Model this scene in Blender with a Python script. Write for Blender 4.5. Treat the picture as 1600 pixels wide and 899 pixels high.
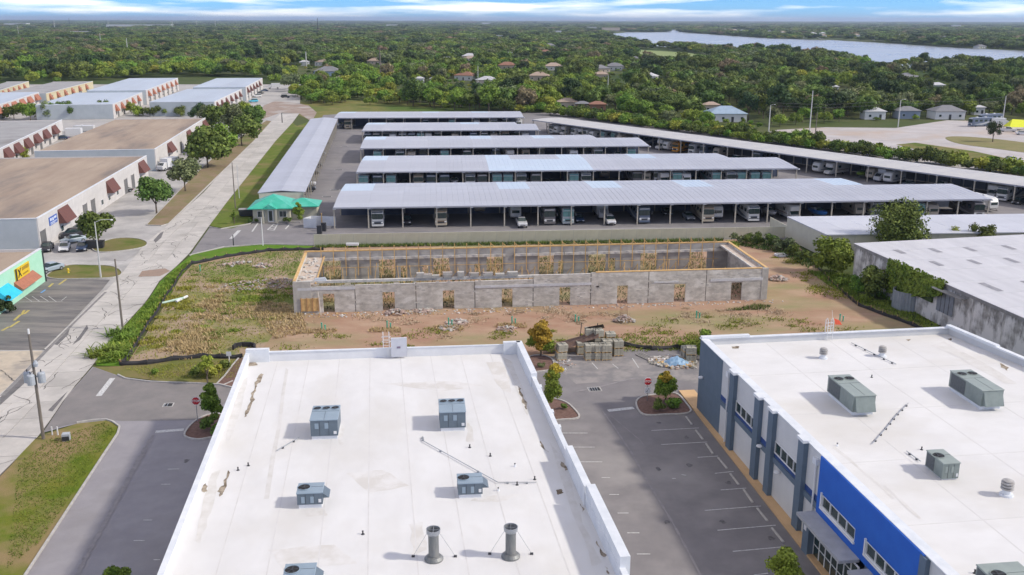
import bpy, math, random
from mathutils import Vector, Matrix
rnd = random.Random(7)
sc = bpy.context.scene
for o in list(bpy.data.objects): bpy.data.objects.remove(o)
COL = sc.collection
R_ = math.radians
# ---------------------------------------------------------------- camera
F, H, PITCH, ROLL = 1500.0, 40.0, math.atan((449.5-31.5)/1500.0), R_(.12)
_up = Vector((0, math.sin(PITCH), math.cos(PITCH))); _fw = Vector((0, math.cos(PITCH), -math.sin(PITCH))); _rt = Vector((1, 0, 0))
_r2 = _rt*math.cos(ROLL)+_up*math.sin(ROLL); _u2 = -_rt*math.sin(ROLL)+_up*math.cos(ROLL)
cam = bpy.data.cameras.new('camera'); camo = bpy.data.objects.new('camera', cam); COL.objects.link(camo)
cam.sensor_width = 36; cam.lens = F/1600*36; cam.clip_start = 1; cam.clip_end = 120000
camo.matrix_world = Matrix(((_r2.x, _u2.x, -_fw.x, 0), (_r2.y, _u2.y, -_fw.y, 0), (_r2.z, _u2.z, -_fw.z, H), (0, 0, 0, 1)))
sc.camera = camo
# ---------------------------------------------------------------- world, sun, exposure
SUN_EL, SUN_DIR = R_(37), Vector((1, -.14, 0)).normalized()
w = bpy.data.worlds.new('World'); sc.world = w; w.use_nodes = True
nt = w.node_tree; nt.nodes.clear()
N = nt.nodes.new; L = nt.links.new
out = N('ShaderNodeOutputWorld'); bg = N('ShaderNodeBackground'); sky = N('ShaderNodeTexSky')
sky.sky_type = 'NISHITA'; sky.sun_disc = False; sky.sun_elevation = SUN_EL
sky.sun_rotation = math.atan2(SUN_DIR.x, SUN_DIR.y); sky.altitude = 1500; sky.air_density = .75; sky.dust_density = .0; sky.ozone_density = 4
bg.inputs[1].default_value = .15
tc = N('ShaderNodeTexCoord'); mp = N('ShaderNodeMapping'); mp.inputs['Scale'].default_value = (5, 5, 62); mp.inputs['Location'].default_value = (4.1, 2.2, 1.4)
nz = N('ShaderNodeTexNoise'); nz.inputs['Scale'].default_value = 1.0; nz.inputs['Detail'].default_value = 7; nz.inputs['Roughness'].default_value = .55
cr = N('ShaderNodeValToRGB'); cr.color_ramp.elements[0].position = .46; cr.color_ramp.elements[1].position = .63
mx = N('ShaderNodeMix'); mx.data_type = 'RGBA'; mx.inputs['B'].default_value = (9.2, 8.4, 7.3, 1)
mb_ = N('ShaderNodeMix'); mb_.data_type = 'RGBA'; mb_.blend_type = 'MULTIPLY'; mb_.inputs['Factor'].default_value = 1; mb_.inputs['B'].default_value = (.20, .40, .64, 1)
L(tc.outputs['Generated'], mp.inputs[0]); L(mp.outputs[0], nz.inputs['Vector']); L(nz.outputs[0], cr.inputs[0])
mu = N('ShaderNodeMath'); mu.operation = 'MULTIPLY'; mu.inputs[1].default_value = .82; L(cr.outputs[0], mu.inputs[0])
L(sky.outputs[0], mb_.inputs['A']); L(mb_.outputs['Result'], mx.inputs['A']); L(mu.outputs[0], mx.inputs['Factor'])
L(mx.outputs['Result'], bg.inputs[0]); L(bg.outputs[0], out.inputs[0])
sl = bpy.data.lights.new('sun', 'SUN'); sl.energy = 2.0; sl.angle = R_(3); sl.color = (1, .93, .82)
so = bpy.data.objects.new('sun', sl); COL.objects.link(so)
sd = Vector((SUN_DIR.x*math.cos(SUN_EL), SUN_DIR.y*math.cos(SUN_EL), math.sin(SUN_EL)))
so.rotation_euler = sd.to_track_quat('Z', 'Y').to_euler(); so.location = (60, 20, 120)
sc.view_settings.view_transform = 'Standard'; sc.view_settings.look = 'None'; sc.view_settings.exposure = .8; sc.view_settings.gamma = 1
# ---------------------------------------------------------------- geometry of the view: turns a pixel of the photograph into a place on a level plane
def G(u, v, z=0.0):
    x = (u-800)/F; y = -(v-449.5)/F
    x, y = x*math.cos(ROLL)-y*math.sin(ROLL), x*math.sin(ROLL)+y*math.cos(ROLL)
    d = _rt*x+_up*y+_fw; t = (z-H)/d.z
    return (d.x*t, d.y*t)
def proj(X, Y, Z=0.0):
    p = Vector((X, Y, Z-H)); d = p.dot(_fw)
    return 800+F*p.dot(_r2)/d, 449.5-F*p.dot(_u2)/d
def P(pts, z=0.0): return [G(u, v, z) for u, v in pts]
def along(p, q, u, z=0.0):        # the fraction of line pq seen at column u
    lo, hi = -.5, 1.5
    for _ in range(40):
        m = (lo+hi)/2; uu = proj(p[0]+(q[0]-p[0])*m, p[1]+(q[1]-p[1])*m, z)[0]
        if uu < u: lo = m
        else: hi = m
    return lo
def inpoly(x, y, pl):
    c = False; j = len(pl)-1
    for i in range(len(pl)):
        xi, yi = pl[i]; xj, yj = pl[j]
        if (yi > y) != (yj > y) and x < (xj-xi)*(y-yi)/(yj-yi)+xi: c = not c
        j = i
    return c
def rand_in(pl, r=rnd):
    xs = [p[0] for p in pl]; ys = [p[1] for p in pl]
    while True:
        x, y = r.uniform(min(xs), max(xs)), r.uniform(min(ys), max(ys))
        if inpoly(x, y, pl): return x, y
YAW = R_(7.6)                      # the whole estate is turned this much
# ---------------------------------------------------------------- materials
MATS = {}
def mat(name, c1, c2=None, scale=1.0, rough=.8, metal=0.0, c3=None, s3=.05, t3=(.5, .65), bump=0.0, bs=None, stretch=(1, 1, 1), vary=0.0, island=0.0, detail=6, emit=None, spec=.5, sub=0.0, t=(.35, .65)):
    if name in MATS: return MATS[name]
    m = bpy.data.materials.new(name); MATS[name] = m; m.use_nodes = True
    nt = m.node_tree; b = nt.nodes['Principled BSDF']; N = nt.nodes.new; L = nt.links.new
    b.inputs['Roughness'].default_value = rough; b.inputs['Metallic'].default_value = metal
    b.inputs['Specular IOR Level'].default_value = spec
    c1 = tuple(c1)+(1,)
    col = None
    if c2 is not None or c3 is not None or bump:
        tc = N('ShaderNodeTexCoord'); mp = N('ShaderNodeMapping'); mp.inputs['Scale'].default_value = stretch
        L(tc.outputs['Object'], mp.inputs[0]); vec = mp.outputs[0]
    if c2 is not None:
        n = N('ShaderNodeTexNoise'); n.inputs['Scale'].default_value = scale; n.inputs['Detail'].default_value = detail; n.inputs['Roughness'].default_value = .62
        L(vec, n.inputs['Vector']); r = N('ShaderNodeValToRGB'); r.color_ramp.elements[0].position = t[0]; r.color_ramp.elements[1].position = t[1]
        r.color_ramp.elements[0].color = c1; r.color_ramp.elements[1].color = tuple(c2)+(1,)
        L(n.outputs[0], r.inputs[0]); col = r.outputs[0]
    if c3 is not None:
        n = N('ShaderNodeTexNoise'); n.inputs['Scale'].default_value = s3; n.inputs['Detail'].default_value = 5; n.inputs['Roughness'].default_value = .6
        L(vec, n.inputs['Vector']); r = N('ShaderNodeValToRGB'); r.color_ramp.elements[0].position = t3[0]; r.color_ramp.elements[1].position = t3[1]
        L(n.outputs[0], r.inputs[0]); x = N('ShaderNodeMix'); x.data_type = 'RGBA'; x.inputs['B'].default_value = tuple(c3)+(1,)
        L(r.outputs[0], x.inputs['Factor'])
        if col is None: x.inputs['A'].default_value = c1
        else: L(col, x.inputs['A'])
        col = x.outputs['Result']
    for amt, src in ((vary, 'o'), (island, 'i')):
        if amt:
            if src == 'o': q = N('ShaderNodeObjectInfo').outputs['Random']
            else: q = N('ShaderNodeNewGeometry').outputs['Random Per Island']
            mr = N('ShaderNodeMapRange'); mr.inputs['To Min'].default_value = 1-amt; mr.inputs['To Max'].default_value = 1+amt; L(q, mr.inputs[0])
            hs = N('ShaderNodeHueSaturation'); L(mr.outputs[0], hs.inputs['Value'])
            if src == 'o' and name.startswith('leaf'):
                m2 = N('ShaderNodeMapRange'); m2.inputs['To Min'].default_value = .475; m2.inputs['To Max'].default_value = .525
                mm = N('ShaderNodeMath'); mm.operation = 'MULTIPLY'; mm.inputs[1].default_value = 7.31; fr = N('ShaderNodeMath'); fr.operation = 'FRACT'
                L(q, mm.inputs[0]); L(mm.outputs[0], fr.inputs[0]); L(fr.outputs[0], m2.inputs[0]); L(m2.outputs[0], hs.inputs['Hue'])
            if col is None: hs.inputs['Color'].default_value = c1
            else: L(col, hs.inputs['Color'])
            col = hs.outputs[0]
    if col is None: b.inputs['Base Color'].default_value = c1
    else: L(col, b.inputs['Base Color'])
    if bump:
        n = N('ShaderNodeTexNoise'); n.inputs['Scale'].default_value = bs or scale*3; n.inputs['Detail'].default_value = 4
        L(vec, n.inputs['Vector']); bp = N('ShaderNodeBump'); bp.inputs['Strength'].default_value = bump; bp.inputs['Distance'].default_value = .05
        L(n.outputs[0], bp.inputs['Height']); L(bp.outputs[0], b.inputs['Normal'])
    if emit:
        b.inputs['Emission Color'].default_value = tuple(emit[:3])+(1,); b.inputs['Emission Strength'].default_value = emit[3]
    return m
def leaf(name, c1, c2, sc_=.5, vary=.22):
    m = mat('leaf_'+name, c1, c2, scale=sc_, rough=.75, vary=vary, island=.35, spec=.2, detail=3)
    return m
# ---------------------------------------------------------------- mesh builder
class MB:
    def __init__(s): s.v = []; s.f = []; s.m = []; s.k = 0; s.x = None
    def add(s, vs, fs):
        n = len(s.v)
        if s.x is not None: vs = [tuple(s.x @ Vector(p)) for p in vs]
        s.v += [tuple(p) for p in vs]; s.f += [tuple(i+n for i in f) for f in fs]; s.m += [s.k]*len(fs); return s
    def box(s, x0, x1, y0, y1, z0, z1):
        return s.add([(x0, y0, z0), (x1, y0, z0), (x1, y1, z0), (x0, y1, z0), (x0, y0, z1), (x1, y0, z1), (x1, y1, z1), (x0, y1, z1)],
                     [(0, 3, 2, 1), (4, 5, 6, 7), (0, 1, 5, 4), (1, 2, 6, 5), (2, 3, 7, 6), (3, 0, 4, 7)])
    def bbox(s, x0, x1, y0, y1, z0, z1, b=.03):      # a box with chamfered top edges
        s.box(x0, x1, y0, y1, z0, z1-b)
        return s.add([(x0, y0, z1-b), (x1, y0, z1-b), (x1, y1, z1-b), (x0, y1, z1-b), (x0+b, y0+b, z1), (x1-b, y0+b, z1), (x1-b, y1-b, z1), (x0+b, y1-b, z1)],
                     [(4, 5, 6, 7), (0, 1, 5, 4), (1, 2, 6, 5), (2, 3, 7, 6), (3, 0, 4, 7)])
    def prism(s, pl, z0, z1):
        a = sum(pl[i][0]*pl[(i+1) % len(pl)][1]-pl[(i+1) % len(pl)][0]*pl[i][1] for i in range(len(pl)))
        if a < 0: pl = pl[::-1]
        n = len(pl)
        zf = (lambda i: z1) if not callable(z1) else (lambda i: z1(*pl[i]))
        return s.add([(x, y, z0) for x, y in pl]+[(pl[i][0], pl[i][1], zf(i)) for i in range(n)],
                     [tuple(range(n))[::-1], tuple(range(n, 2*n))]+[(i, (i+1) % n, n+(i+1) % n, n+i) for i in range(n)])
    def sheet(s, pl, z=0.0):
        a = sum(pl[i][0]*pl[(i+1) % len(pl)][1]-pl[(i+1) % len(pl)][0]*pl[i][1] for i in range(len(pl)))
        if a < 0: pl = pl[::-1]
        return s.add([(x, y, z) for x, y in pl], [tuple(range(len(pl)))])
    def tube(s, pts, r, n=6, cap=True):
        pts = [Vector(p) for p in pts]; rs = r if isinstance(r, (list, tuple)) else [r]*len(pts)
        vs = []; fs = []
        for i, p in enumerate(pts):
            d = (pts[min(i+1, len(pts)-1)]-pts[max(i-1, 0)]).normalized()
            a = d.cross(Vector((0, 0, 1)) if abs(d.z) < .9 else Vector((1, 0, 0))).normalized(); b = d.cross(a)
            for k in range(n):
                t = 2*math.pi*k/n; vs.append(p+(a*math.cos(t)+b*math.sin(t))*rs[i])
        for i in range(len(pts)-1):
            for k in range(n): fs.append((i*n+k, i*n+(k+1) % n, (i+1)*n+(k+1) % n, (i+1)*n+k))
        if cap: fs += [tuple(range(n)), tuple(range((len(pts)-1)*n, len(pts)*n))[::-1]]
        return s.add(vs, fs)
    def lathe(s, prof, cx=0, cy=0, n=16):
        vs = []; fs = []
        for r, z in prof:
            for k in range(n): t = 2*math.pi*k/n; vs.append((cx+r*math.cos(t), cy+r*math.sin(t), z))
        for i in range(len(prof)-1):
            for k in range(n): fs.append((i*n+k, i*n+(k+1) % n, (i+1)*n+(k+1) % n, (i+1)*n+k))
        fs += [tuple(range(n))[::-1], tuple(range((len(prof)-1)*n, len(prof)*n))]
        return s.add(vs, fs)
    def loft(s, secs):                                 # rings of equal length, closed by end caps
        n = len(secs[0]); vs = [p for q in secs for p in q]; fs = []
        for i in range(len(secs)-1):
            for k in range(n): fs.append((i*n+k, i*n+(k+1) % n, (i+1)*n+(k+1) % n, (i+1)*n+k))
        fs += [tuple(range(n))[::-1], tuple(range((len(secs)-1)*n, len(secs)*n))]
        return s.add(vs, fs)
    def strip(s, line, w0, w1, z0, z1):                # a kerb or wall of width w0..w1 (left of the line) along a polyline
        ps = [Vector((p[0], p[1])) for p in line]; L_ = []; Rr = []
        for i, p in enumerate(ps):
            d = (ps[min(i+1, len(ps)-1)]-ps[max(i-1, 0)]).normalized(); nn = Vector((-d.y, d.x)); L_.append(p+nn*w1); Rr.append(p+nn*w0)
        for i in range(len(ps)-1):
            q = [Rr[i], Rr[i+1], L_[i+1], L_[i]]
            s.add([(a.x, a.y, z0) for a in q]+[(a.x, a.y, z1) for a in q], [(0, 3, 2, 1), (4, 5, 6, 7), (0, 1, 5, 4), (1, 2, 6, 5), (2, 3, 7, 6), (3, 0, 4, 7)])
        return s
    def mesh(s, name, mats):
        me = bpy.data.meshes.new(name); me.from_pydata(s.v, [], s.f)
        if not isinstance(mats, (list, tuple)): mats = [mats]
        for m in mats: me.materials.append(m)
        if len(mats) > 1: me.polygons.foreach_set('material_index', s.m)
        me.update(); return me
    def build(s, name, mats, parent=None, smooth=False, fix=True):
        me = s.mesh(name, mats)
        if fix:
            import bmesh
            bm = bmesh.new(); bm.from_mesh(me); bmesh.ops.recalc_face_normals(bm, faces=bm.faces); bm.to_mesh(me); bm.free()
        if smooth: me.shade_smooth()
        return link(name, me, parent)
def link(name, data, parent=None):
    o = bpy.data.objects.new(name, data); COL.objects.link(o)
    if parent is not None: o.parent = parent
    return o
def tag(o, label=None, cat=None, group=None, kind=None):
    if label: o['label'] = label
    if cat: o['category'] = cat
    if group: o['group'] = group
    if kind: o['kind'] = kind
    return o
def thing(name, label, cat, loc=(0, 0, 0), rz=0.0, group=None):
    o = bpy.data.objects.new(name, None); COL.objects.link(o); o.empty_display_size = .3
    o.location = (loc[0], loc[1], loc[2] if len(loc) > 2 else 0); o.rotation_euler = (0, 0, rz)
    return tag(o, label, cat, group)
KIDS = {}
def children(o): return [c for c in bpy.data.objects if c.parent == o]
def copy_tree(o, loc=None, rz=None, label=None, group=None, scale=None):
    if o.name not in KIDS:
        KIDS[o.name] = [(c, children(c)) for c in children(o)]
    r = o.copy(); COL.objects.link(r)
    if loc is not None: r.location = (loc[0], loc[1], loc[2] if len(loc) > 2 else 0)
    if rz is not None: r.rotation_euler = (0, 0, rz)
    if scale is not None: r.scale = (scale, scale, scale) if not isinstance(scale, tuple) else scale
    if label: r['label'] = label
    if group: r['group'] = group
    for c, gs in KIDS[o.name]:
        k = c.copy(); COL.objects.link(k); k.parent = r
        for g in gs:
            q = g.copy(); COL.objects.link(q); q.parent = k
    return r
def struct(name, mbx, m, label=None):
    o = mbx.build(name, m); o['kind'] = 'structure'
    if label: o['label'] = label
    return o
class Shared:                                           # one mesh, linked as often as it is needed
    def __init__(s, name, mbx, m): s.name = name; o = mbx.build(name, m); s.me = o.data; bpy.data.objects.remove(o)
    def put(s, parent, loc=(0, 0, 0), rz=0.0, scale=None):
        o = link(s.name, s.me, parent); o.location = loc; o.rotation_euler = (0, 0, rz)
        if scale: o.scale = scale
        return o
def loc2(org, ang, x, y):                               # local x,y in a frame turned by ang
    return (org[0]+x*math.cos(ang)-y*math.sin(ang), org[1]+x*math.sin(ang)+y*math.cos(ang))
def ang(p, q): return math.atan2(q[1]-p[1], q[0]-p[0])
def dist(p, q): return math.hypot(q[0]-p[0], q[1]-p[1])
def lerp(p, q, t): return (p[0]+(q[0]-p[0])*t, p[1]+(q[1]-p[1])*t)
def inv(org, a, p):
    dx, dy = p[0]-org[0], p[1]-org[1]; return (dx*math.cos(a)+dy*math.sin(a), -dx*math.sin(a)+dy*math.cos(a))
ORD = ['first', 'second', 'third', 'fourth', 'fifth', 'sixth', 'seventh', 'eighth', 'ninth', 'tenth', 'eleventh', 'twelfth', 'thirteenth', 'fourteenth', 'fifteenth', 'sixteenth',
       'seventeenth', 'eighteenth', 'nineteenth', 'twentieth', 'twenty-first', 'twenty-second', 'twenty-third', 'twenty-fourth', 'twenty-fifth', 'twenty-sixth', 'twenty-seventh',
       'twenty-eighth', 'twenty-ninth', 'thirtieth', 'thirty-first', 'thirty-second', 'thirty-third', 'thirty-fourth', 'thirty-fifth', 'thirty-sixth', 'thirty-seventh', 'thirty-eighth']
# common materials
WHITE = mat('white_paint', (.72, .73, .74), (.64, .65, .66), scale=.6, rough=.6)
COPING = mat('white_coping', (.74, .76, .78), (.62, .65, .68), scale=.8, rough=.5)
MEMB = mat('roof_membrane', (.72, .712, .70), (.655, .645, .63), scale=.35, rough=.7, c3=(.60, .575, .53), s3=.10, t3=(.52, .76), stretch=(1, .6, 1), bump=.1, bs=3)
CONC = mat('pale_concrete', (.50, .485, .46), (.40, .385, .365), scale=.9, rough=.9, c3=(.24, .235, .225), s3=.12, t3=(.5, .7), vary=.10, bump=.2, bs=12)
KERB = mat('kerb_concrete', (.50, .48, .45), (.38, .36, .33), scale=2.5, rough=.9)
ASPH = mat('asphalt_lot', (.185, .175, .18), (.235, .222, .225), scale=.28, rough=.92, c3=(.25, .235, .228), s3=.035, t3=(.46, .7), bump=.25, bs=25)
ASPHN = mat('asphalt_drive', (.26, .248, .265), (.30, .286, .30), scale=.5, rough=.92, c3=(.215, .20, .195), s3=.06, t3=(.5, .72), bump=.25, bs=25)
ASPHO = mat('asphalt_old', (.20, .185, .175), (.12, .115, .115), scale=.6, rough=.93, c3=(.27, .245, .22), s3=.25, t3=(.45, .7), stretch=(.35, 1.5, 1), bump=.3, bs=20)
PAINT = mat('road_paint', (.62, .62, .60), (.34, .33, .33), scale=5, rough=.8, t=(.42, .7))
YPAINT = mat('yellow_paint', (.62, .48, .08), (.40, .33, .15), scale=4, rough=.8)
GRASS = mat('lawn', (.10, .155, .022), (.15, .175, .04), scale=.45, rough=1, c3=(.235, .185, .085), s3=.11, t3=(.50, .66), bump=.6, bs=9, spec=.1)
GRASSD = mat('dry_lawn', (.15, .165, .045), (.22, .175, .08), scale=.3, rough=1, c3=(.10, .14, .025), s3=.09, t3=(.48, .62), bump=.6, bs=9, spec=.1)
GRASSB = mat('bright_verge', (.085, .19, .012), (.12, .21, .03), scale=.6, rough=1, c3=(.16, .18, .05), s3=.2, t3=(.55, .7), bump=.6, bs=9, spec=.1)
MULCH = mat('mulch', (.12, .065, .05), (.20, .12, .095), scale=3, rough=1, bump=.6, bs=10)
STEEL = mat('galvanised_steel', (.42, .44, .46), (.33, .35, .37), scale=2, rough=.45, metal=.6)
DARK = mat('dark_metal', (.035, .037, .042), rough=.5)
BLACK = mat('black_rubber', (.02, .02, .02), rough=.8)
GLASS = mat('dark_glass', (.018, .035, .035), (.03, .055, .05), scale=.8, rough=.12, spec=.8)
WOOD = mat('pale_timber', (.66, .44, .19), (.52, .33, .13), scale=2, rough=.85, vary=.15)
POLE = mat('weathered_pole', (.21, .185, .155), (.14, .12, .10), scale=1.5, rough=.9, stretch=(4, 4, .5))
# ================================================================ THE SETTING
GROUND = mat('ground_cover', (.075, .10, .03), (.13, .13, .06), scale=.05, rough=1, c3=(.055, .085, .025), s3=.004, t3=(.4, .6), spec=.1)
rings = [(0, 0)]
m = MB(); nseg = 48; rad = [120, 600, 2500, 9000, 30000, 60000]
vs = [(0, 0, -.12)]; fs = []
for r in rad:
    for k in range(nseg): vs.append((r*math.cos(2*math.pi*k/nseg), 100+r*math.sin(2*math.pi*k/nseg), -.12))
for k in range(nseg): fs.append((0, 1+k, 1+(k+1) % nseg))
for i in range(len(rad)-1):
    for k in range(nseg): a = 1+i*nseg; fs.append((a+k, a+nseg+k, a+nseg+(k+1) % nseg, a+(k+1) % nseg))
m.add(vs, fs); struct('ground', m, GROUND)
# ---- the road of concrete slabs
ROADL = P([(-420, 899), (-150, 720), (0, 617), (67, 550), (120, 496), (164, 456), (190, 428), (226, 381), (262, 352), (320, 299), (356, 259), (396, 220), (425, 190), (440, 176)])
ROADR = P([(-250, 899), (0, 744), (67, 674), (107, 615), (144, 572), (198, 504), (228, 472), (250, 438), (276, 416), (296, 396), (327, 353), (353, 318), (396, 264), (431, 220), (457, 192), (468, 177)])
road_bed = MB(); road_bed.sheet(ROADL+ROADR[::-1], -.02)
ROAD = struct('road', road_bed, mat('road_joint', (.13, .12, .11), rough=1))
def lin_at(line, s):            # position along a polyline at distance s in the site's depth direction
    for i in range(len(line)-1):
        a, b = line[i], line[i+1]
        da, db = a[2], b[2]
        if da <= s <= db or i == len(line)-2:
            t = (s-da)/(db-da); return (a[0]+(b[0]-a[0])*t, a[1]+(b[1]-a[1])*t)
dep = lambda p: -p[0]*math.sin(YAW)+p[1]*math.cos(YAW)
RL3 = [(p[0], p[1], dep(p)) for p in ROADL]; RR3 = [(p[0], p[1], dep(p)) for p in ROADR]
s0, s1 = 66, min(RL3[-1][2], RR3[-1][2])-1
s = s0; r_ = random.Random(3)
RCONC = mat('road_slab', (.53, .50, .46), (.455, .43, .395), scale=.5, rough=.9, c3=(.36, .34, .31), s3=.17, t3=(.48, .78), vary=.09, bump=.2, bs=10)
while s < s1-4:
    e = s+4.6
    a0, a1 = lin_at(RL3, s+.03), lin_at(RL3, e-.03); b0, b1 = lin_at(RR3, s+.03), lin_at(RR3, e-.03)
    wd = dist(a0, b0); nn = max(2, int(round(wd/3.4)))
    for k in range(nn):
        g = .035/wd
        q = [lerp(a0, b0, k/nn+g), lerp(a0, b0, (k+1)/nn-g), lerp(a1, b1, (k+1)/nn-g), lerp(a1, b1, k/nn+g)]
        dz = r_.uniform(-.006, .008)
        o = MB().prism(q, -.06, .03+dz).build('road_slab', RCONC, ROAD)
    s = e
# ---- lawns, verges, lots: each a sheet a little above the one below
def sheet(name, px, z, m, label=None): return struct(name, MB().sheet(P(px), z), m, label)
BSIDE = [(-60, 420), (66, 380), (66, 345), (229, 244), (330, 180), (430, 140), (470, 130), (468, 177), (457, 192), (396, 222), (300, 320), (262, 352), (226, 385), (186, 430), (164, 456), (70, 550), (-60, 660)]
sheet('side_parking', [(-600, 700), (-300, 420), (-300, 190), (-60, 132), (470, 132), (468, 177), (396, 222), (264, 352), (228, 384), (188, 432), (166, 457), (72, 547), (0, 617), (-300, 830)], -.05, mat('side_concrete', (.46, .44, .415), (.37, .355, .34), scale=.35, rough=.9, c3=(.29, .28, .27), s3=.08, t3=(.5, .68), bump=.2, bs=10))
sheet('shop_lot', [(-120, 548), (70, 546), (160, 452), (172, 437), (72, 434), (10, 478), (-120, 560)], -.012, ASPHO)
sheet('side_street', [(68, 405), (196, 408), (245, 372), (228, 384), (200, 430), (186, 417), (104, 415), (80, 425)], -.035, CONC)
sheet('storage_lot', [(298, 397), (327, 356), (352, 357), (393, 350), (400, 330), (470, 250), (505, 180), (560, 176), (860, 176), (1010, 190), (1700, 290), (1900, 330), (1700, 360), (1240, 362), (1236, 378), (490, 386), (411, 383), (350, 388)], -.04, ASPH)
sheet('lane_concrete', [(494, 384), (1232, 371), (1232, 356), (1000, 355), (500, 368)], -.03, mat('lane', (.33, .31, .30), (.25, .24, .235), scale=.3, rough=.9, stretch=(.3, 1, 1)))
sheet('canopy_verge', [(327, 352), (353, 318), (396, 264), (431, 220), (457, 192), (464, 197), (489, 188), (480, 210), (405, 318), (398, 333), (388, 348), (362, 357), (338, 355)], -.03, GRASS)
sheet('field', [(448, 172), (470, 160), (520, 155), (640, 158), (760, 175), (840, 180), (840, 184), (520, 186), (490, 190)], -.06, mat('field_grass', (.14, .16, .04), (.22, .19, .07), scale=.15, rough=1, c3=(.09, .14, .03), s3=.03, t3=(.45, .6), bump=.5, bs=3, spec=.1))
sheet('dirt_track', [(400, 190), (440, 176), (468, 178), (487, 190), (495, 176), (482, 165), (455, 160), (430, 158), (412, 165)], -.015, mat('dirt_track', (.36, .29, .24), (.24, .17, .13), scale=.2, rough=1, c3=(.42, .39, .36), s3=.06, bump=.4, bs=4))
DIRT = mat('site_dirt', (.34, .205, .14), (.43, .30, .21), scale=.22, rough=1, c3=(.27, .25, .125), s3=.07, t3=(.46, .64), bump=.8, bs=3, stretch=(.6, 1.3, 1), spec=.1)
SITE = [(200, 566), (228, 522), (262, 470), (282, 432), (300, 414), (355, 402), (420, 392), (490, 387), (700, 383), (1160, 374), (1240, 376), (1275, 415), (1330, 462), (1480, 522), (1500, 560), (1095, 545), (1010, 546), (870, 556), (860, 640), (370, 640), (378, 562), (300, 560), (240, 570)]
sheet('construction_lot', SITE, -.03, DIRT)
sheet('left_lawn_of_lot', [(202, 566), (228, 522), (262, 470), (282, 432), (300, 416), (355, 404), (420, 394), (475, 392), (470, 432), (440, 455), (462, 470), (430, 520), (400, 556), (300, 556), (240, 568)], -.02,
      mat('weedy_ground', (.16, .19, .05), (.32, .25, .13), scale=.16, rough=1, c3=(.36, .27, .19), s3=.12, t3=(.46, .56), bump=.8, bs=4, t=(.42, .6), spec=.1))
sheet('verge', [(274, 418), (300, 398), (350, 387), (411, 382), (491, 384), (491, 390), (420, 392), (355, 402), (298, 414), (284, 432), (268, 456), (250, 480), (225, 518), (205, 552), (188, 572), (150, 571), (160, 545), (198, 506), (228, 474), (250, 440)], -.022, GRASSB)
sheet('bottom_verge', [(146, 573), (188, 572), (230, 566), (300, 560), (378, 560), (372, 600), (320, 598), (250, 595), (188, 588)], -.024, GRASSD)
sheet('entrance_drive', [(67, 676), (107, 616), (145, 573), (188, 588), (236, 596), (320, 599), (372, 602), (420, 640), (300, 1300), (-350, 1300), (40, 899), (186, 668), (168, 657), (120, 662)], -.014, ASPHN)
sheet('aged_drive', [(68, 675), (107, 617), (146, 574), (188, 589), (236, 597), (320, 600), (372, 603), (330, 656), (190, 658), (168, 656), (120, 661), (90, 668)], -.008, mat('aged_asphalt', (.235, .215, .205), (.19, .178, .172), scale=.4, rough=.92, bump=.2, bs=20))
sheet('corner_lawn', [(-60, 800), (0, 745), (22, 722), (46, 690), (72, 678), (120, 662), (166, 657), (186, 664), (184, 676), (160, 712), (40, 899), (-300, 1300), (-700, 1300)], .0,
      mat('patchy_lawn', (.10, .155, .015), (.17, .175, .03), scale=.3, rough=1, c3=(.27, .20, .10), s3=.12, t3=(.44, .6), bump=.6, bs=9, spec=.1))
sheet('middle_lot', [(800, 640), (820, 560), (868, 556), (905, 548), (1010, 546), (1095, 545), (1130, 640), (1330, 899), (1700, 1400), (700, 1400)], -.010,
      mat('asphalt_middle', (.180, .168, .172), (.222, .207, .208), scale=.35, rough=.92, c3=(.31, .29, .28), s3=.07, t3=(.5, .72), bump=.25, bs=25))
sheet('sandy_apron', [(930, 560), (1092, 553), (1092, 600), (1040, 590), (900, 600), (870, 575)], -.004, mat('sandy_asphalt', (.30, .275, .26), (.20, .19, .19), scale=.5, rough=.95, t=(.4, .6), bump=.3, bs=12))
# tan walk beside the blue building (slabs with joints)
W0 = G(1066, 618); W1 = G(1290, 906); wa = ang(W0, W1)
walk = struct('walkway', MB().sheet([loc2(W0, wa, -1.2, -.05), loc2(W0, wa, 62, -.05), loc2(W0, wa, 62, 1.75), loc2(W0, wa, -1.2, 1.75)], .05), mat('walk_joint', (.2, .14, .08), rough=1))
TAN = mat('tan_walk', (.62, .41, .22), (.54, .35, .18), scale=.5, rough=.9, vary=.05, c3=(.60, .44, .28), s3=.3)
sl_ = Shared('paving_slab', MB().box(0, 1.48, 0, 1.78, -.06, .13), TAN)
for k in range(40): sl_.put(walk, (*loc2(W0, wa, -1.2+k*1.5, -.04), 0), wa)
# grass islands with kerbs
def island(px, m, name='planting_island', kerb=True, z=.05):
    pl = P(px); a = sum(pl[i][0]*pl[(i+1) % len(pl)][1]-pl[(i+1) % len(pl)][0]*pl[i][1] for i in range(len(pl)))
    if a < 0: pl = pl[::-1]
    o = struct(name, MB().prism(pl, -.1, z), m)
    if kerb: MB().strip(pl+[pl[0]], -.16, 0.02, -.1, .13).build('kerb', KERB, o)
    return o
def curve(pts, n=5):            # Catmull-Rom through pixel points, closed
    o = []; k = len(pts)
    for i in range(k):
        p0, p1, p2, p3 = pts[i-1], pts[i], pts[(i+1) % k], pts[(i+2) % k]
        for j in range(n):
            t = j/n
            o.append(tuple(.5*(2*p1[c]+(p2[c]-p0[c])*t+(2*p0[c]-5*p1[c]+4*p2[c]-p3[c])*t*t+(3*p1[c]-p0[c]-3*p2[c]+p3[c])*t**3) for c in (0, 1)))
    return o
island(curve([(146, 386), (175, 374), (210, 373), (229, 379), (222, 387), (185, 393), (154, 394)]), GRASSD)
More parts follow.
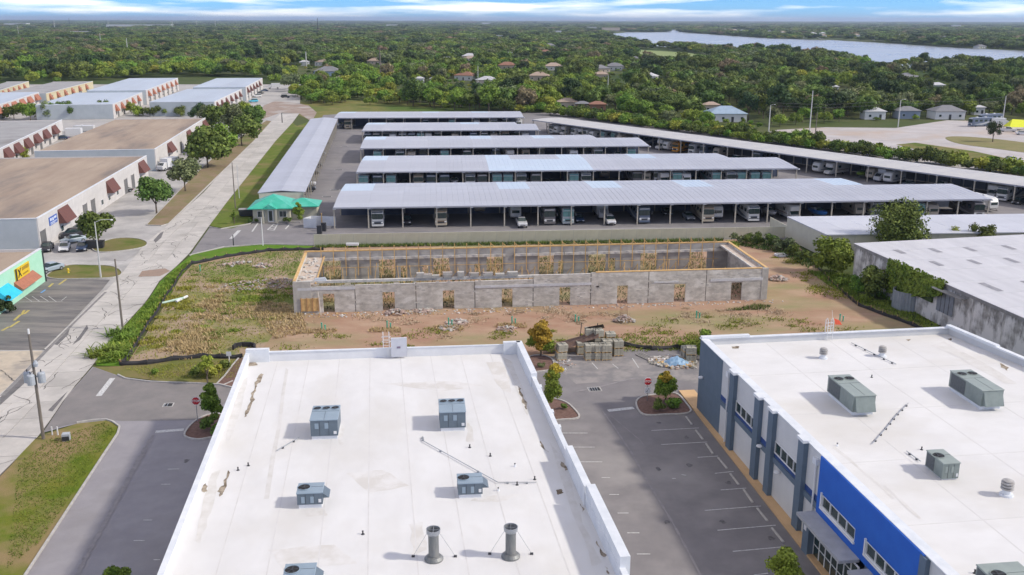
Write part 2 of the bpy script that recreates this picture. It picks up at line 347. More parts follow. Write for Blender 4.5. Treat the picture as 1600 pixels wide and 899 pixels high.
island(curve([(74, 430), (102, 416), (140, 415), (176, 417), (190, 427), (176, 434), (130, 436), (86, 436)]), GRASSD)
island([(229, 352), (252, 353), (263, 350), (396, 221), (424, 190), (416, 189), (350, 232), (306, 272), (262, 318)], mat('tree_strip', (.26, .18, .115), (.20, .165, .065), scale=.3, rough=1, c3=(.15, .16, .04), s3=.08, t3=(.5, .62), bump=.5, bs=6))
island(curve([(290, 682), (296, 668), (312, 655), (333, 648), (352, 655), (350, 690), (332, 684), (310, 687)], 4), MULCH)
island([(340, 600), (352, 588), (364, 572), (374, 560), (392, 560), (380, 610)], MULCH)
island(curve([(826, 560), (846, 556), (862, 562), (864, 576), (850, 580), (830, 580)], 4), MULCH)
island(curve([(850, 625), (880, 628), (898, 642), (903, 653), (880, 656), (850, 655)], 4), MULCH)
island(curve([(995, 632), (1002, 622), (1024, 618), (1055, 616), (1070, 630), (1077, 645), (1040, 648), (1006, 648)], 4), MULCH)
sheet('office_bed', [(484, 345), (500, 343), (520, 352), (516, 357), (497, 353)], .0, KERB)
MB().strip(P([(36, 905), (160, 714), (184, 678), (187, 667), (176, 659), (166, 656), (145, 657), (120, 661)]), -.08, .1, -.1, .12).build('kerb', KERB, bpy.data.objects['corner_lawn'])
MB().strip(P([(184, 586), (196, 592), (236, 597), (320, 600), (350, 602), (364, 596)]), -.08, .1, -.1, .12).build('kerb', KERB, bpy.data.objects['bottom_verge'])
MB().strip(P([(70, 547), (164, 455)]), -.1, .1, -.1, .12).build('kerb', KERB, bpy.data.objects['shop_lot'])
MB().strip(P([(296, 399), (350, 386), (411, 382), (491, 383)]), -.08, .1, -.1, .12).build('kerb', KERB, bpy.data.objects['verge'])
MB().strip(P([(327, 355), (345, 358), (390, 350), (398, 346), (470, 348)]), -.08, .1, -.1, .12).build('kerb', KERB, bpy.data.objects['canopy_verge'])
# ---- painted markings (each one a sheet of the lot it lies on)
def mark(parent, px=None, pts=None, m=PAINT, z=.012):
    pts = pts or P(px); MB().sheet(pts, z).build('painted_line', m, bpy.data.objects[parent], fix=False)
def pline(parent, a, b, w=.11, m=PAINT, z=.012):
    p, q = G(*a), G(*b); t = ang(p, q)
    mark(parent, pts=[loc2(p, t, 0, -w/2), loc2(q, t, 0, -w/2), loc2(q, t, 0, w/2), loc2(p, t, 0, w/2)], m=m, z=z)
pline('middle_lot', (950, 642), (990, 637.5), .62, z=.006)
for a, b in [((1018, 673), (1092, 669)), ((1033, 695), (1105, 691)), ((1090, 715), (1122, 713)), ((1117, 740), (1146, 737)), ((1126, 766), (1166, 763)), ((1101, 798), (1189, 791)), ((1121, 829), (1212, 821)), ((1145, 862), (1222, 855)),
             ((878, 677), (918, 677)), ((886, 699), (929, 699)), ((900, 722), (941, 722)), ((940, 746.5), (953, 746.5)), ((952, 773), (967, 773)), ((965, 802), (982, 802)), ((980, 833), (999, 833)), ((995, 866), (1016, 866)),
             ((925, 567), (934, 577)), ((957, 569), (966, 576)), ((988, 560), (998, 575)), ((1050, 748), (1056, 748)), ((1065, 742), (1072, 743)), ((1178, 899), (1200, 896))]: pline('middle_lot', a, b)
for k, (a, b) in enumerate([((1072, 652), (1081, 664)), ((1087, 673), (1098, 687)), ((1103, 694), (1114, 710)), ((1122, 716), (1136, 733)), ((1141, 741), (1154, 758)), ((1162, 766), (1176, 786)), ((1183, 795), (1199, 815)), ((1206, 826), (1224, 848))]):
    p, q = G(*a), G(*b); o = MB().bbox(0, dist(p, q), -.09, .09, 0, .12).build('wheel_stop', KERB); o.location = (*p, 0); o.rotation_euler = (0, 0, ang(p, q))
    tag(o, f'low concrete wheel stop by the tan walkway, {ORD[k]} from the far end', 'wheel stop', 'wheel stops in front of the blue building')
pline('entrance_drive', (154, 619), (176, 591), .62, z=.006); pline('entrance_drive', (243, 675), (287, 671.5), .6, z=.006)
for a, b in [((262, 733.5), (280, 733)), ((224, 813), (238, 813)), ((252, 757), (266, 757)), ((209, 845), (226, 845)), ((240, 875), (250, 875))]: pline('entrance_drive', a, b)
for a, b in [((28, 472), (98, 471)), ((37, 463), (50, 471.5)), ((50, 463), (62, 471.5)), ((63, 463), (76, 471.5)), ((76, 463), (88, 472)), ((96, 470), (104, 464))]: pline('shop_lot', a, b, .1)
pline('shop_lot', (64, 458), (71, 453), .3, mat('blue_paint', (.10, .35, .7), (.2, .4, .65), scale=3), z=.014)
for a, b in [((76, 449), (83, 443)), ((92, 445), (106, 435)), ((15, 512), (30, 502)), ((34, 492), (38, 485)), ((38, 491), (45, 485)), ((3, 517), (14, 511)), ((22, 501), (32, 492))]: pline('shop_lot', a, b, .34, YPAINT, z=.014)
for a, b in [((361, 373), (374, 360)), ((394, 362), (403, 348.5)), ((418, 359), (428, 350)), ((428, 360), (434, 350)), ((418, 359), (428, 360)), ((420, 357), (430, 358)), ((423, 354), (432, 355)), ((426, 351), (434, 352)), ((446, 358), (452, 351))]: pline('storage_lot', a, b, .3 if a[0] > 370 else .7, z=-.02)
def grate(px, w, d, parent):
    g = G(*px); o = MB().box(-w/2, w/2, -d/2, d/2, -.03, .02).build('storm_drain', CONC); o.location = (*g, 0); o.rotation_euler = (0, 0, YAW)
    tag(o, f'square storm drain grate set in the {parent}', 'drain')
    b = Shared('grate_bar', MB().box(-.035, .035, -d/2+.15, d/2-.15, 0, .035), STEEL)
    MB().sheet([(-w/2+.12, -d/2+.12), (w/2-.12, -d/2+.12), (w/2-.12, d/2-.12), (-w/2+.12, d/2-.12)], .024).build('grate_pit', BLACK, o)
    for k in range(int((w-.3)/.28)): b.put(o, (-w/2+.2+k*.28, 0, .01))
grate((929, 608.5), 1.5, 1.25, 'asphalt of the middle car park'); grate((263, 633), 1.1, 1.1, 'asphalt entrance drive')
for i, (u, v) in enumerate([(504, 236.5), (529, 265.5), (538, 229), (523, 297)]): grate((u if i else 511, v if i else 307.5), 2.2, 1.1, ['left lane beside the front canopy', 'left lane beside the second canopy', 'left lane beside the third canopy', 'left lane near the office'][i])
# tar patches and streaks in the road and lots
PATCH = mat('tar_patch', (.12, .115, .115), (.19, .18, .175), scale=1.2, rough=.95)
for px in [[(75, 642), (92, 625), (106, 612), (96, 626), (82, 644)], [(113, 540), (128, 520), (136, 508), (138, 514), (125, 532)], [(82, 538), (100, 519), (110, 512), (106, 524), (90, 540)], [(240, 376), (250, 365), (256, 362), (252, 372), (243, 380)], [(0, 622), (40, 585), (52, 580), (38, 600), (0, 634)]]:
    MB().sheet(P(px), .046).build('tar_patch', PATCH, ROAD, fix=False)
for px in [[(216, 433), (222, 424), (258, 420), (266, 424), (250, 432)]]:
    MB().sheet(P(px), .05).build('dirt_patch', mat('dirt_patch', (.33, .23, .17), (.27, .2, .15), scale=.8), ROAD, fix=False)
# dark cracks wandering over the concrete
CR = MB(); r_ = random.Random(11)
for k in range(80):
    s = r_.uniform(68, 215); a, b = lin_at(RL3, s), lin_at(RR3, s); p = Vector(lerp(a, b, r_.uniform(.05, .95))); d = r_.choice([YAW+math.pi/2, YAW+math.pi/2, r_.uniform(0, 3)])
    pts = [p]
    for j in range(r_.randint(5, 12)): d += r_.uniform(-.6, .6); p = p+Vector((math.cos(d), math.sin(d)))*r_.uniform(.4, .9); pts.append(p)
    for i in range(len(pts)-1):
        a, b = pts[i], pts[i+1]; t = (b-a).normalized(); n_ = Vector((-t.y, t.x))*r_.uniform(.02, .06)
        CR.add([(*(a-n_), .043), (*(b-n_), .043), (*(b+n_), .043), (*(a+n_), .043)], [(0, 1, 2, 3)])
tag(CR.build('road_crack', mat('crack', (.10, .095, .09), rough=1), ROAD, fix=False), kind='stuff')
# ---- water
WATER = mat('lake_water', (.24, .27, .29), (.29, .32, .34), scale=.004, rough=.25, bump=.15, bs=.05, stretch=(.4, 1, 1))
LAKE = [(930, 55), (960, 63), (1000, 70), (1080, 77), (1150, 82), (1250, 89), (1320, 96), (1400, 104), (1480, 110), (1600, 115), (1800, 130), (1800, 88), (1600, 79.5), (1500, 75), (1400, 68.5), (1300, 63), (1200, 60), (1110, 54), (1062, 50.5), (1055, 46.5), (1040, 46.5), (1043, 50.5), (980, 51)]
LAKE2 = [(945, 42.5), (980, 43.5), (1035, 43.5), (1040, 41.5), (1000, 40.5), (950, 40.5)]
sheet('lake', LAKE, -.02, WATER); sheet('inlet', LAKE2, -.02, WATER)
sheet('sports_field', [(975, 80), (1000, 78), (1080, 83), (1122, 92), (1090, 104), (1000, 96)], -.02, mat('sports_grass', (.20, .27, .08), (.24, .28, .10), scale=.02, rough=1))
sheet('sports_field', [(1358, 99), (1395, 97), (1396, 108), (1358, 110)], -.02, MATS['sports_grass'])
# ---- gravel yard on the right
GRAV = mat('pale_gravel', (.50, .47, .46), (.40, .37, .36), scale=.1, rough=1, c3=(.44, .36, .30), s3=.03, t3=(.5, .62), bump=.4, bs=4)
YARD = [(1170, 214), (1215, 203), (1290, 199), (1400, 200), (1440, 194), (1480, 188), (1560, 190), (1700, 196), (1800, 300), (1600, 284), (1400, 250), (1250, 228)]
sheet('gravel_yard', YARD, -.03, GRAV)
sheet('yard_grass', [(1430, 223), (1520, 236), (1640, 262), (1640, 285), (1560, 268), (1440, 236), (1400, 226)], -.02, GRASSD)
island(curve([(1477, 216), (1500, 213.5), (1560, 218), (1620, 226), (1700, 240), (1620, 240), (1560, 233), (1500, 225)]), mat('yard_lawn', (.17, .17, .05), (.24, .2, .08), scale=.15, rough=1), 'grass_island', kerb=False)

# tyre-polished streaks, seams and oil spots on the asphalt
SEAMA = mat('asphalt_seam', (.30, .28, .28), (.23, .215, .22), scale=1.5, rough=.95); OIL = mat('oil_spot', (.07, .066, .068), (.17, .16, .165), scale=2.5, rough=.8)
SZ = [.010]
def streak(parent, px, w, m=SEAMA, z=.010):
    SZ[0] += .0012; z = SZ[0]
    g = P(px); o = MB(); q = []
    for i in range(len(g)-1):
        for k in range(6): q.append(lerp(g[i], g[i+1], k/6))
    q.append(g[-1])
    for i in range(len(q)-1): d = Vector((q[i+1][0]-q[i][0], q[i+1][1]-q[i][1])).normalized(); ww = w*(.5+.5*math.sin(i*1.7)**2)/2; o.add([(q[i][0]+d.y*ww, q[i][1]-d.x*ww, z), (q[i+1][0]+d.y*ww, q[i+1][1]-d.x*ww, z), (q[i+1][0]-d.y*ww, q[i+1][1]+d.x*ww, z), (q[i][0]-d.y*ww, q[i][1]+d.x*ww, z)], [(0, 1, 2, 3)])
    o.build('worn_streak', m, bpy.data.objects[parent], fix=False)
streak('middle_lot', [(942, 643), (960, 668), (985, 705), (1015, 758), (1050, 815), (1085, 880), (1110, 930)], .22); streak('middle_lot', [(955, 650), (1000, 688), (1006, 696)], .12); streak('middle_lot', [(900, 612), (940, 604), (985, 592), (1050, 588)], .35)
streak('entrance_drive', [(240, 680), (215, 720), (195, 760), (168, 810), (140, 860), (118, 905)], .5); streak('entrance_drive', [(232, 700), (205, 745), (180, 790)], .2)
r_ = random.Random(8)
for u, v in [(1030, 661), (1073, 684), (1076, 727), (1028, 733), (1138, 755), (1130, 816), (1205, 842), (1042, 816), (292, 720), (900, 760)]:
    g = G(u, v); MB().sheet([(g[0]+r_.uniform(.15, .4)*math.cos(t), g[1]+r_.uniform(.15, .5)*math.sin(t)) for t in [k*.7 for k in range(9)]], .011).build('oil_spot', OIL, bpy.data.objects['middle_lot' if u > 400 and u > 800 else 'entrance_drive'], fix=False)

sheet('tan_apron', [(-80, 552), (-10, 549), (67, 548), (60, 560), (0, 616), (-90, 700)], -.010, mat('tan_concrete', (.56, .48, .37), (.46, .39, .30), scale=.5, rough=.9, c3=(.35, .31, .26), s3=.3, t3=(.5, .65)))
MB().strip(P([(0, 619), (67, 551), (120, 497), (162, 457)]), -.5, .0, -.1, .05).build('gutter_strip', mat('gutter_dark', (.17, .16, .155), (.26, .25, .24), scale=1), ROAD)
# ================================================================ BUILDINGS
def quad_local(org, a, pts): return [inv(org, a, p) for p in pts]
def on(parent, mbx, name, m, loc=(0, 0, 0), rz=0, label=None, stuff=False, smooth=False):
    o = mbx.build(name, m, parent, smooth=smooth); o.location = loc; o.rotation_euler = (0, 0, rz)
    if label: o['label'] = label
    if stuff: o['kind'] = 'stuff'
    return o
# ---------------- the white-roofed building in front
BL, BR = G(385, 550, 8), G(812, 537, 8); FL_, FR_ = G(250, 890, 8), G(975, 885, 8)
FL = lerp(BL, FL_, 1.6); FR = lerp(BR, FR_, 1.6); wa_ = ang(BL, BR)
WB = thing('white_roofed_building', 'wide low building in the foreground with a flat white roof and white parapets', 'building', BL, wa_)
q = quad_local(BL, wa_, [BL, FL, FR, BR])
on(WB, MB().strip(q+[q[0]], 0, .28, 0, 7.92), 'outer_wall', WHITE)
on(WB, MB().strip(q+[q[0]], -.06, .36, 7.92, 8.0), 'coping', COPING)
on(WB, MB().prism([(p[0]*.999+.0, p[1]-.1) for p in q], 6.7, 7.0), 'roof', MEMB)
def bar_on(parent, org, a, p1, p2, z, off0, off1, z0, z1, name, m, label=None):
    l1, l2 = inv(org, a, p1), inv(org, a, p2)
    return on(parent, MB().strip([l1, l2], off0, off1, z0, z1), name, m, label=label)
for (u1, v1, u2, v2, o0, o1, z1) in [(385, 550, 421, 549, -.05, .40, 8.35), (786, 538, 812, 537, -.05, .40, 8.3)]:
    bar_on(WB, BL, wa_, G(u1, v1, 8), G(u2, v2, 8), 8, -.42, .08, 7.0, z1, 'raised_parapet', COPING)
def online(A, B, u, z): t = along(A, B, u, z); return lerp(A, B, t)
for u1, u2, z1 in [(812, 836, 8.3), (891, 921, 8.5), (922, 976, 8.75)]:
    bar_on(WB, BL, wa_, online(BR, FR, u1, 8), online(BR, FR, u2, 8), 8, -.38 if u1 < 922 else -.3, .2 if u1 < 891 else (.16 if u1 < 922 else .34), 7.0 if u1 < 900 else 6.0, z1, 'raised_parapet', COPING)
bar_on(WB, BL, wa_, online(BL, FL, 299, 8), online(BL, FL, 150, 8) if False else lerp(BL, FL, 1), 8, -.55, .1, 5.8, 8.3, 'raised_parapet', COPING)
bar_on(WB, BL, wa_, online(BL, FL, 384, 8), online(BL, FL, 373, 8), 8, -.3, .2, 7.0, 8.35, 'raised_parapet', COPING)
for u in (368, 362, 348, 333, 316): p = inv(BL, wa_, online(BL, FL, u, 7)); on(WB, MB().box(-.35, .05, -.3, .3, 6.2, 7.1), 'scupper_box', COPING, (p[0]-.15, p[1], 0))
for u in (839, 857, 868, 891): p = inv(BL, wa_, online(BR, FR, u, 7.4)); on(WB, MB().box(-.05, .35, -.3, .3, 6.6, 7.5), 'scupper_box', COPING, (p[0]+.1, p[1], 0))
SEAM = mat('roof_seam', (.585, .57, .55), (.66, .645, .63), scale=1, rough=.8)
for k in range(1, 9): # membrane laps running along the building
    a, b = lerp(q[0], q[3], k/9), lerp(q[1], q[2], k/9); on(WB, MB().strip([a, b], -.04, .04, 7.0, 7.008), 'roof_lap', SEAM)
# dirt that water has left along the foot of the parapets
STAIN = mat('roof_dirt', (.14, .105, .07), (.42, .36, .28), scale=1.6, rough=1, t=(.4, .62))
STAINL = mat('roof_faint_dirt', (.585, .565, .53), (.67, .655, .635), scale=.9, rough=1)
FAINT = mat('roof_ponding', (.60, .575, .535), (.69, .675, .655), scale=.6, rough=.8, t=(.4, .6))
def blot(parent, org, a, px, z, m, seed=0):
    r = random.Random(seed+int(px[0][0])); pts = P(px, z); pl = []
    for i in range(len(pts)):
        p, q_ = pts[i], pts[(i+1) % len(pts)]
        for j in range(4): t = j/4; x, y = lerp(p, q_, t); d = min(.12, dist(p, q_)*.08); pl.append((x+r.uniform(-d, d), y+r.uniform(-d, d)))
    o = MB().sheet(quad_local(org, a, pl), z+.012+r.uniform(0, .004)).build('dirt_stain', m, parent, fix=False)
for px in [[(408, 584), (411, 585), (406, 597), (400, 606), (397, 625), (388, 645), (384, 652), (385, 640), (393, 618), (397, 603), (402, 592)],
           [(387, 567), (400, 566), (402, 571), (390, 573)], [(340, 768), (348, 758), (357, 735), (359, 738), (352, 766), (344, 776)], [(315, 762), (324, 754), (324, 768), (318, 770)],
           [(811, 604), (815, 612), (824, 634), (822, 640), (816, 626), (810, 610)], [(869, 766), (877, 764), (880, 770), (872, 774)], [(905, 786), (913, 796), (910, 800)], [(843, 689), (852, 703), (858, 707), (848, 700)],
           [(877, 722), (888, 733), (884, 736), (875, 726)], [(930, 846), (948, 868), (944, 872), (932, 852)], [(946, 885), (952, 898), (948, 896)]]: blot(WB, BL, wa_, px, 7.0, STAIN)
for px in [[(372, 600), (386, 590), (378, 640), (358, 690), (352, 692), (364, 640)], [(330, 740), (344, 735), (330, 800), (312, 850), (304, 846), (316, 790)], [(785, 558), (800, 566), (830, 640), (822, 650), (806, 606)], [(860, 690), (880, 720), (905, 800), (940, 880), (925, 886), (895, 800)],
           [(446, 575), (451, 578), (420, 780), (414, 780)]]: blot(WB, BL, wa_, px, 6.996, STAINL)
for px in [[(528, 655), (540, 660), (536, 700), (528, 690)], [(730, 660), (738, 668), (742, 700), (728, 690)], [(480, 792), (506, 796), (512, 806), (478, 808)], [(735, 782), (760, 776), (820, 772), (780, 786)], [(600, 600), (700, 596), (760, 602), (690, 612)], [(540, 740), (600, 735), (640, 760), (580, 770)], [(420, 860), (520, 850), (560, 880), (440, 892)], [(640, 820), (660, 815), (668, 860), (645, 868)], [(760, 566), (785, 566), (795, 590), (800, 620), (775, 600)]]: blot(WB, BL, wa_, px, 6.993, FAINT)
# ---------------- the grey, white and blue building on the right
A_ = G(1095, 528, 8); E_ = G(1450, 868, 8); fa = ang(A_, E_); CB = G(1490, 514, 8); CR_ = G(1640, 577, 8)
UB = thing('blue_and_grey_building', 'office building with bright blue, white and slate grey panels and a flat white roof', 'building', A_, fa)
fx = lambda u, z=8: along(A_, E_, u, z)*dist(A_, E_)
NAVY = mat('slate_paint', (.12, .165, .22), (.10, .145, .195), scale=.8, rough=.75)
BLUEP = mat('bright_blue_paint', (.008, .10, .47), (.012, .12, .52), scale=.5, rough=.7)
DBLUE = mat('dark_blue_band', (.02, .06, .22), rough=.7)
PANW = mat('white_stucco', (.60, .61, .61), (.54, .55, .555), scale=.4, rough=.85, vary=.02)
LEN = 62.0
cb = inv(A_, fa, CB); cr_ = inv(A_, fa, lerp(CB, CR_, 4))
x2 = LEN
TOPZ = 8.0
on(UB, MB().box(-.0, .3, .3, cb[1], 0, 7.92), 'back_wall', PANW); on(UB, MB().box(-.06, .42, -.0, cb[1]+.1, 7.92, 8.0), 'coping', COPING)
on(UB, MB().box(-.05, .46, -.02, 5.2, 8.0, 8.22), 'raised_parapet', COPING)
rr_ = [(0, cb[1]), (x2, cb[1]+(cr_[1]-cb[1])*(x2-cb[0])/(cr_[0]-cb[0]))]
on(UB, MB().strip(rr_, -.3, 0, 0, 7.92), 'side_wall', PANW); on(UB, MB().strip(rr_, -.42, .06, 7.92, 8.02), 'coping', COPING)
on(UB, MB().strip([lerp(*rr_, .0), lerp(*rr_, .115)], -.46, .1, 8.02, 8.25), 'raised_parapet', COPING)
on(UB, MB().strip([lerp(*rr_, .115), lerp(*rr_, .21)], -.44, .08, 8.02, 8.1), 'raised_parapet', COPING)
on(UB, MB().prism([(.2, .2), (x2, .2), (rr_[1][0], rr_[1][1]-.1), (.2, cb[1]-.1)], 6.9, 7.25), 'roof', MEMB)
on(UB, MB().box(-.02, LEN, .28, .62, 7.0, 7.93), 'parapet_upstand', COPING); on(UB, MB().box(-.08, LEN, -.10, .70, 7.93, 8.01), 'coping', COPING)
g0 = fx(1130)
on(UB, MB().box(0, g0, 0, .3, 0, 7.93), 'wall_panel', NAVY, label='slate grey end panel of the wall')
def wallseg(u0, u1, kind):
    a, b = fx(u0), fx(u1)
    if kind == 'p':
        on(UB, MB().box(a, b, -.38, .3, 0, 7.9), 'pilaster', NAVY); on(UB, MB().box(a-.08, b+.08, -.50, .1, 7.85, 8.1), 'pilaster_cap', COPING); return
    on(UB, MB().box(a, b, .02, .3, 5.25 if kind == 'w' else 4.35, 7.93), 'wall_panel', PANW, label='white upper wall panel')
    on(UB, MB().box(a, b, .02, .3, 0, 3.35), 'wall_panel', PANW, label='white lower wall panel')
    on(UB, MB().box(a, b, .00, .3, 3.85, 4.35), 'band', DBLUE); on(UB, MB().box(a, b, -.12, .3, 3.35, 3.85), 'band', NAVY)
    if kind == 'w': winstrip(a, b, 4.35, 5.25, 4)
    if kind == 'd':
        m = (a+b)/2+.35*(b-a)/2; on(UB, MB().tube([(m, -.12, 0), (m, -.12, 7.3)], .09, 8), 'downpipe', WHITE); on(UB, MB().box(m-.3, m+.3, -.3, .02, 6.9, 7.4), 'rain_head', COPING)
def winstrip(a, b, z0, z1, n, fr=WHITE, d=0.0):
    w_ = MB().box(a, b, -.06+d, .2+d, z0-.12, z0).box(a, b, -.04+d, .2+d, z1, z1+.06)
    for k in range(n+1): x = a+(b-a)*k/n; w_.box(max(a, x-.04), min(b, x+.04), -.04+d, .18+d, z0, z1)
    f = on(UB, w_, 'window', fr)
    for k in range(n): on(f, MB().box(a+(b-a)*k/n+.04, a+(b-a)*(k+1)/n-.04, .06+d, .12+d, z0, z1), 'pane', GLASS)
wallseg(1130, 1147, 'd'); wallseg(1147, 1153.5, 'p'); wallseg(1153.5, 1186, 'w'); wallseg(1186, 1193.5, 'p'); wallseg(1193.5, 1208, 'x'); wallseg(1208, 1215.5, 'p'); wallseg(1215.5, 1255, 'w'); wallseg(1255, 1264, 'p'); wallseg(1264, 1287, 'd')
b0, b1 = fx(1287), fx(1449)
on(UB, MB().box(b0, b1, -.22, .3, 5.15, 7.97), 'wall_panel', BLUEP, label='bright blue wall panel above the windows')
wins = [(fx(1289, 4.6), fx(1340, 4.6)), (fx(1358, 4.6), fx(1418, 4.6)), (fx(1430, 4.6)+1, b1-.3)]
xs = [b0]+[x for w_ in wins[:2] for x in w_]+[b1]
for k in range(0, len(xs), 2): on(UB, MB().box(xs[k], xs[k+1], -.22, .3, 4.1, 5.15), 'wall_panel', BLUEP)
on(UB, MB().box(b0, b1, -.22, .3, 3.3, 4.1), 'wall_panel', BLUEP, label='bright blue band below the windows')
for a, b in wins[:2]: winstrip(a, b, 4.22, 5.07, 4, d=-.2); on(UB, MB().box(a-.16, a, -.34, .0, 4.0, 5.3), 'window_surround', WHITE); on(UB, MB().box(a-.16, b+.1, -.36, -.0, 3.98, 4.12), 'window_sill', WHITE)
on(UB, MB().box(b0-.09, b0+.9, -1.1, .3, 0, 3.04), 'pier', NAVY); on(UB, MB().box(b1-.3, b1+.4, -.3, .3, 0, 7.9), 'pier', NAVY)
on(UB, MB().box(b0, b1, .9, 1.1, 0, 3.28), 'inner_wall', NAVY)
CAN = mat('canopy_slab', (.42, .43, .45), (.34, .35, .37), scale=1, rough=.7)
for a, b in ((b0-.1, b0+7.0), (b0+8.2, b0+15)): on(UB, MB().box(a, b, -1.75, -.22, 3.05, 3.3), 'entrance_canopy', CAN)
# storefront: frame with panes and a double door
a, b = b0+.9, b0+7.6; fr = MB(); n = 7
for k in range(n+1): x = a+(b-a)*k/n; fr.box(x-.05, x+.05, -.62, -.5, 0, 3.04)
for z in (0, 1.0, 2.2, 2.98): fr.box(a, b, -.61, -.51, z, z+.07)
sf = on(UB, fr, 'storefront', WHITE)
for k in range(n):
    for z0, z1 in ((.07, 1.0), (1.07, 2.2), (2.27, 2.98)): on(sf, MB().box(a+(b-a)*k/n+.05, a+(b-a)*(k+1)/n-.05, -.58, -.54, z0, z1), 'pane', GLASS)
on(UB, MB().box(b0+7.7, b1, -.2, .3, 0, 3.3), 'wall_panel', NAVY)
wallseg(1449, 1520, 'w')
on(UB, MB().box(fx(1520), LEN, .02, .3, 0, 7.93), 'wall_panel', PANW)
on(UB, MB().box(b0+.1, b0+.5, -1.12, -1.1, 1.9, 2.4), 'plaque', WHITE)
for u in (1104, 1194, 1225): x = fx(u, 4) if u > 1104 else inv(A_, fa, G(1104, 611, 4))[0]; x = {1104: 1.5, 1194: fx(1197), 1225: fx(1226)}[u]; on(UB, MB().lathe([(.05, 0), (.3, .02), (.28, .12), (.1, .2)], n=10), 'wall_light', WHITE, (x, -.28, {1104: 4.1, 1194: 3.6, 1225: 3.0}[u]))
for k in range(1, 6): on(UB, MB().box(k*9.5-.04, k*9.5+.04, .7, cb[1]-.5, 7.25, 7.258), 'roof_lap', SEAM)
for k in range(1, 4): on(UB, MB().box(.5, LEN, k*7-.04, k*7+.04, 7.25, 7.257), 'roof_lap', SEAM)
for px in [[(1143, 542), (1155, 541), (1154, 545), (1144, 545)], [(1562, 567), (1575, 574), (1574, 580), (1563, 573)], [(1416, 531), (1422, 530), (1420, 534)], [(1480, 530), (1488, 528), (1486, 533)]]: blot(UB, A_, fa, px, 7.25, STAIN)
for px in [[(1300, 700), (1304, 698), (1400, 778), (1396, 780)], [(1455, 540), (1475, 534), (1560, 580), (1590, 600), (1570, 600), (1500, 560)], [(1380, 760), (1384, 758), (1440, 810), (1436, 812)]]: blot(UB, A_, fa, px, 7.246, STAINL)
# ---------------- rooftop machines (each one a thing of its own)
GRN = mat('grey_green_casing', (.23, .27, .25), (.18, .215, .20), scale=1.2, rough=.5); GRY = mat('blue_grey_casing', (.13, .17, .205), (.10, .135, .165), scale=1.2, rough=.5); GRYT = mat('blue_grey_lid', (.27, .345, .41), (.24, .31, .37), scale=1, rough=.45); GRNT = mat('grey_green_lid', (.30, .35, .32), (.26, .30, .28), scale=1, rough=.45)
COIL = mat('coil_fins', (.07, .08, .085), (.11, .12, .125), scale=6, rough=.7)
def ac_unit(px, z, w, d, h, nf, m, mt, label, hood='r', rz=None, curb=True, group=None):
    g = G(*px, z); t = thing('rooftop_air_conditioner', label, 'air conditioner', (*g, z), YAW-R_(2) if rz is None else rz, group)
    cz = .32 if curb else .1
    on(t, MB().box(.08, w-.08, .08, d-.08, 0, cz), 'curb', COPING)
    on(t, MB().box(0, w, 0, d, cz, h-.04), 'casing', m)
    lid = on(t, MB().bbox(-.04, w+.04, -.04, d+.04, h-.04, h+.04, .02), 'lid', mt)
    yb = d*.80
    for k in range(nf):
        cx = w*(k+.5)/nf; r = min(w/nf*.45, .44)
        if nf == 1: cx = w*.24; yb = d*.55
        f = on(t, MB().lathe([(r+.04, 0), (r+.05, .05), (r, .06), (r-.01, .0)], n=18), 'fan_ring', mt, (cx, yb, h+.035)); on(f, MB().lathe([(.001, .01), (r-.01, .012)], n=18), 'fan_well', BLACK)
        g_ = MB(); g_.lathe([(.1, .02), (.1, .045)], n=8)
        for j in range(5):
            a = j*2*math.pi/5; c_, s_ = math.cos(a), math.sin(a); c2, s2 = math.cos(a+.45), math.sin(a+.45); g_.add([(c_*.1, s_*.1, .03), (c_*r*.9, s_*r*.9, .02), (c2*r*.9, s2*r*.9, .045), (c2*.1, s2*.1, .045)], [(0, 1, 2, 3)])
        on(f, g_, 'fan_blade', DARK)
    seam = MB()
    for k in (1, 2): seam.box(w*k/3-.012, w*k/3+.012, -.012, 0, cz+.05, h-.1)
    seam.box(0, w, d*.58, d*.58+.02, h+.04, h+.05)
    if nf > 1: seam.box(w/2, w/2+.02, 0, d*.58, h+.04, h+.05)
    on(t, seam, 'panel_seam', DARK)
    for k in range(2): on(t, MB().box(w*(.16+.36*k), w*(.30+.36*k), -.02, 0, h-.75, h-.28), 'access_hatch', mt)
    on(t, MB().box(w*.84, w*.95, -.022, 0, cz+.15, cz+.4), 'data_plate', WHITE); on(t, MB().box(-.02, 0, d*.5, d*.95, cz+.1, h-.12), 'coil', COIL)
    on(t, MB().box(w*.02, w*.46, d, d+.02, cz+.1, h-.12), 'coil', COIL)
    if hood == 'r': on(t, MB().add([(w, d*.1, h-.1), (w, d*.9, h-.1), (w+.45, d*.9, h*.6), (w+.45, d*.1, h*.6), (w, d*.1, h*.6), (w, d*.9, h*.6)], [(0, 1, 2, 3), (0, 3, 4), (1, 5, 2), (3, 2, 5, 4)]), 'intake_hood', m)
    if hood == 'f': on(t, MB().add([(w*.08, 0, h-.12), (w*.95, 0, h-.12), (w*.95, -.5, cz+.15), (w*.08, -.5, cz+.15), (w*.08, 0, cz+.1), (w*.95, 0, cz+.1)], [(0, 1, 2, 3), (0, 3, 4), (1, 5, 2), (3, 2, 5, 4)]), 'intake_hood', m)
    return t
ac_unit((486, 688), 7.0, 2.2, 3.0, 1.72, 3, GRY, GRYT, 'blue-grey three-fan air conditioner on the left side of the foreground roof', hood='')
ac_unit((687.5, 675), 7.0, 2.15, 2.9, 1.72, 3, GRY, GRYT, 'blue-grey three-fan air conditioner near the middle of the foreground roof', hood='')
ac_unit((465, 796), 7.0, 1.75, 1.5, 1.2, 1, GRY, GRYT, 'small one-fan air conditioner on the left of the foreground roof, with a side hood')
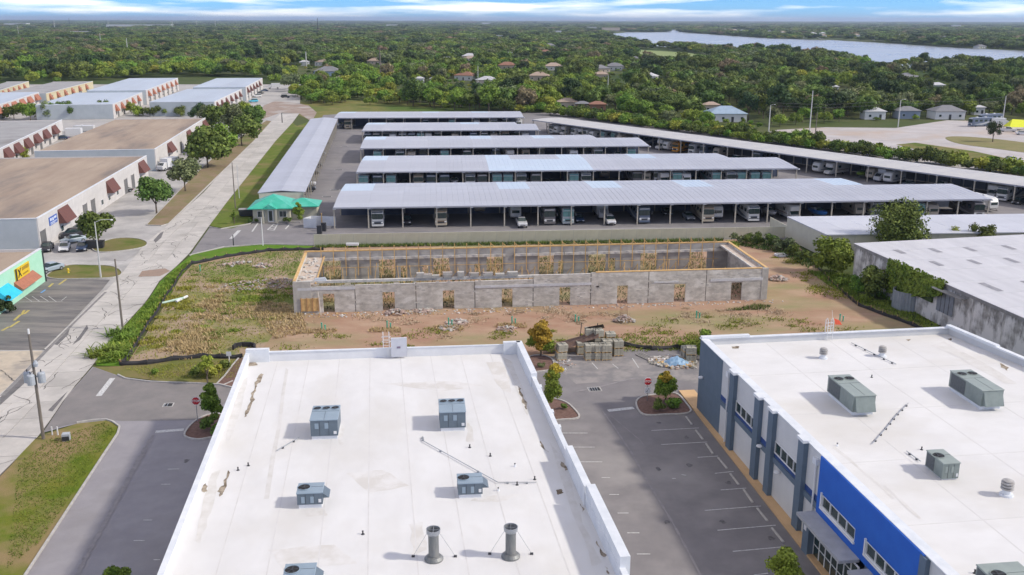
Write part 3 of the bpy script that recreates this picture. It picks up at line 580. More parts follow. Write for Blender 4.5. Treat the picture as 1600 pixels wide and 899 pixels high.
ac_unit((716, 780), 7.0, 1.75, 1.5, 1.2, 1, GRY, GRYT, 'small one-fan air conditioner between the bent conduit and the tall flues')
ac_unit((444, 932), 7.0, 1.8, 1.5, 1.2, 1, GRY, GRYT, 'small air conditioner nearest the camera, cut by the bottom edge of the photo')
BR2 = R_(7.0)
ac_unit((1331, 650), 7.25, 2.0, 5.0, 1.8, 2, GRN, GRNT, 'long grey-green two-fan air conditioner on the blue building, left of its twin', hood='f', rz=BR2)
ac_unit((1531, 641), 7.25, 2.0, 5.0, 1.8, 2, GRN, GRNT, 'long grey-green two-fan air conditioner near the right edge of the blue building roof', hood='f', rz=BR2)
ac_unit((1471, 751), 7.25, 1.3, 2.3, 1.35, 1, GRN, GRNT, 'small boxy grey-green air conditioner in the middle of the blue building roof', hood='', rz=BR2, curb=False)
ac_unit((1562, 960), 7.25, 2.6, 2.6, 1.6, 1, GRN, GRNT, 'grey-green air conditioner at the bottom right corner of the photo', hood='', rz=BR2)
def flue(px, label):
    g = G(*px, 7.0); t = thing('exhaust_flue', label, 'exhaust flue', (*g, 7.0)); t.scale = (.84, .84, .82)
    fm = mat('flue_metal', (.15, .165, .165), (.25, .25, .24), scale=2, rough=.5, metal=.3, stretch=(1, 1, .3))
    on(t, MB().lathe([(.72, 0), (.72, .12), (.55, .3), (.42, .34)], n=24), 'flashing_collar', fm, smooth=False)
    on(t, MB().lathe([(.40, .3), (.40, 1.1), (.405, 1.11), (.40, 1.12), (.40, 2.2)], n=24), 'pipe', fm)
    on(t, MB().lathe([(.42, 2.15), (.52, 2.3), (.54, 2.62), (.50, 2.62), (.47, 2.35), (.40, 2.3)], n=24), 'cap_ring', STEEL); on(t, MB().lathe([(.001, 2.36), (.47, 2.37)], n=24), 'flue_mouth', DARK)
    on(t, MB().box(-.49, .49, -.015, .015, 2.4, 2.58).box(-.015, .015, -.49, .49, 2.4, 2.58), 'damper_blade', STEEL)
    for sx in (-1, 1): on(t, MB().tube([(sx*.5, 0, 2.2), (sx*1.6, .35, .06)], .012, 4), 'guy_wire', STEEL); on(t, MB().box(sx*1.6-.12, sx*1.6+.12, .25, .45, 0, .1), 'anchor_block', DARK)
flue((678, 874), 'tall galvanised exhaust flue on the foreground roof, the left one of two'); flue((798, 870), 'tall galvanised exhaust flue with a rusty pipe, right one of two on the roof')
def mushroom(px, z, label, s=1.0):
    t = thing('roof_vent', label, 'roof vent', (*G(*px, z), z)); m = mat('vent_metal', (.45, .44, .42), (.35, .33, .31), scale=3, rough=.5)
    on(t, MB().lathe([(.45*s, 0), (.42*s, .12*s), (.28*s, .16*s), (.26*s, .5*s)], n=16), 'base', COPING)
    for k in range(3): on(t, MB().lathe([(.26*s, (.42+.2*k)*s), (.4*s, (.46+.2*k)*s), (.4*s, (.56+.2*k)*s), (.26*s, (.6+.2*k)*s)], n=16), 'vent_ring', m)
    on(t, MB().lathe([(.3*s, 1.0*s), (.34*s, 1.06*s), (.1*s, 1.14*s)], n=16), 'cap', m)
mushroom((1286, 560), 7.25, 'round turbine vent on the blue building roof, left one near the back parapet'); mushroom((1378, 557), 7.25, 'round turbine vent near the back parapet, right beside the black-clamped conduit'); mushroom((1572, 774), 7.25, 'round turbine vent near the right edge of the photo', 1.1)
def conduit(pts, z, label, nblk, r=.035, group=None, blk=True):
    g = P(pts, z); t = thing('conduit', label, 'conduit', (*g[0], z), 0, group); ll = [(p[0]-g[0][0], p[1]-g[0][1], .12) for p in g]
    on(t, MB().tube(ll, r, 6), 'pipe', STEEL)
    for k in range(nblk):
        s = (k+.5)/nblk*(len(ll)-1); i = min(int(s), len(ll)-2); p = lerp(ll[i], ll[i+1], s-i); on(t, MB().box(-.09, .09, -.07, .07, 0, .13), 'support_block', DARK if blk else STEEL, (p[0], p[1], 0))
conduit([(660, 684), (661, 691), (778, 756), (838, 756)], 7.0, 'thin bent grey conduit crossing the white foreground roof', 6, .03, blk=False)
conduit([(433, 706), (467, 686)], 7.0, 'short white pipe lying left of the left three-fan air conditioner', 2, .045)
conduit([(1330, 537.5), (1348, 546), (1366, 555), (1385, 564), (1400, 571)], 7.25, 'conduit on black blocks near the back parapet of the blue building', 5)
conduit([(1419, 632), (1401, 650), (1385, 670), (1363, 695)], 7.25, 'conduit on black blocks in the middle of the blue building roof', 8)
conduit([(1416, 707), (1438, 723)], 7.25, 'short conduit left of the small boxy air conditioner', 2)
for i, (u, v) in enumerate([(688, 631), (734, 699.5), (766, 713), (804.5, 729), (835.5, 749.5), (808, 758), (778.5, 767), (372, 735), (388, 728), (1485, 893), (1523, 896), (567, 835), (1308, 697), (1440, 703), (1362, 590)]):
    z = 7.0 if u < 1000 else 7.25; t = thing('vent_pipe', 'short capped vent pipe poking out of a flat white roof', 'vent pipe', (*G(u, v, z), z), 0, 'small vent pipes on the flat white roofs')
    on(t, MB().lathe([(.13, 0), (.1, .04), (.05, .06), (.05, .22)], n=10), 'boot', DARK if i % 3 else COPING); on(t, MB().lathe([(.06, .2), (.06, .26), (.02, .28)], n=10), 'cap', DARK)
def roof_ladder(px, z, label, flag=False):
    t = thing('roof_ladder', label, 'ladder', (*G(*px, z), z), YAW)
    for x in (-.3, .3): on(t, MB().tube([(x, 0, -.4), (x, 0, 2.0), (x, .25, 2.25), (x, .55, 2.0), (x, .55, 0)], .035, 6), 'rail', WHITE)
    for k in range(7): on(t, MB().tube([(-.3, 0, k*.3), (.3, 0, k*.3)], .02, 5), 'rung', WHITE)
    for z_ in (1.2, 1.7): on(t, MB().tube([(-.3, 0, z_), (-.45, .3, z_), (-.3, .55, z_), (.3, .55, z_), (.45, .3, z_), (.3, 0, z_)], .022, 5), 'hoop', WHITE)
    if flag: on(t, MB().add([(.3, 0, 2.3), (1.0, .1, 2.0), (1.3, .1, 1.5), (.5, 0, 1.6)], [(0, 1, 2, 3)]), 'flag', mat('red_cloth', (.62, .09, .04), rough=.8)); on(t, MB().tube([(.3, 0, 1.2), (.0, 0, 3.2)], .015, 4), 'flag_pole', WHITE)
roof_ladder((604, 553), 7.3, 'white caged roof ladder at the back parapet of the foreground building'); roof_ladder((1296, 530), 7.4, 'white caged roof ladder with a red flag on the blue building', True)
t = thing('roof_box', 'pale grey box behind the back parapet beside the roof ladder', 'box', (*G(611, 548, 8), 7.2), YAW); on(t, MB().bbox(0, 1.6, .3, .5, 0, 2.0), 'cabinet', mat('box_grey', (.55, .56, .6), (.5, .51, .55), scale=1)); on(t, MB().box(.6, .95, .27, .3, .9, 1.1), 'label_plate', mat('plate_grey', (.2, .16, .22)))
# ---------------- the old concrete warehouse with a white metal roof
OA, OB = G(1337, 381, 6), G(1600, 496, 6); oa = ang(OA, OB); OL = 70
OLD = thing('old_warehouse', 'weathered grey concrete warehouse with a white metal roof and dark skylights', 'warehouse', OA, oa)
OWALL = mat('weathered_wall', (.46, .44, .41), (.15, .14, .13), scale=.8, rough=.95, c3=(.68, .66, .63), s3=.45, t3=(.44, .56), stretch=(1.2, 1.2, .6), bump=.4, bs=5)
OROOF = mat('white_metal_roof', (.60, .595, .61), (.52, .515, .53), scale=.3, rough=.55, stretch=(.3, 2, 1))
pw = Shared('wall_panel', MB().box(.02, 5.98, 0, .3, 0, 5.6), OWALL)
for k in range(int(OL/6)): pw.put(OLD, (k*6, 0, 0))
on(OLD, MB().box(-.15, OL, -.12, .0, 5.5, 5.95), 'fascia', mat('grey_fascia', (.22, .21, .20), (.3, .29, .28), scale=1)); on(OLD, MB().box(0, .3, .3, 80, 0, 5.6), 'end_wall', OWALL)
slope = lambda y: 5.95+y*.02
rp = Shared('roof_panel', MB().add([(0, -.2, 5.95), (5.96, -.2, 5.95), (5.96, 80, 7.0), (0, 80, 7.0), (0, -.2, 6.02), (5.96, -.2, 6.02), (5.96, 80, 7.07), (0, 80, 7.07)], [(0, 3, 2, 1), (4, 5, 6, 7), (0, 1, 5, 4), (1, 2, 6, 5), (2, 3, 7, 6), (3, 0, 4, 7)]), OROOF)
for k in range(int(OL/6)+1): rp.put(OLD, (k*6-.3, 0, 0))
SKY = mat('skylight_sheet', (.24, .235, .25), (.33, .32, .33), scale=1.2, rough=.5)
for (a, b) in [((1395, 389.5), (1417, 395)), ((1450, 388), (1473, 394)), ((1504, 387), (1528, 393)), ((1564, 385), (1589, 391)), ((1450, 407.5), (1477, 414)), ((1510, 406), (1535, 412.5)), ((1566, 404), (1595, 411)), ((1534, 441), (1563, 454)), ((1597, 439), (1640, 455)), ((1640, 480), (1680, 500))]:
    p, q_ = inv(OA, oa, G(*a, 6.2)), inv(OA, oa, G(*b, 6.2)); y = (p[1]+q_[1])/2; on(OLD, MB().add([(p[0], y-.45, 6.05+(y-.45+.2)*.0131), (q_[0], y-.45, 6.05+(y-.25)*.0131), (q_[0], y+.45, 6.05+(y+.65)*.0131), (p[0], y+.45, 6.05+(y+.65)*.0131)], [(0, 1, 2, 3)]), 'skylight', SKY)
sx0, sx1 = along(OA, OB, 1466, 4)*dist(OA, OB), along(OA, OB, 1491, 4)*dist(OA, OB)
sh = on(OLD, MB().box(sx0, sx1, -.1, 0, 1.9, 4.8), 'shutter', mat('shutter_metal', (.24, .26, .29), (.19, .205, .225), scale=1.5)); on(OLD, MB().box(sx0-.2, sx1+2.4, -1.0, 0, 5.0, 5.15), 'ledge', CONC)
for k in range(1, 4): on(sh, MB().box(sx0+(sx1-sx0)*k/4-.03, sx0+(sx1-sx0)*k/4+.03, -.13, -.1, 1.9, 4.8), 'batten', DARK)
TK = thing('water_tank', 'round open corrugated grey tank beside the old warehouse', 'tank', G(1419, 481)); tm = MB(); rr = []
for k in range(64): a = k*2*math.pi/64; r = 2.25+(.06 if k % 2 else 0); rr.append((r*math.cos(a), r*math.sin(a)))
on(TK, MB().strip(rr+[rr[0]], 0, .08, 0, 2.7), 'wall', mat('tank_metal', (.30, .33, .36), (.22, .24, .26), scale=1, rough=.55)); on(TK, MB().lathe([(.01, 1.9), (2.2, 1.9)], n=24), 'sludge', mat('tank_sludge', (.06, .035, .03), (.12, .07, .05), scale=2))
for i, (u, v) in enumerate([(1566, 553), (1580, 559), (1594, 570)]):
    t = thing('condenser', ['dark condenser unit behind the blue building, left one by the old wall', 'dark condenser unit behind the blue building, middle one by the old wall', 'dark condenser unit behind the blue building, right one by the old wall'][i], 'condenser', (*G(u, v, 4), 2.6), oa)
    on(t, MB().bbox(-.6, .6, -.5, .5, 0, 1.3), 'casing', mat('dark_green_metal', (.07, .08, .075), rough=.5)); on(t, MB().lathe([(.38, 1.3), (.40, 1.34), (.1, 1.36)], n=12), 'fan_guard', STEEL); on(t, MB().box(-.7, .7, -.6, .6, -2.6, 0), 'stand', CONC)
# ---------------- cream storage building and ribbed fence
CA, CBq = G(1293, 366, 4.2), G(1600, 362, 4.2); ca = ang(CA, CBq); CREAM = mat('cream_metal', (.60, .575, .47), (.54, .515, .42), scale=.5, rough=.7, vary=.02)
CBD = thing('cream_storage_building', 'long low cream storage building with a white metal roof beside the ribbed fence', 'building', CA, ca)
f0 = inv(CA, ca, G(1232, 338.5, 4.2)); dd = f0[1]
sk = f0[0]/f0[1]
cp = Shared('wall_panel', MB().box(.02, 4.98, 0, .2, 0, 4.0), CREAM)
for k in range(20): cp.put(CBD, (k*5, 0, 0))
on(CBD, MB().strip([(0, 0), f0], 0, .2, 0, 4.0), 'end_wall', CREAM)
MR = mat('pale_metal_roof', (.56, .575, .62), (.51, .52, .565), scale=.12, rough=.5, stretch=(.4, 3, 1), vary=.05)
for k in range(20): on(CBD, MB().prism([(k*5-.3, -.4), (k*5+4.66, -.4), (k*5+4.66+f0[0], dd), (k*5-.3+f0[0], dd)], 4.02, 4.2), 'roof_panel', MR)
FP, FQ = G(491, 384.5), G(1232, 371.5); fa2 = ang(FP, FQ); fl = dist(FP, FQ)
FEN = thing('ribbed_metal_fence', 'long cream ribbed metal fence behind the unfinished block building', 'fence', FP, fa2)
pn = MB(); nw = 2.4; pn.box(0, nw-.03, 0, .02, .02, 2.1)
for k in range(8): pn.box(k*.3+.02, k*.3+.13, -.05, 0, .02, 2.1)
pn.box(0, nw-.03, -.06, .06, 2.1, 2.16); pf = Shared('fence_panel', pn, mat('fence_cream', (.62, .60, .47), (.55, .53, .41), scale=.7, rough=.6, vary=.03)); po = Shared('fence_post', MB().box(-.05, .05, .02, .12, 0, 2.2), STEEL)
for k in range(int(fl/nw)): pf.put(FEN, (k*nw, 0, 0)); po.put(FEN, (k*nw, 0, 0))
FE2 = thing('ribbed_metal_fence', 'short cream fence section stepping back beside the cream storage building', 'fence', G(1232, 372), R_(97)); pf.put(FE2, (0, 0, 0)); pf.put(FE2, (2.4, 0, 0)); pf.put(FE2, (4.8, 0, 0)); pf.put(FE2, (7.2, 0, 0))
# ---------------- open vehicle canopies
CANR = mat('canopy_roof', (.45, .468, .52), (.405, .42, .47), scale=.1, rough=.45, stretch=(.3, 1.4, 1), vary=.035, c3=(.36, .37, .41), s3=.22, t3=(.52, .8))
CANR2 = mat('canopy_roof_blue', (.50, .60, .70), (.47, .56, .66), scale=.1, rough=.4, vary=.03)
CANR3 = mat('canopy_roof_warm', (.50, .49, .47), (.45, .44, .43), scale=.1, rough=.5, vary=.03)
POSTM = mat('post_metal', (.50, .46, .38), (.42, .38, .30), scale=1, rough=.6); UND = mat('soffit_metal', (.20, .22, .27), rough=.7)
def canopy(org, a, length, depth, bay, label, roof=CANR, notch=0, h=4.3, rise=.5, alt=(), altm=None, back=False):
    t = thing('vehicle_canopy', label, 'canopy', org, a, 'open canopies of the storage lot'); n = max(2, int(round(length/bay))); bay = length/n
    def pan(y0, y1):
        m = MB(); K = 6
        f = lambda y: h+rise*math.sin(math.pi*min(1, max(0, y/depth)))
        ys = [y0+(y1-y0)*k/K for k in range(K+1)]
        top = []; x0, x1 = .01, bay-.01
        v = [(x, y, f(y)+dz) for dz in (0, .1) for y in ys for x in (x0, x1)]; fs = []; o = 2*(K+1)
        for k in range(K): i = 2*k; fs += [(i, i+2, i+3, i+1), (o+i, o+i+1, o+i+3, o+i+2), (i, o+i, o+i+2, i+2), (i+1, i+3, o+i+3, o+i+1)]
        fs += [(0, 1, o+1, o), (2*K, o+2*K, o+2*K+1, 2*K+1)]
        m.add(v, fs)
        for q in range(1, 6):
            x = bay*q/6
            for k in range(K): y, yy = ys[k], ys[k+1]; m.add([(x-.03, y, f(y)+.1), (x+.03, y, f(y)+.1), (x+.03, yy, f(yy)+.1), (x-.03, yy, f(yy)+.1), (x, y, f(y)+.13), (x, yy, f(yy)+.13)], [(0, 4, 5, 3), (4, 1, 2, 5)])
        return m
    S1 = Shared('roof_panel', pan(-.5, depth*.56), roof); S2 = Shared('roof_panel', pan(depth*.56+.02, depth), roof)
    for k in range(n):
        o1 = S1.put(t, (k*bay, 0, 0)); objs = [o1]
        if k < n-notch: objs.append(S2.put(t, (k*bay, 0, 0)))
        if k in alt:
            o1.material_slots[0].link = 'OBJECT'; o1.material_slots[0].material = altm
        if (k*7) % 11 < 3 and len(objs) > 1: objs[1].material_slots[0].link = 'OBJECT'; objs[1].material_slots[0].material = CANR2 if roof is CANR else roof
    pst = Shared('post', MB().box(-.12, .12, -.12, .12, 0, h), POSTM); br = Shared('bracket', MB().box(-.1, .5, -.45, -.25, h-.35, h-.05), WHITE)
    gb = Shared('girder', MB().box(-.1, .1, 0, depth*.5, h-.3, h-.02), UND)
    on(t, MB().box(-.1, length+.1, -.55, -.42, h-.22, h+.06), 'eave_beam', mat('eave_beam', (.33, .34, .38), rough=.6)); on(t, MB().box(0, length, depth*.5-.1, depth*.5+.1, h-.05, h+rise-.05), 'ridge_beam', UND)
    for k in range(n+1):
        x = k*bay; pst.put(t, (min(x, length-.15)+.06 if k == 0 else min(x, length-.15), 0, 0)); br.put(t, (x, 0, 0)); gb.put(t, (x, .1, 0))
        pst.put(t, (x, depth*.5, 0))
        if k <= n-notch: pst.put(t, (x, depth-.4, 0))
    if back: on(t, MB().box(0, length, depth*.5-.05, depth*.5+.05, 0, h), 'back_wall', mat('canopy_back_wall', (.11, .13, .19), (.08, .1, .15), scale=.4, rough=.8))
    return t
def between(a, b, z=4.3): p, q_ = G(*a, z), G(*b, z); return p, ang(p, q_), dist(p, q_)
ROWS = []
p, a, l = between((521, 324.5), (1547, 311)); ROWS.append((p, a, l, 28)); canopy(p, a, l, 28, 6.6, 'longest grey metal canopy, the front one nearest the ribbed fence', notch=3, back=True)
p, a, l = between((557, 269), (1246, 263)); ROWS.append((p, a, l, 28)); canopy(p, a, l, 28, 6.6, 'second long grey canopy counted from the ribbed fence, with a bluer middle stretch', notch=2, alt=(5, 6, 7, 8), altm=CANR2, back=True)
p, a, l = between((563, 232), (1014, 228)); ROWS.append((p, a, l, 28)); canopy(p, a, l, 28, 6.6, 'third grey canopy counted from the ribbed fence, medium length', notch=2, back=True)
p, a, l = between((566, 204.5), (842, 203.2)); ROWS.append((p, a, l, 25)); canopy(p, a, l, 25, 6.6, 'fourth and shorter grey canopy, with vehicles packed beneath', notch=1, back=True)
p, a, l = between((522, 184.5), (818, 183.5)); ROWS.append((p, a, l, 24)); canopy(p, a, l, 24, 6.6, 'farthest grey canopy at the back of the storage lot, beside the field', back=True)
p0_, p1_ = G(833, 187.5, 4.3), G(1600, 291, 4.3); l = dist(p0_, p1_)*1.25; DG = (p0_, ang(p0_, p1_), l, 13); canopy(p0_, ang(p0_, p1_), l, 13, 9.5, 'long diagonal beige canopy along the hedge on the right of the lot', roof=CANR3, rise=.25)
DGW = children(bpy.data.objects['vehicle_canopy.005'])
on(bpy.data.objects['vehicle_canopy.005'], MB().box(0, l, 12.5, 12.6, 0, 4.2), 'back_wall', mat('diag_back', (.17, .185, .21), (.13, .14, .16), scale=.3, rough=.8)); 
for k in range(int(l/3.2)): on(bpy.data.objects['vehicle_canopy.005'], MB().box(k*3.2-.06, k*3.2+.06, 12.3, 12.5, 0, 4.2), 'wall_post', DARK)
# the canopy along the road: closed towards the road, open towards the lane
q4 = [G(405, 302, 4), G(470, 304, 4), G(517, 188, 4), G(487, 186, 4)]; LCo = q4[0]; lca = ang(q4[0], q4[3])
LC = thing('roadside_canopy', 'long narrow grey canopy beside the road with a cream outer wall', 'canopy', LCo, lca); LW = dist(q4[0], q4[1]); LL = dist(q4[0], q4[3]); nb = 24
def lpan():
    m = MB(); b = LL/nb; ys = [.35, -LW*.5, -LW-.35]; zs = [3.95, 4.4, 4.0]
    for i in range(2): m.add([(0.01, ys[i], zs[i]), (b-.02, ys[i], zs[i]), (b-.02, ys[i+1], zs[i+1]), (0.01, ys[i+1], zs[i+1]), (0.01, ys[i], zs[i]+.1), (b-.02, ys[i], zs[i]+.1), (b-.02, ys[i+1], zs[i+1]+.1), (0.01, ys[i+1], zs[i+1]+.1)], [(0, 3, 2, 1), (4, 5, 6, 7), (0, 1, 5, 4), (1, 2, 6, 5), (2, 3, 7, 6), (3, 0, 4, 7)])
    return m
lp = Shared('roof_panel', lpan(), CANR); lw = Shared('wall_panel', MB().box(.02, LL/nb-.02, -.1, .1, 0, 3.95), CREAM); lpost = Shared('post', MB().box(-.12, .12, -.12, .12, 0, 3.9), POSTM)
for k in range(nb): lp.put(LC, (k*LL/nb, 0, 0)); lw.put(LC, (k*LL/nb, 0, 0)); lpost.put(LC, (k*LL/nb, -LW, 0))
on(LC, MB().box(.1, .3, -LW, -.1, 0, 4.0), 'end_wall', CREAM)
# ---------------- site office with the green roof
OO = G(396, 347.5); of = R_(5); OW, OD = 7.4, 8.0
OF = thing('site_office', 'small cream office with a bright turquoise green hipped metal roof', 'office', OO, of); OCR = mat('office_stucco', (.50, .48, .38), (.46, .44, .34), scale=1, rough=.85); GR = mat('green_metal_roof', (.03, .40, .27), (.05, .47, .33), scale=.7, rough=.4, c3=(.10, .50, .38), s3=.5)
on(OF, MB().box(0, OW, 0, OD, 0, 2.8), 'wall', OCR); on(OF, MB().box(OW, OW+5.2, 2.5, OD-.5, 0, 2.7), 'wing_wall', OCR)
def hip(x0, x1, y0, y1, z0, z1, m, name='roof'):
    w_, d_ = x1-x0, y1-y0; rdg = MB()
    if w_ >= d_: r0, r1 = (x0+d_/2, (y0+y1)/2, z1), (x1-d_/2, (y0+y1)/2, z1)
    else: r0, r1 = ((x0+x1)/2, y0+w_/2, z1), ((x0+x1)/2, y1-w_/2, z1)
    v = [(x0, y0, z0), (x1, y0, z0), (x1, y1, z0), (x0, y1, z0), r0, r1, (x0, y0, z0-.15), (x1, y0, z0-.15), (x1, y1, z0-.15), (x0, y1, z0-.15)]
    f = [(0, 1, 5, 4), (1, 2, 5), (2, 3, 4, 5), (3, 0, 4)] if w_ >= d_ else [(0, 1, 4), (1, 2, 5, 4), (2, 3, 5), (3, 0, 4, 5)]
    return rdg.add(v, f+[(0, 6, 7, 1), (1, 7, 8, 2), (2, 8, 9, 3), (3, 9, 6, 0), (6, 9, 8, 7)])
on(OF, hip(-.9, OW+.9, -.9, OD+.9, 2.95, 5.1, GR), 'roof', GR); on(OF, hip(OW-1.5, OW+5.8, 1.3, OD+.2, 2.9, 4.1, GR), 'roof', GR)
on(OF, MB().add([(2.0, -1.7, 2.95), (5.2, -1.7, 2.95), (3.6, -1.7, 3.9), (3.6, 2, 3.9), (2.0, .5, 2.95), (5.2, .5, 2.95)], [(0, 1, 2), (0, 2, 3, 4), (1, 5, 3, 2)]), 'porch_roof', GR)
for x in (2.25, 4.85): on(OF, MB().box(x-.15, x+.15, -1.55, -1.25, 0, 2.95), 'porch_column', OCR)
for x in (.9, 5.3): w_ = on(OF, MB().box(x, x+1.5, -.06, 0, 1.0, 2.3), 'window', WHITE); [on(w_, MB().box(x+.08+j*.7, x+.72+j*.7, -.09, -.06, 1.08, 2.22), 'pane', GLASS) for j in range(2)]
d_ = on(OF, MB().box(3.0, 4.1, -.06, 0, 0, 2.5), 'door', WHITE); on(d_, MB().box(3.2, 3.9, -.09, -.06, .25, 2.3), 'pane', GLASS)
rb_ = MB()
for k in range(12): rb_.box(-.3+k*.7, -.26+k*.7, -.95, -.9, 2.8, 3.0)
on(OF, rb_, 'roof_rib', GR)
# gate, bins, enclosure beside the office
EN = thing('bin_enclosure', 'white walled bin enclosure between the office and the front canopy', 'enclosure', G(475, 356), R_(-8)); ep = Shared('screen_panel', MB().box(0, 2.6, 0, .08, 0, 1.9), mat('screen_white', (.62, .64, .66), (.55, .57, .59), scale=1))
for x, y, rz in ((0, 0, 0), (0, 0, 75), (.6, 2.5, 10), (3.2, 2.9, -10)): ep.put(EN, (x, y, 0), R_(rz))
GT = thing('gate', 'white panelled sliding gate between the bin enclosure and the front canopy', 'gate', G(504, 353), R_(3)); ep.put(GT, (0, 0, 0)); on(GT, MB().box(-.2, .0, -.1, .1, 0, 2.6), 'gate_post', WOOD)
for i, (u, v) in enumerate([(499.5, 365.5), (506, 361)]): t = thing('gate_motor', ['black gate motor cabinet at the left end of the ribbed fence', 'black bin beside the gate motor cabinet'][i], 'cabinet' if i == 0 else 'bin', G(u, v)); on(t, MB().bbox(-.45, .45, -.4, .4, 0, 1.5), 'body', DARK); on(t, MB().box(-.48, .48, -.43, .43, 1.5, 1.58), 'lid', BLACK)
t = thing('skip', 'dark rubbish skip on the grass left of the office', 'skip', G(386, 338), R_(10)); on(t, MB().loft([[(-1.4, -.8, .2), (1.4, -.8, .2), (1.6, -.9, 1.5), (-1.6, -.9, 1.5)], [(-1.4, .8, .2), (1.4, .8, .2), (1.6, .9, 1.5), (-1.6, .9, 1.5)]]), 'body', DARK); on(t, MB().box(-1.62, 1.62, -.92, .92, 1.5, 1.6), 'lid', mat('skip_lid', (.3, .3, .3)))
# ---------------- industrial units on the left
BRN = mat('brown_shingles', (.17, .065, .05), (.11, .05, .045), scale=2.5, rough=.85, stretch=(1, 1, 2)); TERRA = mat('terracotta_shingles', (.42, .17, .10), (.33, .13, .08), scale=2, rough=.85)
TANR = mat('weathered_tan_roof', (.40, .315, .235), (.31, .235, .175), scale=.12, rough=.95, c3=(.20, .165, .14), s3=.09, t3=(.52, .72), stretch=(.35, 1.6, 1)); GRYR = mat('weathered_grey_roof', (.36, .355, .35), (.29, .285, .28), scale=.15, rough=.9, c3=(.22, .21, .20), s3=.1, t3=(.55, .7))
BLUR = mat('pale_blue_roof', (.47, .53, .60), (.42, .47, .53), scale=.05, rough=.5, stretch=(.4, 2, 1), vary=.03); IWALL = mat('tilt_wall', (.62, .595, .565), (.54, .515, .49), scale=.6, rough=.9, vary=.04); IWALLY = mat('tilt_wall_cream', (.60, .54, .36), (.54, .47, .3), scale=.6, rough=.9, vary=.04); IFR = mat('front_wall_grey', (.42, .46, .48), (.37, .41, .43), scale=.3, rough=.85)
DOORM = mat('roller_door', (.13, .13, .13), (.17, .165, .16), scale=1, rough=.6)
def unit(near, far, z, width, label, roof, awn, wall=IWALL, pitch=9.0, aw=4.4, items=None, front=IFR, z0=0, hz=.6):
    A, B = G(*near, z), G(*far, z); a = ang(A, B); l = dist(A, B)
    t = thing('industrial_unit', label, 'industrial building', A, a); n = max(1, int(round(l/6.0))); b = l/n
    wp = Shared('wall_panel', MB().box(.02, b-.02, 0, .25, 0, z-.12), wall)
    for k in range(n): wp.put(t, (k*b, 0, 0))
    on(t, MB().box(-.05, l+.05, -.06, .32, z-.12, z), 'coping', COPING if roof is not BLUR else WHITE)
    on(t, MB().box(-.02, .25, .25, width, 0, z-.12), 'front_wall', front); on(t, MB().box(-.08, .32, .32, width, z-.12, z-.01), 'coping', COPING); on(t, MB().box(l-.3, l, .3, width, 0, z-.1), 'back_wall', IWALL)
    nr = max(2, int(width/14))
    for k in range(nr): on(t, MB().box(.3, l-.3, .3+k*(width-.3)/nr, .3+(k+1)*(width-.3)/nr-.05, z-.75 if roof is not BLUR else z-.2, z-.35 if roof is not BLUR else z+.05+.02*k), 'roof_section', roof)
    dsh = Shared('roller_door', MB().box(0, 2.6, -.04, .02, 0, 3.4).box(-.1, 0, -.07, .02, 0, 3.5).box(2.6, 2.7, -.07, .02, 0, 3.5), DOORM)
    aws = Shared('awning', MB().add([(0, 0, z-hz), (aw, 0, z-hz), (aw, -1.5, z-3.2), (0, -1.5, z-3.2), (0, 0, z-3.2), (aw, 0, z-3.2)], [(0, 3, 2, 1), (0, 4, 3), (1, 2, 5), (3, 4, 5, 2)]), awn)
    ws = Shared('window', MB().box(0, 1.6, -.05, .02, 1.0, 2.2), WHITE)
    def win(x):
        o = ws.put(t, (x, 0, 0)); p_ = link('pane', PANEM, o); 
    if items is None:
        items = []; x = pitch*.3
        while x < l-aw-2: items += [('a', x), ('w', x+1), ('d', x+aw+.8)]; x += pitch*(.82+.36*((len(items)*37) % 10)/10)
        pos = items
    else: pos = [(k, along(A, B, u, 3)*l) for k, u in items]
    for k, x in pos:
        if k == 'a': aws.put(t, (x, 0, 0)); win(x+.6)
        elif k == 'd': dsh.put(t, (x, 0, 0))
        elif k == 'w': win(x)
    return t, A, a, l
pm_ = MB().box(.12, 1.48, -.08, -.05, 1.1, 2.1).build('pane', GLASS); PANEM = pm_.data; bpy.data.objects.remove(pm_)
U1 = unit((58, 341), (229, 243), 6, 75, 'nearest left industrial building with a tan roof, brown awnings and a blue sign', TANR, BRN, items=[('d', 63), ('a', 92), ('d', 129.5), ('d', 142), ('a', 167), ('d', 194), ('d', 205), ('a', 217), ('w', 157), ('w', 181)], aw=6.2)
x = along(U1[1], U1[1] and G(229, 243, 6), 76, 4.5)*U1[3]; x1_ = along(U1[1], G(229, 243, 6), 88, 4.5)*U1[3]
sg = on(U1[0], MB().box(x, x1_, -.12, 0, 3.4, 4.9), 'sign', mat('sign_blue', (.05, .12, .42))); WS = MB()
for i, (a0, a1, z0, z1) in enumerate([(.08, .3, .8, 1.3), (.36, .55, .7, 1.25), (.6, .9, .9, 1.3), (.1, .9, .35, .5), (.1, .7, .12, .24)]): WS.box(x+(x1_-x)*a0, x+(x1_-x)*a1, -.14, -.12, 3.4+z0, 3.4+z1)
on(sg, WS, 'sign_print', mat('sign_white', (.6, .65, .75)))
unit((242, 233), (321, 184), 6, 31, 'tan-roofed industrial building behind the nearest one, with brown awnings', TANR, BRN, items=[('a', 262), ('w', 275), ('d', 281), ('a', 292), ('w', 306), ('w', 312), ('a', 317)], aw=7, front=IFR)
unit((-2, 233), (97, 187), 6, 55, 'grey-roofed industrial building at the left edge, with dark brown awnings', GRYR, BRN, pitch=13, aw=6.5)
unit((-40, 176), (61, 144), 6, 62, 'pale blue-roofed industrial building at the left edge with orange awnings', BLUR, TERRA, pitch=14, aw=8)
unit((176, 163), (223, 144), 6, 30, 'pale blue-roofed industrial building with terracotta awnings left of the parked red car', BLUR, TERRA, pitch=14, aw=3.4)
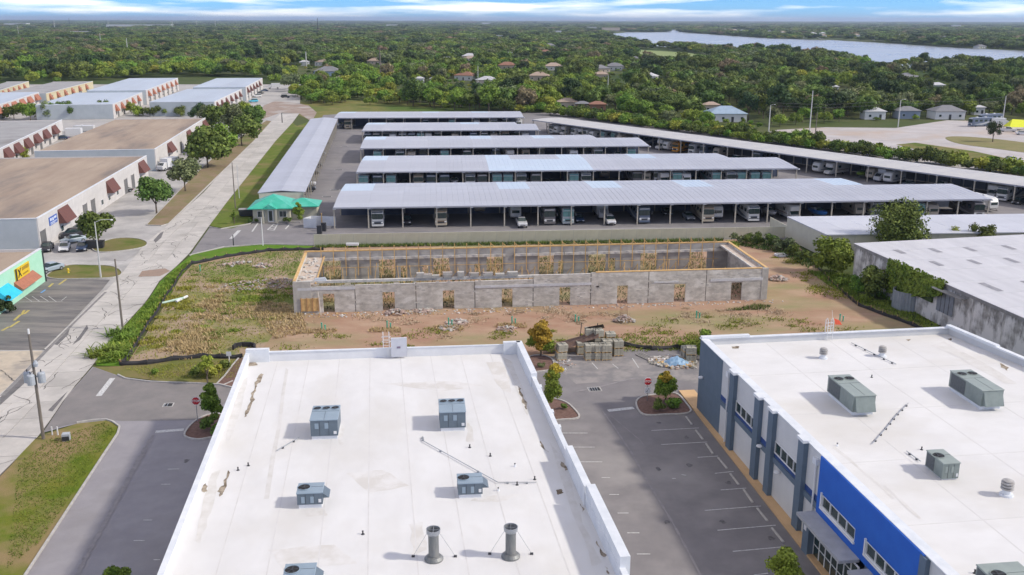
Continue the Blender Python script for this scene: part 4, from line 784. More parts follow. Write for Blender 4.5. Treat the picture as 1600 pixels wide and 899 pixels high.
unit((228, 141), (278, 122), 7, 27, 'far pale blue-roofed industrial building joined behind the one with the parked red car', BLUR, TERRA, pitch=15, aw=3.2)
unit((335, 159), (378, 139), 6, 27, 'lavender blue-roofed industrial building behind the roadside trees', BLUR, BRN, pitch=14, aw=3.2)
unit((384, 136), (410, 122), 7, 26, 'farthest lavender-roofed industrial building beside the dirt track', BLUR, BRN, pitch=15, aw=3)
unit((0, 141), (45, 127), 5, 12, 'yellow industrial building behind the trees at the far left', GRYR, TERRA, wall=IWALLY, pitch=15, aw=3)
unit((72, 146), (145, 127), 5, 22, 'yellow industrial building with a grey roof and dark doorways at the far left', GRYR, TERRA, wall=IWALLY, pitch=16, aw=3)
# the mint-green shop
SA, SB = G(-70, 472, 5.4), G(64, 388, 5.4); sa = ang(SA, SB); sl2 = dist(SA, SB)
SH = thing('green_shop', 'mint green shop with a tan roof, a yellow sign and a brown awning', 'shop', SA, sa); MINT = mat('mint_paint', (.36, .66, .46), (.42, .70, .52), scale=.7, rough=.8)
nn = 6
for k in range(nn): on(SH, MB().box(sl2*k/nn+.01, sl2*(k+1)/nn-.01, 0, .25, 0, 5.3), 'wall_panel', MINT)
on(SH, MB().box(-.05, sl2+.05, -.08, .35, 5.3, 5.42), 'coping', WHITE); on(SH, MB().box(sl2-.25, sl2, .25, 30, 0, 5.3), 'side_wall', IWALL); on(SH, MB().box(.2, sl2-.25, .3, 30, 4.6, 4.9), 'roof', TANR)
sx = lambda u, z: along(SA, SB, u, z)*sl2
s0_, s1_ = sx(23, 3.9), sx(44.5, 4.0)
sg = on(SH, MB().box(s0_, s1_, -.14, 0, 3.0, 4.75), 'sign', mat('sign_yellow', (.72, .50, .02), rough=.6)); BK = mat('sign_black', (.02, .02, .02))
def letters(txt, size, ext=.01):
    c = bpy.data.curves.new('t', 'FONT'); c.body = txt; c.size = size; c.extrude = ext; c.align_x = 'CENTER'; c.align_y = 'CENTER'; c.offset = .02*size
    o = bpy.data.objects.new('t', c); COL.objects.link(o); dg = bpy.context.evaluated_depsgraph_get(); me = bpy.data.meshes.new_from_object(o.evaluated_get(dg)); bpy.data.objects.remove(o); return me
def text_on(parent, name, txt, size, m, loc, rz=0.0):
    me = letters(txt, size); me.materials.clear(); me.materials.append(m); o = link(name, me, parent); o.location = loc; o.rotation_euler = (R_(90), 0, rz); return o
w_ = s1_-s0_
on(sg, MB().box(s0_, s0_+w_*.10, -.17, -.14, 3.0, 4.75), 'sign_end', BK)
text_on(sg, 'lettering', 'X', 1.75, BK, (s0_+w_*.27, -.17, 3.85)); lm = MB(); r_ = random.Random(5)
for k in range(9): a0 = s0_+w_*(.46+k*.056); lm.box(a0, a0+w_*.035, -.16, -.14, 3.95+r_.uniform(-.05, .05), 4.5)
for k in range(7): a0 = s0_+w_*(.48+k*.06); lm.box(a0, a0+w_*.04, -.16, -.14, 3.3, 3.55)
on(sg, lm, 'small_print', mat('sign_brown', (.32, .2, .02)))
a0, a1 = sx(22, 2.6), sx(52, 2.4)
on(SH, MB().add([(a0, 0, 3.0), (a1, 0, 3.0), (a1, -1.3, 1.9), (a0, -1.3, 1.9), (a0, 0, 1.9), (a1, 0, 1.9)], [(0, 3, 2, 1), (0, 4, 3), (1, 2, 5), (3, 4, 5, 2)]), 'awning', TERRA)
b0_ = sx(6, 1.5)
on(SH, MB().add([(b0_-1.8, 0, 3.5), (b0_+2.2, 0, 3.5), (b0_+2.4, -1.8, 2.0), (b0_-2, -1.8, 2.0), (b0_-2, 0, 2), (b0_+2.4, 0, 2)], [(0, 3, 2, 1), (0, 4, 3), (1, 2, 5), (3, 4, 5, 2)]), 'entrance_awning', mat('bright_cyan_cloth', (.02, .45, .68), (.04, .52, .75), scale=2)); on(SH, MB().box(b0_+.8, b0_+2.0, -.05, .02, 0, 2.2), 'door', GLASS)
on(SH, MB().tube([(sl2+.1, -.1, 0), (sl2+.1, -.1, 5)], .12, 8), 'downpipe', DARK)
# ================================================================ UNFINISHED BLOCK BUILDING
S0, S1 = G(463, 490), G(1197, 468); S0 = lerp(S0, S1, -.003); ska = ang(S0, S1); SL = dist(S0, S1); SD = 17.6
SK = thing('unfinished_block_building', 'long roofless grey concrete block building shell with timber braces on bare dirt', 'unfinished building', S0, ska)
CMU = mat('concrete_block', (.62, .585, .52), (.40, .375, .33), scale=1.1, rough=.95, c3=(.68, .65, .59), s3=.5, t3=(.5, .62), stretch=(.8, 1, 1.4), bump=.4, bs=6, vary=.03)
CMUD = mat('block_joint', (.13, .125, .115), rough=1); CMUL = mat('new_block', (.50, .48, .435), (.38, .36, .33), scale=1.3, rough=.95, vary=.1)
TIE = mat('tie_beam', (.66, .63, .58), (.43, .41, .375), scale=1.5, rough=.9)
sxx = lambda u, z=0: along(S0, S1, u, z)*SL
def holed_wall(y0, y1, z1, x0, x1, holes, name='wall_panel', m=CMU, z0=0.0):       # a block wall left open where doors and windows will go
    hs = sorted(holes); x = x0
    for (a, b, h0, h1) in hs:
        if a > x+.02: on(SK, MB().box(x, a, y0, y1, z0, z1), name, m)
        if h0 > .05: on(SK, MB().box(a, b, y0, y1, z0, h0), name, m)
        on(SK, MB().box(a, b, y0, y1, h1, z1), 'lintel_course', m); x = b
    if x < x1-.02: on(SK, MB().box(x, x1, y0, y1, z0, z1), name, m)
JO = [sxx(u, 2) for u in (555, 650, 742, 833, 923, 1013, 1103)]
DH = [(sxx(a, 1), sxx(b, 1), 0, 2.75) for a, b in ((505, 523), (598, 617), (692, 710), (784, 801), (874, 891), (964, 981), (1053, 1071), (1142, 1159))]
edges = [0]+JO+[SL]
tops = [4.55, 4.55, 4.5, 4.5, 5.05, 5.2, 5.25, 5.25]
tops = [3.72, 3.85, 3.9, 3.95, 4.6, 4.7, 4.75, 4.75]
for k in range(8):
    x0, x1 = edges[k]+.06, edges[k+1]-.06
    holed_wall(0, .3, tops[k], x0, x1, [h for h in DH if h[0] > x0 and h[1] < x1])
    # courses of blocks standing a little proud, so the wall is not a plain slab
    on(SK, MB().box(x0-.01, x1+.01, -.02, .32, tops[k], tops[k]+.06), 'top_course', TIE)
    if k: on(SK, MB().box(edges[k]-.05, edges[k]+.05, .05, .25, 0, min(tops[k], tops[k-1])), 'control_joint', CMUD)
r_ = random.Random(21)
blk = Shared('block', MB().box(0, .39, -.025, 0, 0, .19), CMUL); blk2 = Shared('block', MB().box(0, .79, -.02, 0, 0, .19), CMU); nb_ = 0
while nb_ < 230:
    x = .4*int(r_.uniform(.5, SL/.4-2)); z = .2*int(r_.uniform(0, 21))
    if any(h[0]-.8 < x < h[1]+.1 and z < 2.8 for h in DH): continue
    (blk if r_.random() < .6 else blk2).put(SK, (x, 0, z+.005)); nb_ += 1
jm = MB()
for k in range(1, 21):           # raked bed joints
    z = k*.2+.0
    for i in range(8):
        x = edges[i]+.1
        for h in [h for h in DH if edges[i] < h[0] < edges[i+1]]:
            if z < 2.8: jm.box(x, h[0], -.004, .0, z-.008, z+.008); x = h[1]
        jm.box(x, edges[i+1]-.1, -.004, .0, z-.008, z+.008)
on(SK, jm, 'mortar_joint', CMUD, stuff=True)
for a, b, z, h in [(465, 555, 3.32, .36), (742, 924, 3.0, .34), (1110, 1192, 3.0, .40), (1022, 1060, 3.0, .2)]:
    on(SK, MB().box(sxx(a, z), sxx(b, z), -.07, .02, z, z+h), 'lintel_beam', mat('pale_lintel', (.60, .60, .61), (.5, .5, .5), scale=2))
on(SK, MB().box(-.06, 2.4, -.06, .36, 0, 4.6), 'corner_pier', CMUL); on(SK, MB().box(SL-.9, SL+.06, -.06, .36, 0, 4.8), 'corner_pier', CMUL)
bd = on(SK, MB().box(sxx(471, 1), sxx(498, 1), -.13, .0, .3, 2.15), 'boarded_opening', WOOD)
for k in range(4): x = sxx(471, 1)+(sxx(498, 1)-sxx(471, 1))*k/3; on(bd, MB().box(x-.06, x+.06, -.2, -.13, .2, 2.3), 'board', mat('raw_board', (.45, .27, .13), (.38, .22, .1), scale=3))
on(SK, MB().tube([(sxx(503), -1.4, 0), (sxx(497, 3), -.1, 3.2)], .05, 5), 'timber_prop', mat('bleached_timber', (.58, .53, .46), rough=.9))
# end walls and rear wall
on(SK, MB().box(0, .3, .32, SD, 0, 4.6), 'end_wall', CMU); on(SK, MB().box(SL-.3, SL, .36, SD, 0, 4.75), 'end_wall', CMU)
RH = [(sxx(a, 2)*0, 0, 0, 0) for a in ()]
R0, R1 = loc2(S0, ska, 0, SD), loc2(S0, ska, SL, SD); rx = lambda u, z=2: along(R0, R1, u, z)*SL
RH = [(rx(a), rx(b), 0.0, h) for a, b, h in ((506, 533, 3.3), (592, 618, 3.4), (626, 636, 2.2), (660, 669, 2.2), (677, 702, 3.33), (741, 750, 2.2), (760, 785, 3.33), (842, 865, 3.33), (872, 880, 2.4), (919, 946, 3.33), (951, 961, 2.6), (1000, 1026, 3.33), (1076, 1104, 3.33))]
holed_wall(SD-.3, SD, 4.75, .32, SL-.32, RH, m=mat('inner_block', (.42, .405, .385), (.29, .28, .265), scale=.6, rough=.95, stretch=(.8, 1, 1.4), vary=.08))
bs = [0.35, rx(650, 4)]
for a, b in [(.35, rx(790, 4)-.1), (rx(803, 4), rx(881, 4)), (rx(881, 4)+.1, SL-.35)]: on(SK, MB().box(a, b, SD-.55, SD-.3, 3.35, 3.75), 'tie_beam', TIE)
on(SK, MB().box(SL-.6, SL-.3, .4, SD-.6, 3.4, 3.75), 'tie_beam', TIE); on(SK, MB().box(.0, SL, SD-.32, SD+.02, 4.75, 4.92), 'top_course', WOOD); on(SK, MB().box(sxx(930), SL-.9, -.03, .34, 4.78, 4.9), 'top_plate', WOOD)
on(SK, MB().box(SL-.35, SL+.05, .3, SD, 4.76, 4.86), 'top_plate', WOOD); on(SK, MB().box(-.05, .35, .3, SD, 4.6, 4.72), 'top_plate', WOOD)
on(SK, MB().box(SL-1.5, SL-.32, .4, SD-.4, 4.25, 4.42), 'formwork_deck', mat('dusty_deck', (.48, .36, .27), (.56, .50, .44), scale=1.6, rough=.95)); on(SK, MB().box(SL-1.75, SL-1.5, .4, SD-.6, 4.2, 4.45), 'deck_edge', TIE)
# shelf of formwork inside the left end and along the unfinished half of the front
on(SK, MB().box(.32, 3.0, .9, SD-.6, 3.7, 3.95), 'formwork_deck', mat('dusty_deck', (.48, .36, .27), (.56, .50, .44), scale=1.6, rough=.95)); on(SK, MB().box(2.9, 3.1, .9, SD-.6, 3.9, 4.1), 'deck_edge', WOOD)
fe = sxx(845, 4.4); on(SK, MB().box(1.2, fe, 1.5, 2.0, 3.9, 4.25), 'tie_beam', TIE); on(SK, MB().box(.4, fe, .32, 1.5, 3.4, 3.5), 'ledge', CMUD)
r_ = random.Random(31)
for k in range(34): x, y = r_.uniform(.5, 2.7), r_.uniform(1.2, SD-1); on(SK, MB().box(-r_.uniform(.1, .3), .2, -.15, r_.uniform(.1, .4), 0, r_.uniform(.08, .25)), 'loose_block', TIE if k % 3 else CMUL, (x, y, 3.95), r_.uniform(0, 3))
on(SK, MB().loft([[(-.9, -.35, 0), (.9, -.35, 0), (.9, .35, 0), (-.9, .35, 0)], [(-.7, -.25, .35), (.75, -.25, .4), (.7, .25, .38), (-.8, .25, .3)]]), 'wrapped_bundle', mat('wrap', (.5, .53, .56), rough=.5), (3.6, 1.9, 4.25))
# stacks of blocks waiting on the wall top
for u in (657, 668, 681, 700, 721, 742, 764, 783, 803):
    x = sxx(u, 4.8); s = r_.uniform(.45, .75); n = r_.randint(2, 4); b_ = on(SK, MB().box(-s, s, -.2, .5, 0, .2*n-.02), 'block_stack', CMUL if u % 2 else mat('pinkish_block', (.38, .33, .29), (.30, .26, .23), scale=2), (x, 1.6, 4.25))
    for j in range(n): on(b_, MB().box(-s-.02+r_.uniform(0, .3), s-r_.uniform(0, .3), -.23, -.19, .02+.2*j, .18+.2*j), 'block', CMUL)
# timber braces rising above the rear wall
brc = Shared('brace', MB().box(-.06, .06, -.05, .05, 0, 4.75), WOOD)
for k in range(34):
    u = 502+19.1*k*(1-.0009*k)
    if u > 1120: break
    x = rx(u, 5); b_ = brc.put(SK, (x, SD-.75, .9+k*.008)); 
    if u > 730: tmp = on(SK, MB().tube([(x, SD-.7, 5.6), (x+.75, SD+.1, 4.85)], .05, 4), 'brace_strut', WOOD)
for k in range(30): # shorter braces behind the front wall
    u = 514+20.3*k
    if u > 1165: break
    x = sxx(u, 4.8); h = 5.3 if u < 640 else 5.0+.2*(k % 2)
    if u < 640: on(SK, MB().box(x-.06, x+.06, 2.1, 2.2, 3.0, h+.5), 'brace', WOOD)
    elif u > 645: on(SK, MB().box(x-.06, x+.06, 2.1, 2.2, 3.2, h+.1+(.0 if u < 820 else .35)).tube([(x, 2.15, h+.3), (x-.9, 2.8, 3.9)], .045, 4), 'brace', WOOD)
on(SK, MB().box(3, SL-2, SD-.82, SD-.76, 2.2, 2.26), 'brace_rail', WOOD)
# inner scaffolding timbers seen through openings
for k in range(40): x, y = r_.uniform(2, SL-2), r_.uniform(5, SD-2); on(SK, MB().tube([(x, y, 0), (x+r_.uniform(-1, 1), y+r_.uniform(-.5, .5), r_.uniform(2, 4.2))], .05, 4), 'prop', WOOD)
# ---------------- rubble, pallets of blocks, debris (things)
def rubble(name, pts, n, s, m, label=None, z=.0, seed=1, stack=0.0, cat='rubble', ctr=None, slab=.45):
    r = random.Random(seed); mb = MB(); ms = m if isinstance(m, (list, tuple)) else [m]
    cx = sum(p[0] for p in pts)/len(pts); cy = sum(p[1] for p in pts)/len(pts); R = max(dist((cx, cy), p) for p in pts)
    for k in range(n):
        x, y = rand_in(pts, r); h = stack*max(0, 1-dist((x, y), (cx, cy))/R); a, b, c = [s*r.uniform(.35, 1.3) for _ in range(3)]; c *= slab
        mb.x = Matrix.Translation((x, y, z+h*r.uniform(.75, 1)+c*.3)) @ Matrix.Rotation(r.uniform(0, 6.28), 4, 'Z') @ Matrix.Rotation(r.uniform(-.5, .5), 4, 'X'); mb.k = r.randrange(len(ms))
        mb.add([(-a, -b, -c), (a*r.uniform(.6, 1), -b, -c), (a, b, -c), (-a*.8, b, -c), (-a*.8, -b*.9, c), (a*.7, -b, c*.8), (a*.9, b*.7, c), (-a, b*.8, c*r.uniform(.6, 1))], [(0, 3, 2, 1), (4, 5, 6, 7), (0, 1, 5, 4), (1, 2, 6, 5), (2, 3, 7, 6), (3, 0, 4, 7)])
    mb.x = None; o = mb.build(name, ms); o['kind'] = 'stuff'
    if label: o['label'] = label; o['category'] = cat
    return o
PK = mat('pinkish_rubble', (.44, .34, .29), (.36, .27, .23), scale=1.5, rough=.95, island=.2); WR = mat('white_scrap', (.60, .58, .55), rough=.9, island=.15)
front = [loc2(S0, ska, -1, -.3), loc2(S0, ska, SL*.5, -.3), loc2(S0, ska, SL*.48, -2.6), loc2(S0, ska, -1, -2.4)]
rubble('block_rubble', front, 260, .13, [CMUL, PK, WR, WOOD], 'broken blocks and timber scraps strewn along the foot of the unfinished front wall', seed=2)
rubble('block_rubble', [loc2(S0, ska, SL*.5, -.3), loc2(S0, ska, SL+3, -.3), loc2(S0, ska, SL+3, -1.8), loc2(S0, ska, SL*.5, -2.2)], 120, .13, [CMUL, WR, PK], 'thin scatter of block fragments along the right half of the front wall', seed=3)
rubble('block_rubble', P([(340, 445), (455, 432), (458, 450), (345, 458)]), 150, .16, [CMUL, PK], 'low heap of grey broken concrete left of the unfinished building', seed=4, stack=.3)
for i, (u, v, n, s, st) in enumerate([(618, 490, 60, .2, .8), (715, 504, 50, .22, .3), (700, 513, 30, .2, .3), (792, 515, 36, .2, .3), (975, 502, 50, .2, .9), (660, 486, 50, .25, .2), (1215, 437, 60, .25, .8), (355, 415, 20, .25, .3), (410, 416, 26, .3, .3), (378, 411, 20, .25, .25)]):
    p = G(u, v); R = 1.6; pl = [(p[0]+R*math.cos(t), p[1]+R*.8*math.sin(t)) for t in [j*math.pi/4 for j in range(8)]]
    rubble('debris_heap', pl, n, s, [CMUL, PK, PK], ['heap of broken blocks at the second doorway from the left', 'scatter of white scrap in the dirt below the third doorway', 'white scrap pile beside a green pipe in the dirt', 'scrap pile beside the green pipe below the fourth doorway', 'heap of scrap with upright rods in front of the middle of the block building', 'flat white rubble slabs at the foot of the front wall', 'pale heap at the right end of the block building', 'pale patch of rubble on the grass near the silt fence, leftmost of three', 'pale patch of rubble on the grass, rightmost of three', 'pale patch of rubble on the grass, middle one of three'][i], seed=40+i, stack=st)
p = G(975, 500); t = thing('scrap_rods', 'upright rusty rods sticking out of a scrap heap in the dirt', 'rods', p)
for k in range(7): on(t, MB().tube([(k*.16-.5, 0, 0), (k*.18-.6, .1, 2.4-.2*(k % 3))], .025, 4), 'rod', mat('rust', (.25, .12, .07), (.18, .09, .06), scale=3))
# pallets of new blocks (each pallet a thing; its cubes of blocks are parts)
BLK = mat('pallet_block', (.44, .42, .345), (.36, .34, .28), scale=2.5, rough=.95, vary=.1)
def cube_of_blocks(h=3, w=1.2, d=1.2):
    m = MB(); nx = 3
    for k in range(h):
        for i in range(nx):
            for j in range(nx): m.box(-w/2+i*w/nx+.012, -w/2+(i+1)*w/nx-.012, -d/2+j*d/nx+.012, -d/2+(j+1)*d/nx-.012, k*.2+.008, k*.2+.195)
    return m
cb3 = Shared('block_layer', cube_of_blocks(2), BLK); bst = Shared('strap', MB().box(-.62, .62, -.02, .02, 0, .43).box(-.02, .02, -.62, .62, 0, .43), DARK); plt = MB()
for k in range(5): plt.box(-.6, .6, -.6+k*.26, -.45+k*.26, .1, .13)
for k in range(3): plt.box(-.6+k*.53, -.5+k*.53, -.6, .6, 0, .1)
plt = Shared('pallet', plt, WOOD)
def block_pallet(px, layers, label, rz=0.0, lean=0):
    t = thing('block_pallet', label, 'block pallet', G(*px), YAW+rz, 'pallets of concrete blocks on the car park')
    z = 0.0
    for k in range(layers):
        if k % 2 == 0: plt.put(t, (0, k*.0, z)); z += .13
        b_ = cb3.put(t, (lean*k, 0, z)); bst.put(b_, (0, .15, 0)); z += .42
for i, (u, v, l, lb) in enumerate([(908, 552, 3, 'pallet of blocks at the left end of the pallet group, partly unwrapped'), (921, 547, 6, 'tall double pallet of blocks behind the front ones, left of the group'), (921, 561, 4, 'pallet of blocks, front left of the pallet group'), (934, 549, 6, 'tall double pallet of blocks in the middle of the group'), (936, 561, 4, 'pallet of blocks, front middle of the pallet group'), (947, 561, 4, 'pallet of blocks, front right of the pallet group'), (948, 554, 4, 'pallet of blocks behind the front right one'), (953, 549, 5, 'tall pallet of blocks at the back right of the group'), (965, 554.5, 4, 'single pallet of blocks at the right end of the group'), (876, 561, 4, 'leaning pallet of blocks beside the orange-leaved tree'), (1079, 565, 4, 'pallet of blocks near the slate grey wall'), (1073, 560, 3, 'lower pallet of blocks near the slate grey wall')]):
    block_pallet((u, v), l, lb, rz=R_([2, -3, 1, 4, 0, -2, 3, -1, 2, 8, -12, 5][i]), lean=.06 if i == 9 else 0)
rubble('debris_heap', P([(1010, 560), (1060, 556), (1086, 562), (1088, 576), (1050, 578), (1015, 568)]), 260, .22, [CMUL, WR, PK, WOOD, BLK], 'building rubble and planks strewn beside the blue tarpaulin', seed=61, stack=.35)
rubble('debris_heap', P([(865, 556), (885, 552), (900, 572), (880, 582), (862, 570)]), 70, .16, [CMUL, WR, PK], 'loose stones and scraps near the leaning block pallet', seed=62)
t = thing('tarpaulin', 'crumpled blue tarpaulin over a heap on the car park', 'tarpaulin', G(1056, 569)); m = MB(); vs = []; fs = []; r_ = random.Random(4)
for j in range(8):
    for i in range(12): x, y = (i/11-.5)*3.4, (j/7-.5)*2.4; vs.append((x, y, max(.03, .95*math.exp(-(x*x/1.6+y*y/1.1))+r_.uniform(-.1, .12))))
for j in range(7):
    for i in range(11): a = j*12+i; fs.append((a, a+1, a+13, a+12))
on(t, m.add(vs, fs), 'sheet', mat('blue_tarp', (.16, .30, .46), (.30, .44, .58), scale=2, rough=.5))
t = thing('plank_pile', 'long grey planks lying on the car park beside the rubble', 'planks', G(1010, 563), R_(-60))
for k in range(4): on(t, MB().box(-2.2, 2.6, k*.28, k*.28+.2, .02+k*.02, .1+k*.02), 'plank', mat('grey_plank', (.20, .19, .18), (.28, .26, .24), scale=1.5))
t = thing('brown_canvas_heap', 'sagging brown canvas shade on poles behind the block pallets', 'canvas', G(893, 548)); vs = []; fs = []
for j in range(7):
    for i in range(9): x, y = (i/8-.5)*6.5, (j/6-.5)*2.8; vs.append((x, y, .35+1.9*(i/8)**1.4+.5*math.sin(j/6*math.pi)*(i/8)+r_.uniform(-.08, .08)))
for j in range(6):
    for i in range(8): a = j*9+i; fs.append((a, a+1, a+10, a+9))
on(t, MB().add(vs, fs), 'cloth', mat('brown_canvas', (.13, .08, .06), (.19, .12, .09), scale=1, rough=.9))
for x, y in ((2.6, -1), (3.0, 1), (1.0, 1.2)): on(t, MB().tube([(x, y, 0), (x+.3, y, 3.3)], .05, 5), 'pole', DARK)
on(t, MB().add([(1.5, 0, 3.0), (3.9, .3, 3.4), (4.2, 1.2, 2.6), (1.8, 1.0, 2.7)], [(0, 1, 2, 3)]), 'tattered_cloth', DARK)
# green pipes standing out of the dirt
GP = mat('green_pipe', (.08, .38, .26), rough=.5)
for i, (u, v) in enumerate([(503, 516), (605, 513), (701, 508), (800, 506), (899, 503), (1088, 497), (1312, 502), (313, 424)]):
    t = thing('pipe_riser', f'green plastic pipe riser standing in the dirt, {ORD[i]} from the left below the block building' if i < 6 else ['green pipe riser near the red-flagged roof ladder', 'green stake at the bend of the silt fence by the road'][i-6], 'pipe', G(u, v), 0, 'green pipe risers on the site')
    for k in range(2 if i < 7 else 1): on(t, MB().tube([(k*.45, 0, 0), (k*.45, 0, 1.0-.3*k)], .09, 8), 'pipe', GP); on(t, MB().lathe([(.12, .9-.3*k), (.12, 1.03-.3*k)], k*.45, 0, n=10), 'cap', GP)
t = thing('loose_pipe', 'pale green pipe lying across the silt fence by the road', 'pipe', G(272, 473)); on(t, MB().tube([(-1.4, -1.0, .2), (1, 1.2, .35)], .18, 8), 'tube', mat('pale_green_pipe', (.45, .6, .5)))
t = thing('loose_pipe', 'white pipe lying beside the silt fence by the road', 'pipe', G(284, 470)); on(t, MB().tube([(-.4, -1.2, .2), (.4, 1.3, .3)], .2, 8), 'tube', WHITE)
t = thing('concrete_box', 'square white concrete drain collar on the grass near the fence corner', 'drain collar', G(1220, 400), YAW); on(t, MB().strip([(-.9, -.9), (.9, -.9), (.9, .9), (-.9, .9), (-.9, -.9)], 0, .25, 0, .3), 'collar', WHITE)
t = thing('white_trough', 'white trough on posts between the ribbed fence and the block building', 'trough', G(551, 391)); on(t, MB().box(-1.1, 1.1, -.3, .3, .9, 1.3), 'trough', WHITE); [on(t, MB().box(x-.05, x+.05, -.05, .05, 0, .9), 'leg', WOOD) for x in (-.9, .9)]
# ---------------- black silt fence
SILT = mat('silt_cloth', (.022, .021, .023), (.04, .038, .04), scale=1, rough=.9, bump=.4)
def silt(px, label, h=.6, seed=0):
    pts = P(px); r = random.Random(seed); base = pts[0]; t = thing('silt_fence', label, 'silt fence', base); L_ = []
    for i in range(len(pts)-1):
        n = max(1, int(dist(pts[i], pts[i+1])/2.2))
        for k in range(n): q = lerp(pts[i], pts[i+1], k/n); L_.append((q[0]+r.uniform(-.12, .12), q[1]+r.uniform(-.12, .12)))
    L_.append(pts[-1])
    for i in range(len(L_)-1):
        a, b = L_[i], L_[i+1]; n = 3; vs = []
        for k in range(n+1):
            q = lerp(a, b, k/n); sag = math.sin(math.pi*k/n)*.18; h1 = h-sag*1.3; vs += [(q[0]-base[0]+sag*.3, q[1]-base[1]-.14, 0), (q[0]-base[0]+sag*.3, q[1]-base[1]-.14, h1*.5), (q[0]-base[0], q[1]-base[1]+sag*.6, h1), (q[0]-base[0]+.04, q[1]-base[1]+.18+sag*.4, h1-.02), (q[0]-base[0]+.04, q[1]-base[1]+.3, 0)]
        fs = []
        for k in range(n):
            for j in range(4): fs.append((k*5+j, k*5+5+j, k*5+6+j, k*5+1+j))
        on(t, MB().add(vs, fs), 'cloth_panel', SILT); on(t, MB().box(-.03, .03, -.03, .03, 0, h+.15), 'stake', WOOD, (a[0]-base[0], a[1]-base[1], 0))
silt([(188, 571), (205, 553), (225, 517), (250, 480), (262, 460), (274, 444), (284, 427), (300, 413), (355, 402), (420, 392.5), (490, 391), (505, 392)], 'black sagging silt fence running from the road corner round to the ribbed fence')
silt([(188, 571), (230, 569), (270, 563), (315, 559), (378, 560)], 'black silt fence along the bottom of the site left of the white-roofed building', seed=1)
silt([(973, 541), (1020, 547), (1060, 545), (1100, 540)], 'black silt fence in the grass behind the car park rubble', seed=2, h=.6)
silt([(1205, 378), (1240, 392), (1272, 414), (1300, 445), (1340, 478), (1400, 500), (1452, 520)], 'black silt fence down the right side of the site below the old warehouse', seed=3, h=.6)
t = thing('inlet_guard', 'small arched black silt barrier round a drain on the grass', 'silt barrier', G(382, 545)); on(t, MB().strip([(-1.2, -.5), (-1.1, .3), (-.5, .7), (.6, .7), (1.2, .2), (1.3, -.6)], 0, .2, 0, .6), 'cloth', SILT)
# ---------------- signs, poles and lamps
RED = mat('sign_red', (.55, .015, .02), rough=.5); SW = mat('sign_face_white', (.75, .75, .75), rough=.5)
def stop_sign(px, label, panel=False, rz=0):
    t = thing('stop_sign', label, 'stop sign', G(*px), R_(rz)); on(t, MB().box(-.035, .035, -.02, .02, 0, 2.5), 'post', STEEL)
    oc = lambda r, y: [(r*math.cos(math.pi/8+k*math.pi/4), y, 2.3+r*math.sin(math.pi/8+k*math.pi/4)) for k in range(8)]
    w_ = on(t, MB().loft([oc(.46, -.03), oc(.46, -.05)]), 'sign_border', SW); f = on(t, MB().loft([oc(.42, -.051), oc(.42, -.058)]), 'sign_plate', RED); text_on(f, 'lettering', 'STOP', .33, SW, (0, -.07, 2.3))
    if panel: b_ = on(t, MB().box(-.3, .3, -.05, -.03, .95, 1.6), 'small_sign', SW); on(b_, MB().add([(-.15, -.055, 1.1), (-.05, -.055, 1.1), (.12, -.055, 1.5), (.2, -.055, 1.35), (.02, -.055, 1.48)], [(0, 1, 2), (2, 3, 4)]), 'arrow', BK)
stop_sign((309, 659), 'red octagonal stop sign on the mulch island left of the white-roofed building', rz=6); stop_sign((1011, 627), 'red octagonal stop sign with a white arrow panel in the middle car park', True, rz=4)
t = thing('site_sign', 'small white board on a white post at the bottom silt fence', 'sign', G(359, 571)); on(t, MB().box(-.05, .05, -.05, .05, 0, 1.7), 'post', SW); on(t, MB().box(-.3, .3, -.07, -.05, 1.2, 1.75), 'board', SW)
TR = mat('transformer_grey', (.42, .45, .48), (.36, .39, .42), scale=2, rough=.5)
def pole(px, top, label, r=.17, arm=0, trans=0, m=POLE, cat='utility pole', group=None, lamp=0):
    b = G(*px); lo, hi = 2, 45
    for _ in range(30):
        mid = (lo+hi)/2
        if proj(b[0], b[1], mid)[1] > top: lo = mid
        else: hi = mid
    h = lo; t = thing('street_light' if cat == 'street light' else 'utility_pole', label, cat, b, 0, group); on(t, MB().tube([(0, 0, 0), (0, 0, h*.5), (0, 0, h)], [r, r*.85, r*.65], 8), 'pole', m)
    if arm: on(t, MB().box(-arm, arm, -.08, .08, h-.9, h-.72), 'crossarm', m); [on(t, MB().lathe([(.05, 0), (.08, .1), (.05, .25)], n=6), 'insulator', DARK, (x, 0, h-.72)) for x in (-arm*.9, 0, arm*.9)]
    if trans:
        for k, (x, y) in enumerate([(-.75, .1), (-.1, -.6), (.6, .1)]): c = on(t, MB().lathe([(.05, 0), (.36, .03), (.36, .95), (.30, 1.05), (.05, 1.1)], n=14), 'transformer', TR, (x, y, h-5.0)); on(c, MB().tube([(0, 0, 1.05), (0, 0, 1.35)], .05, 6), 'bushing', DARK)
        on(t, MB().box(-.9, .9, -.06, .06, h-4.4, h-4.25), 'bracket', STEEL); on(t, MB().lathe([(.2, 0), (.25, .3), (.1, .6)], n=8), 'lightning_arrester', TR, (.4, -.3, h-3.2)); on(t, MB().tube([(0, 0, h), (0, 0, h+.5)], .1, 6), 'pole_cap', SW)
    if lamp: on(t, MB().tube([(0, 0, h-.1), (lamp*.4, 0, h+.35), (lamp, 0, h+.4)], .05, 6), 'arm', m); on(t, MB().lathe([(.05, 0), (.22, .03), (.2, .14), (.05, .2)], n=8), 'lamp_head', SW, (lamp*1.05, 0, h+.25))
    return t, h
u1, h1 = pole((68, 686), 522, 'weathered utility pole with three grey transformers on the left lawn corner', trans=1)
u2, h2 = pole((192, 516), 405, 'bare weathered utility pole in the green verge beside the road', arm=.0, r=.16)
ALU = mat('pale_pole', (.55, .55, .53), rough=.5)
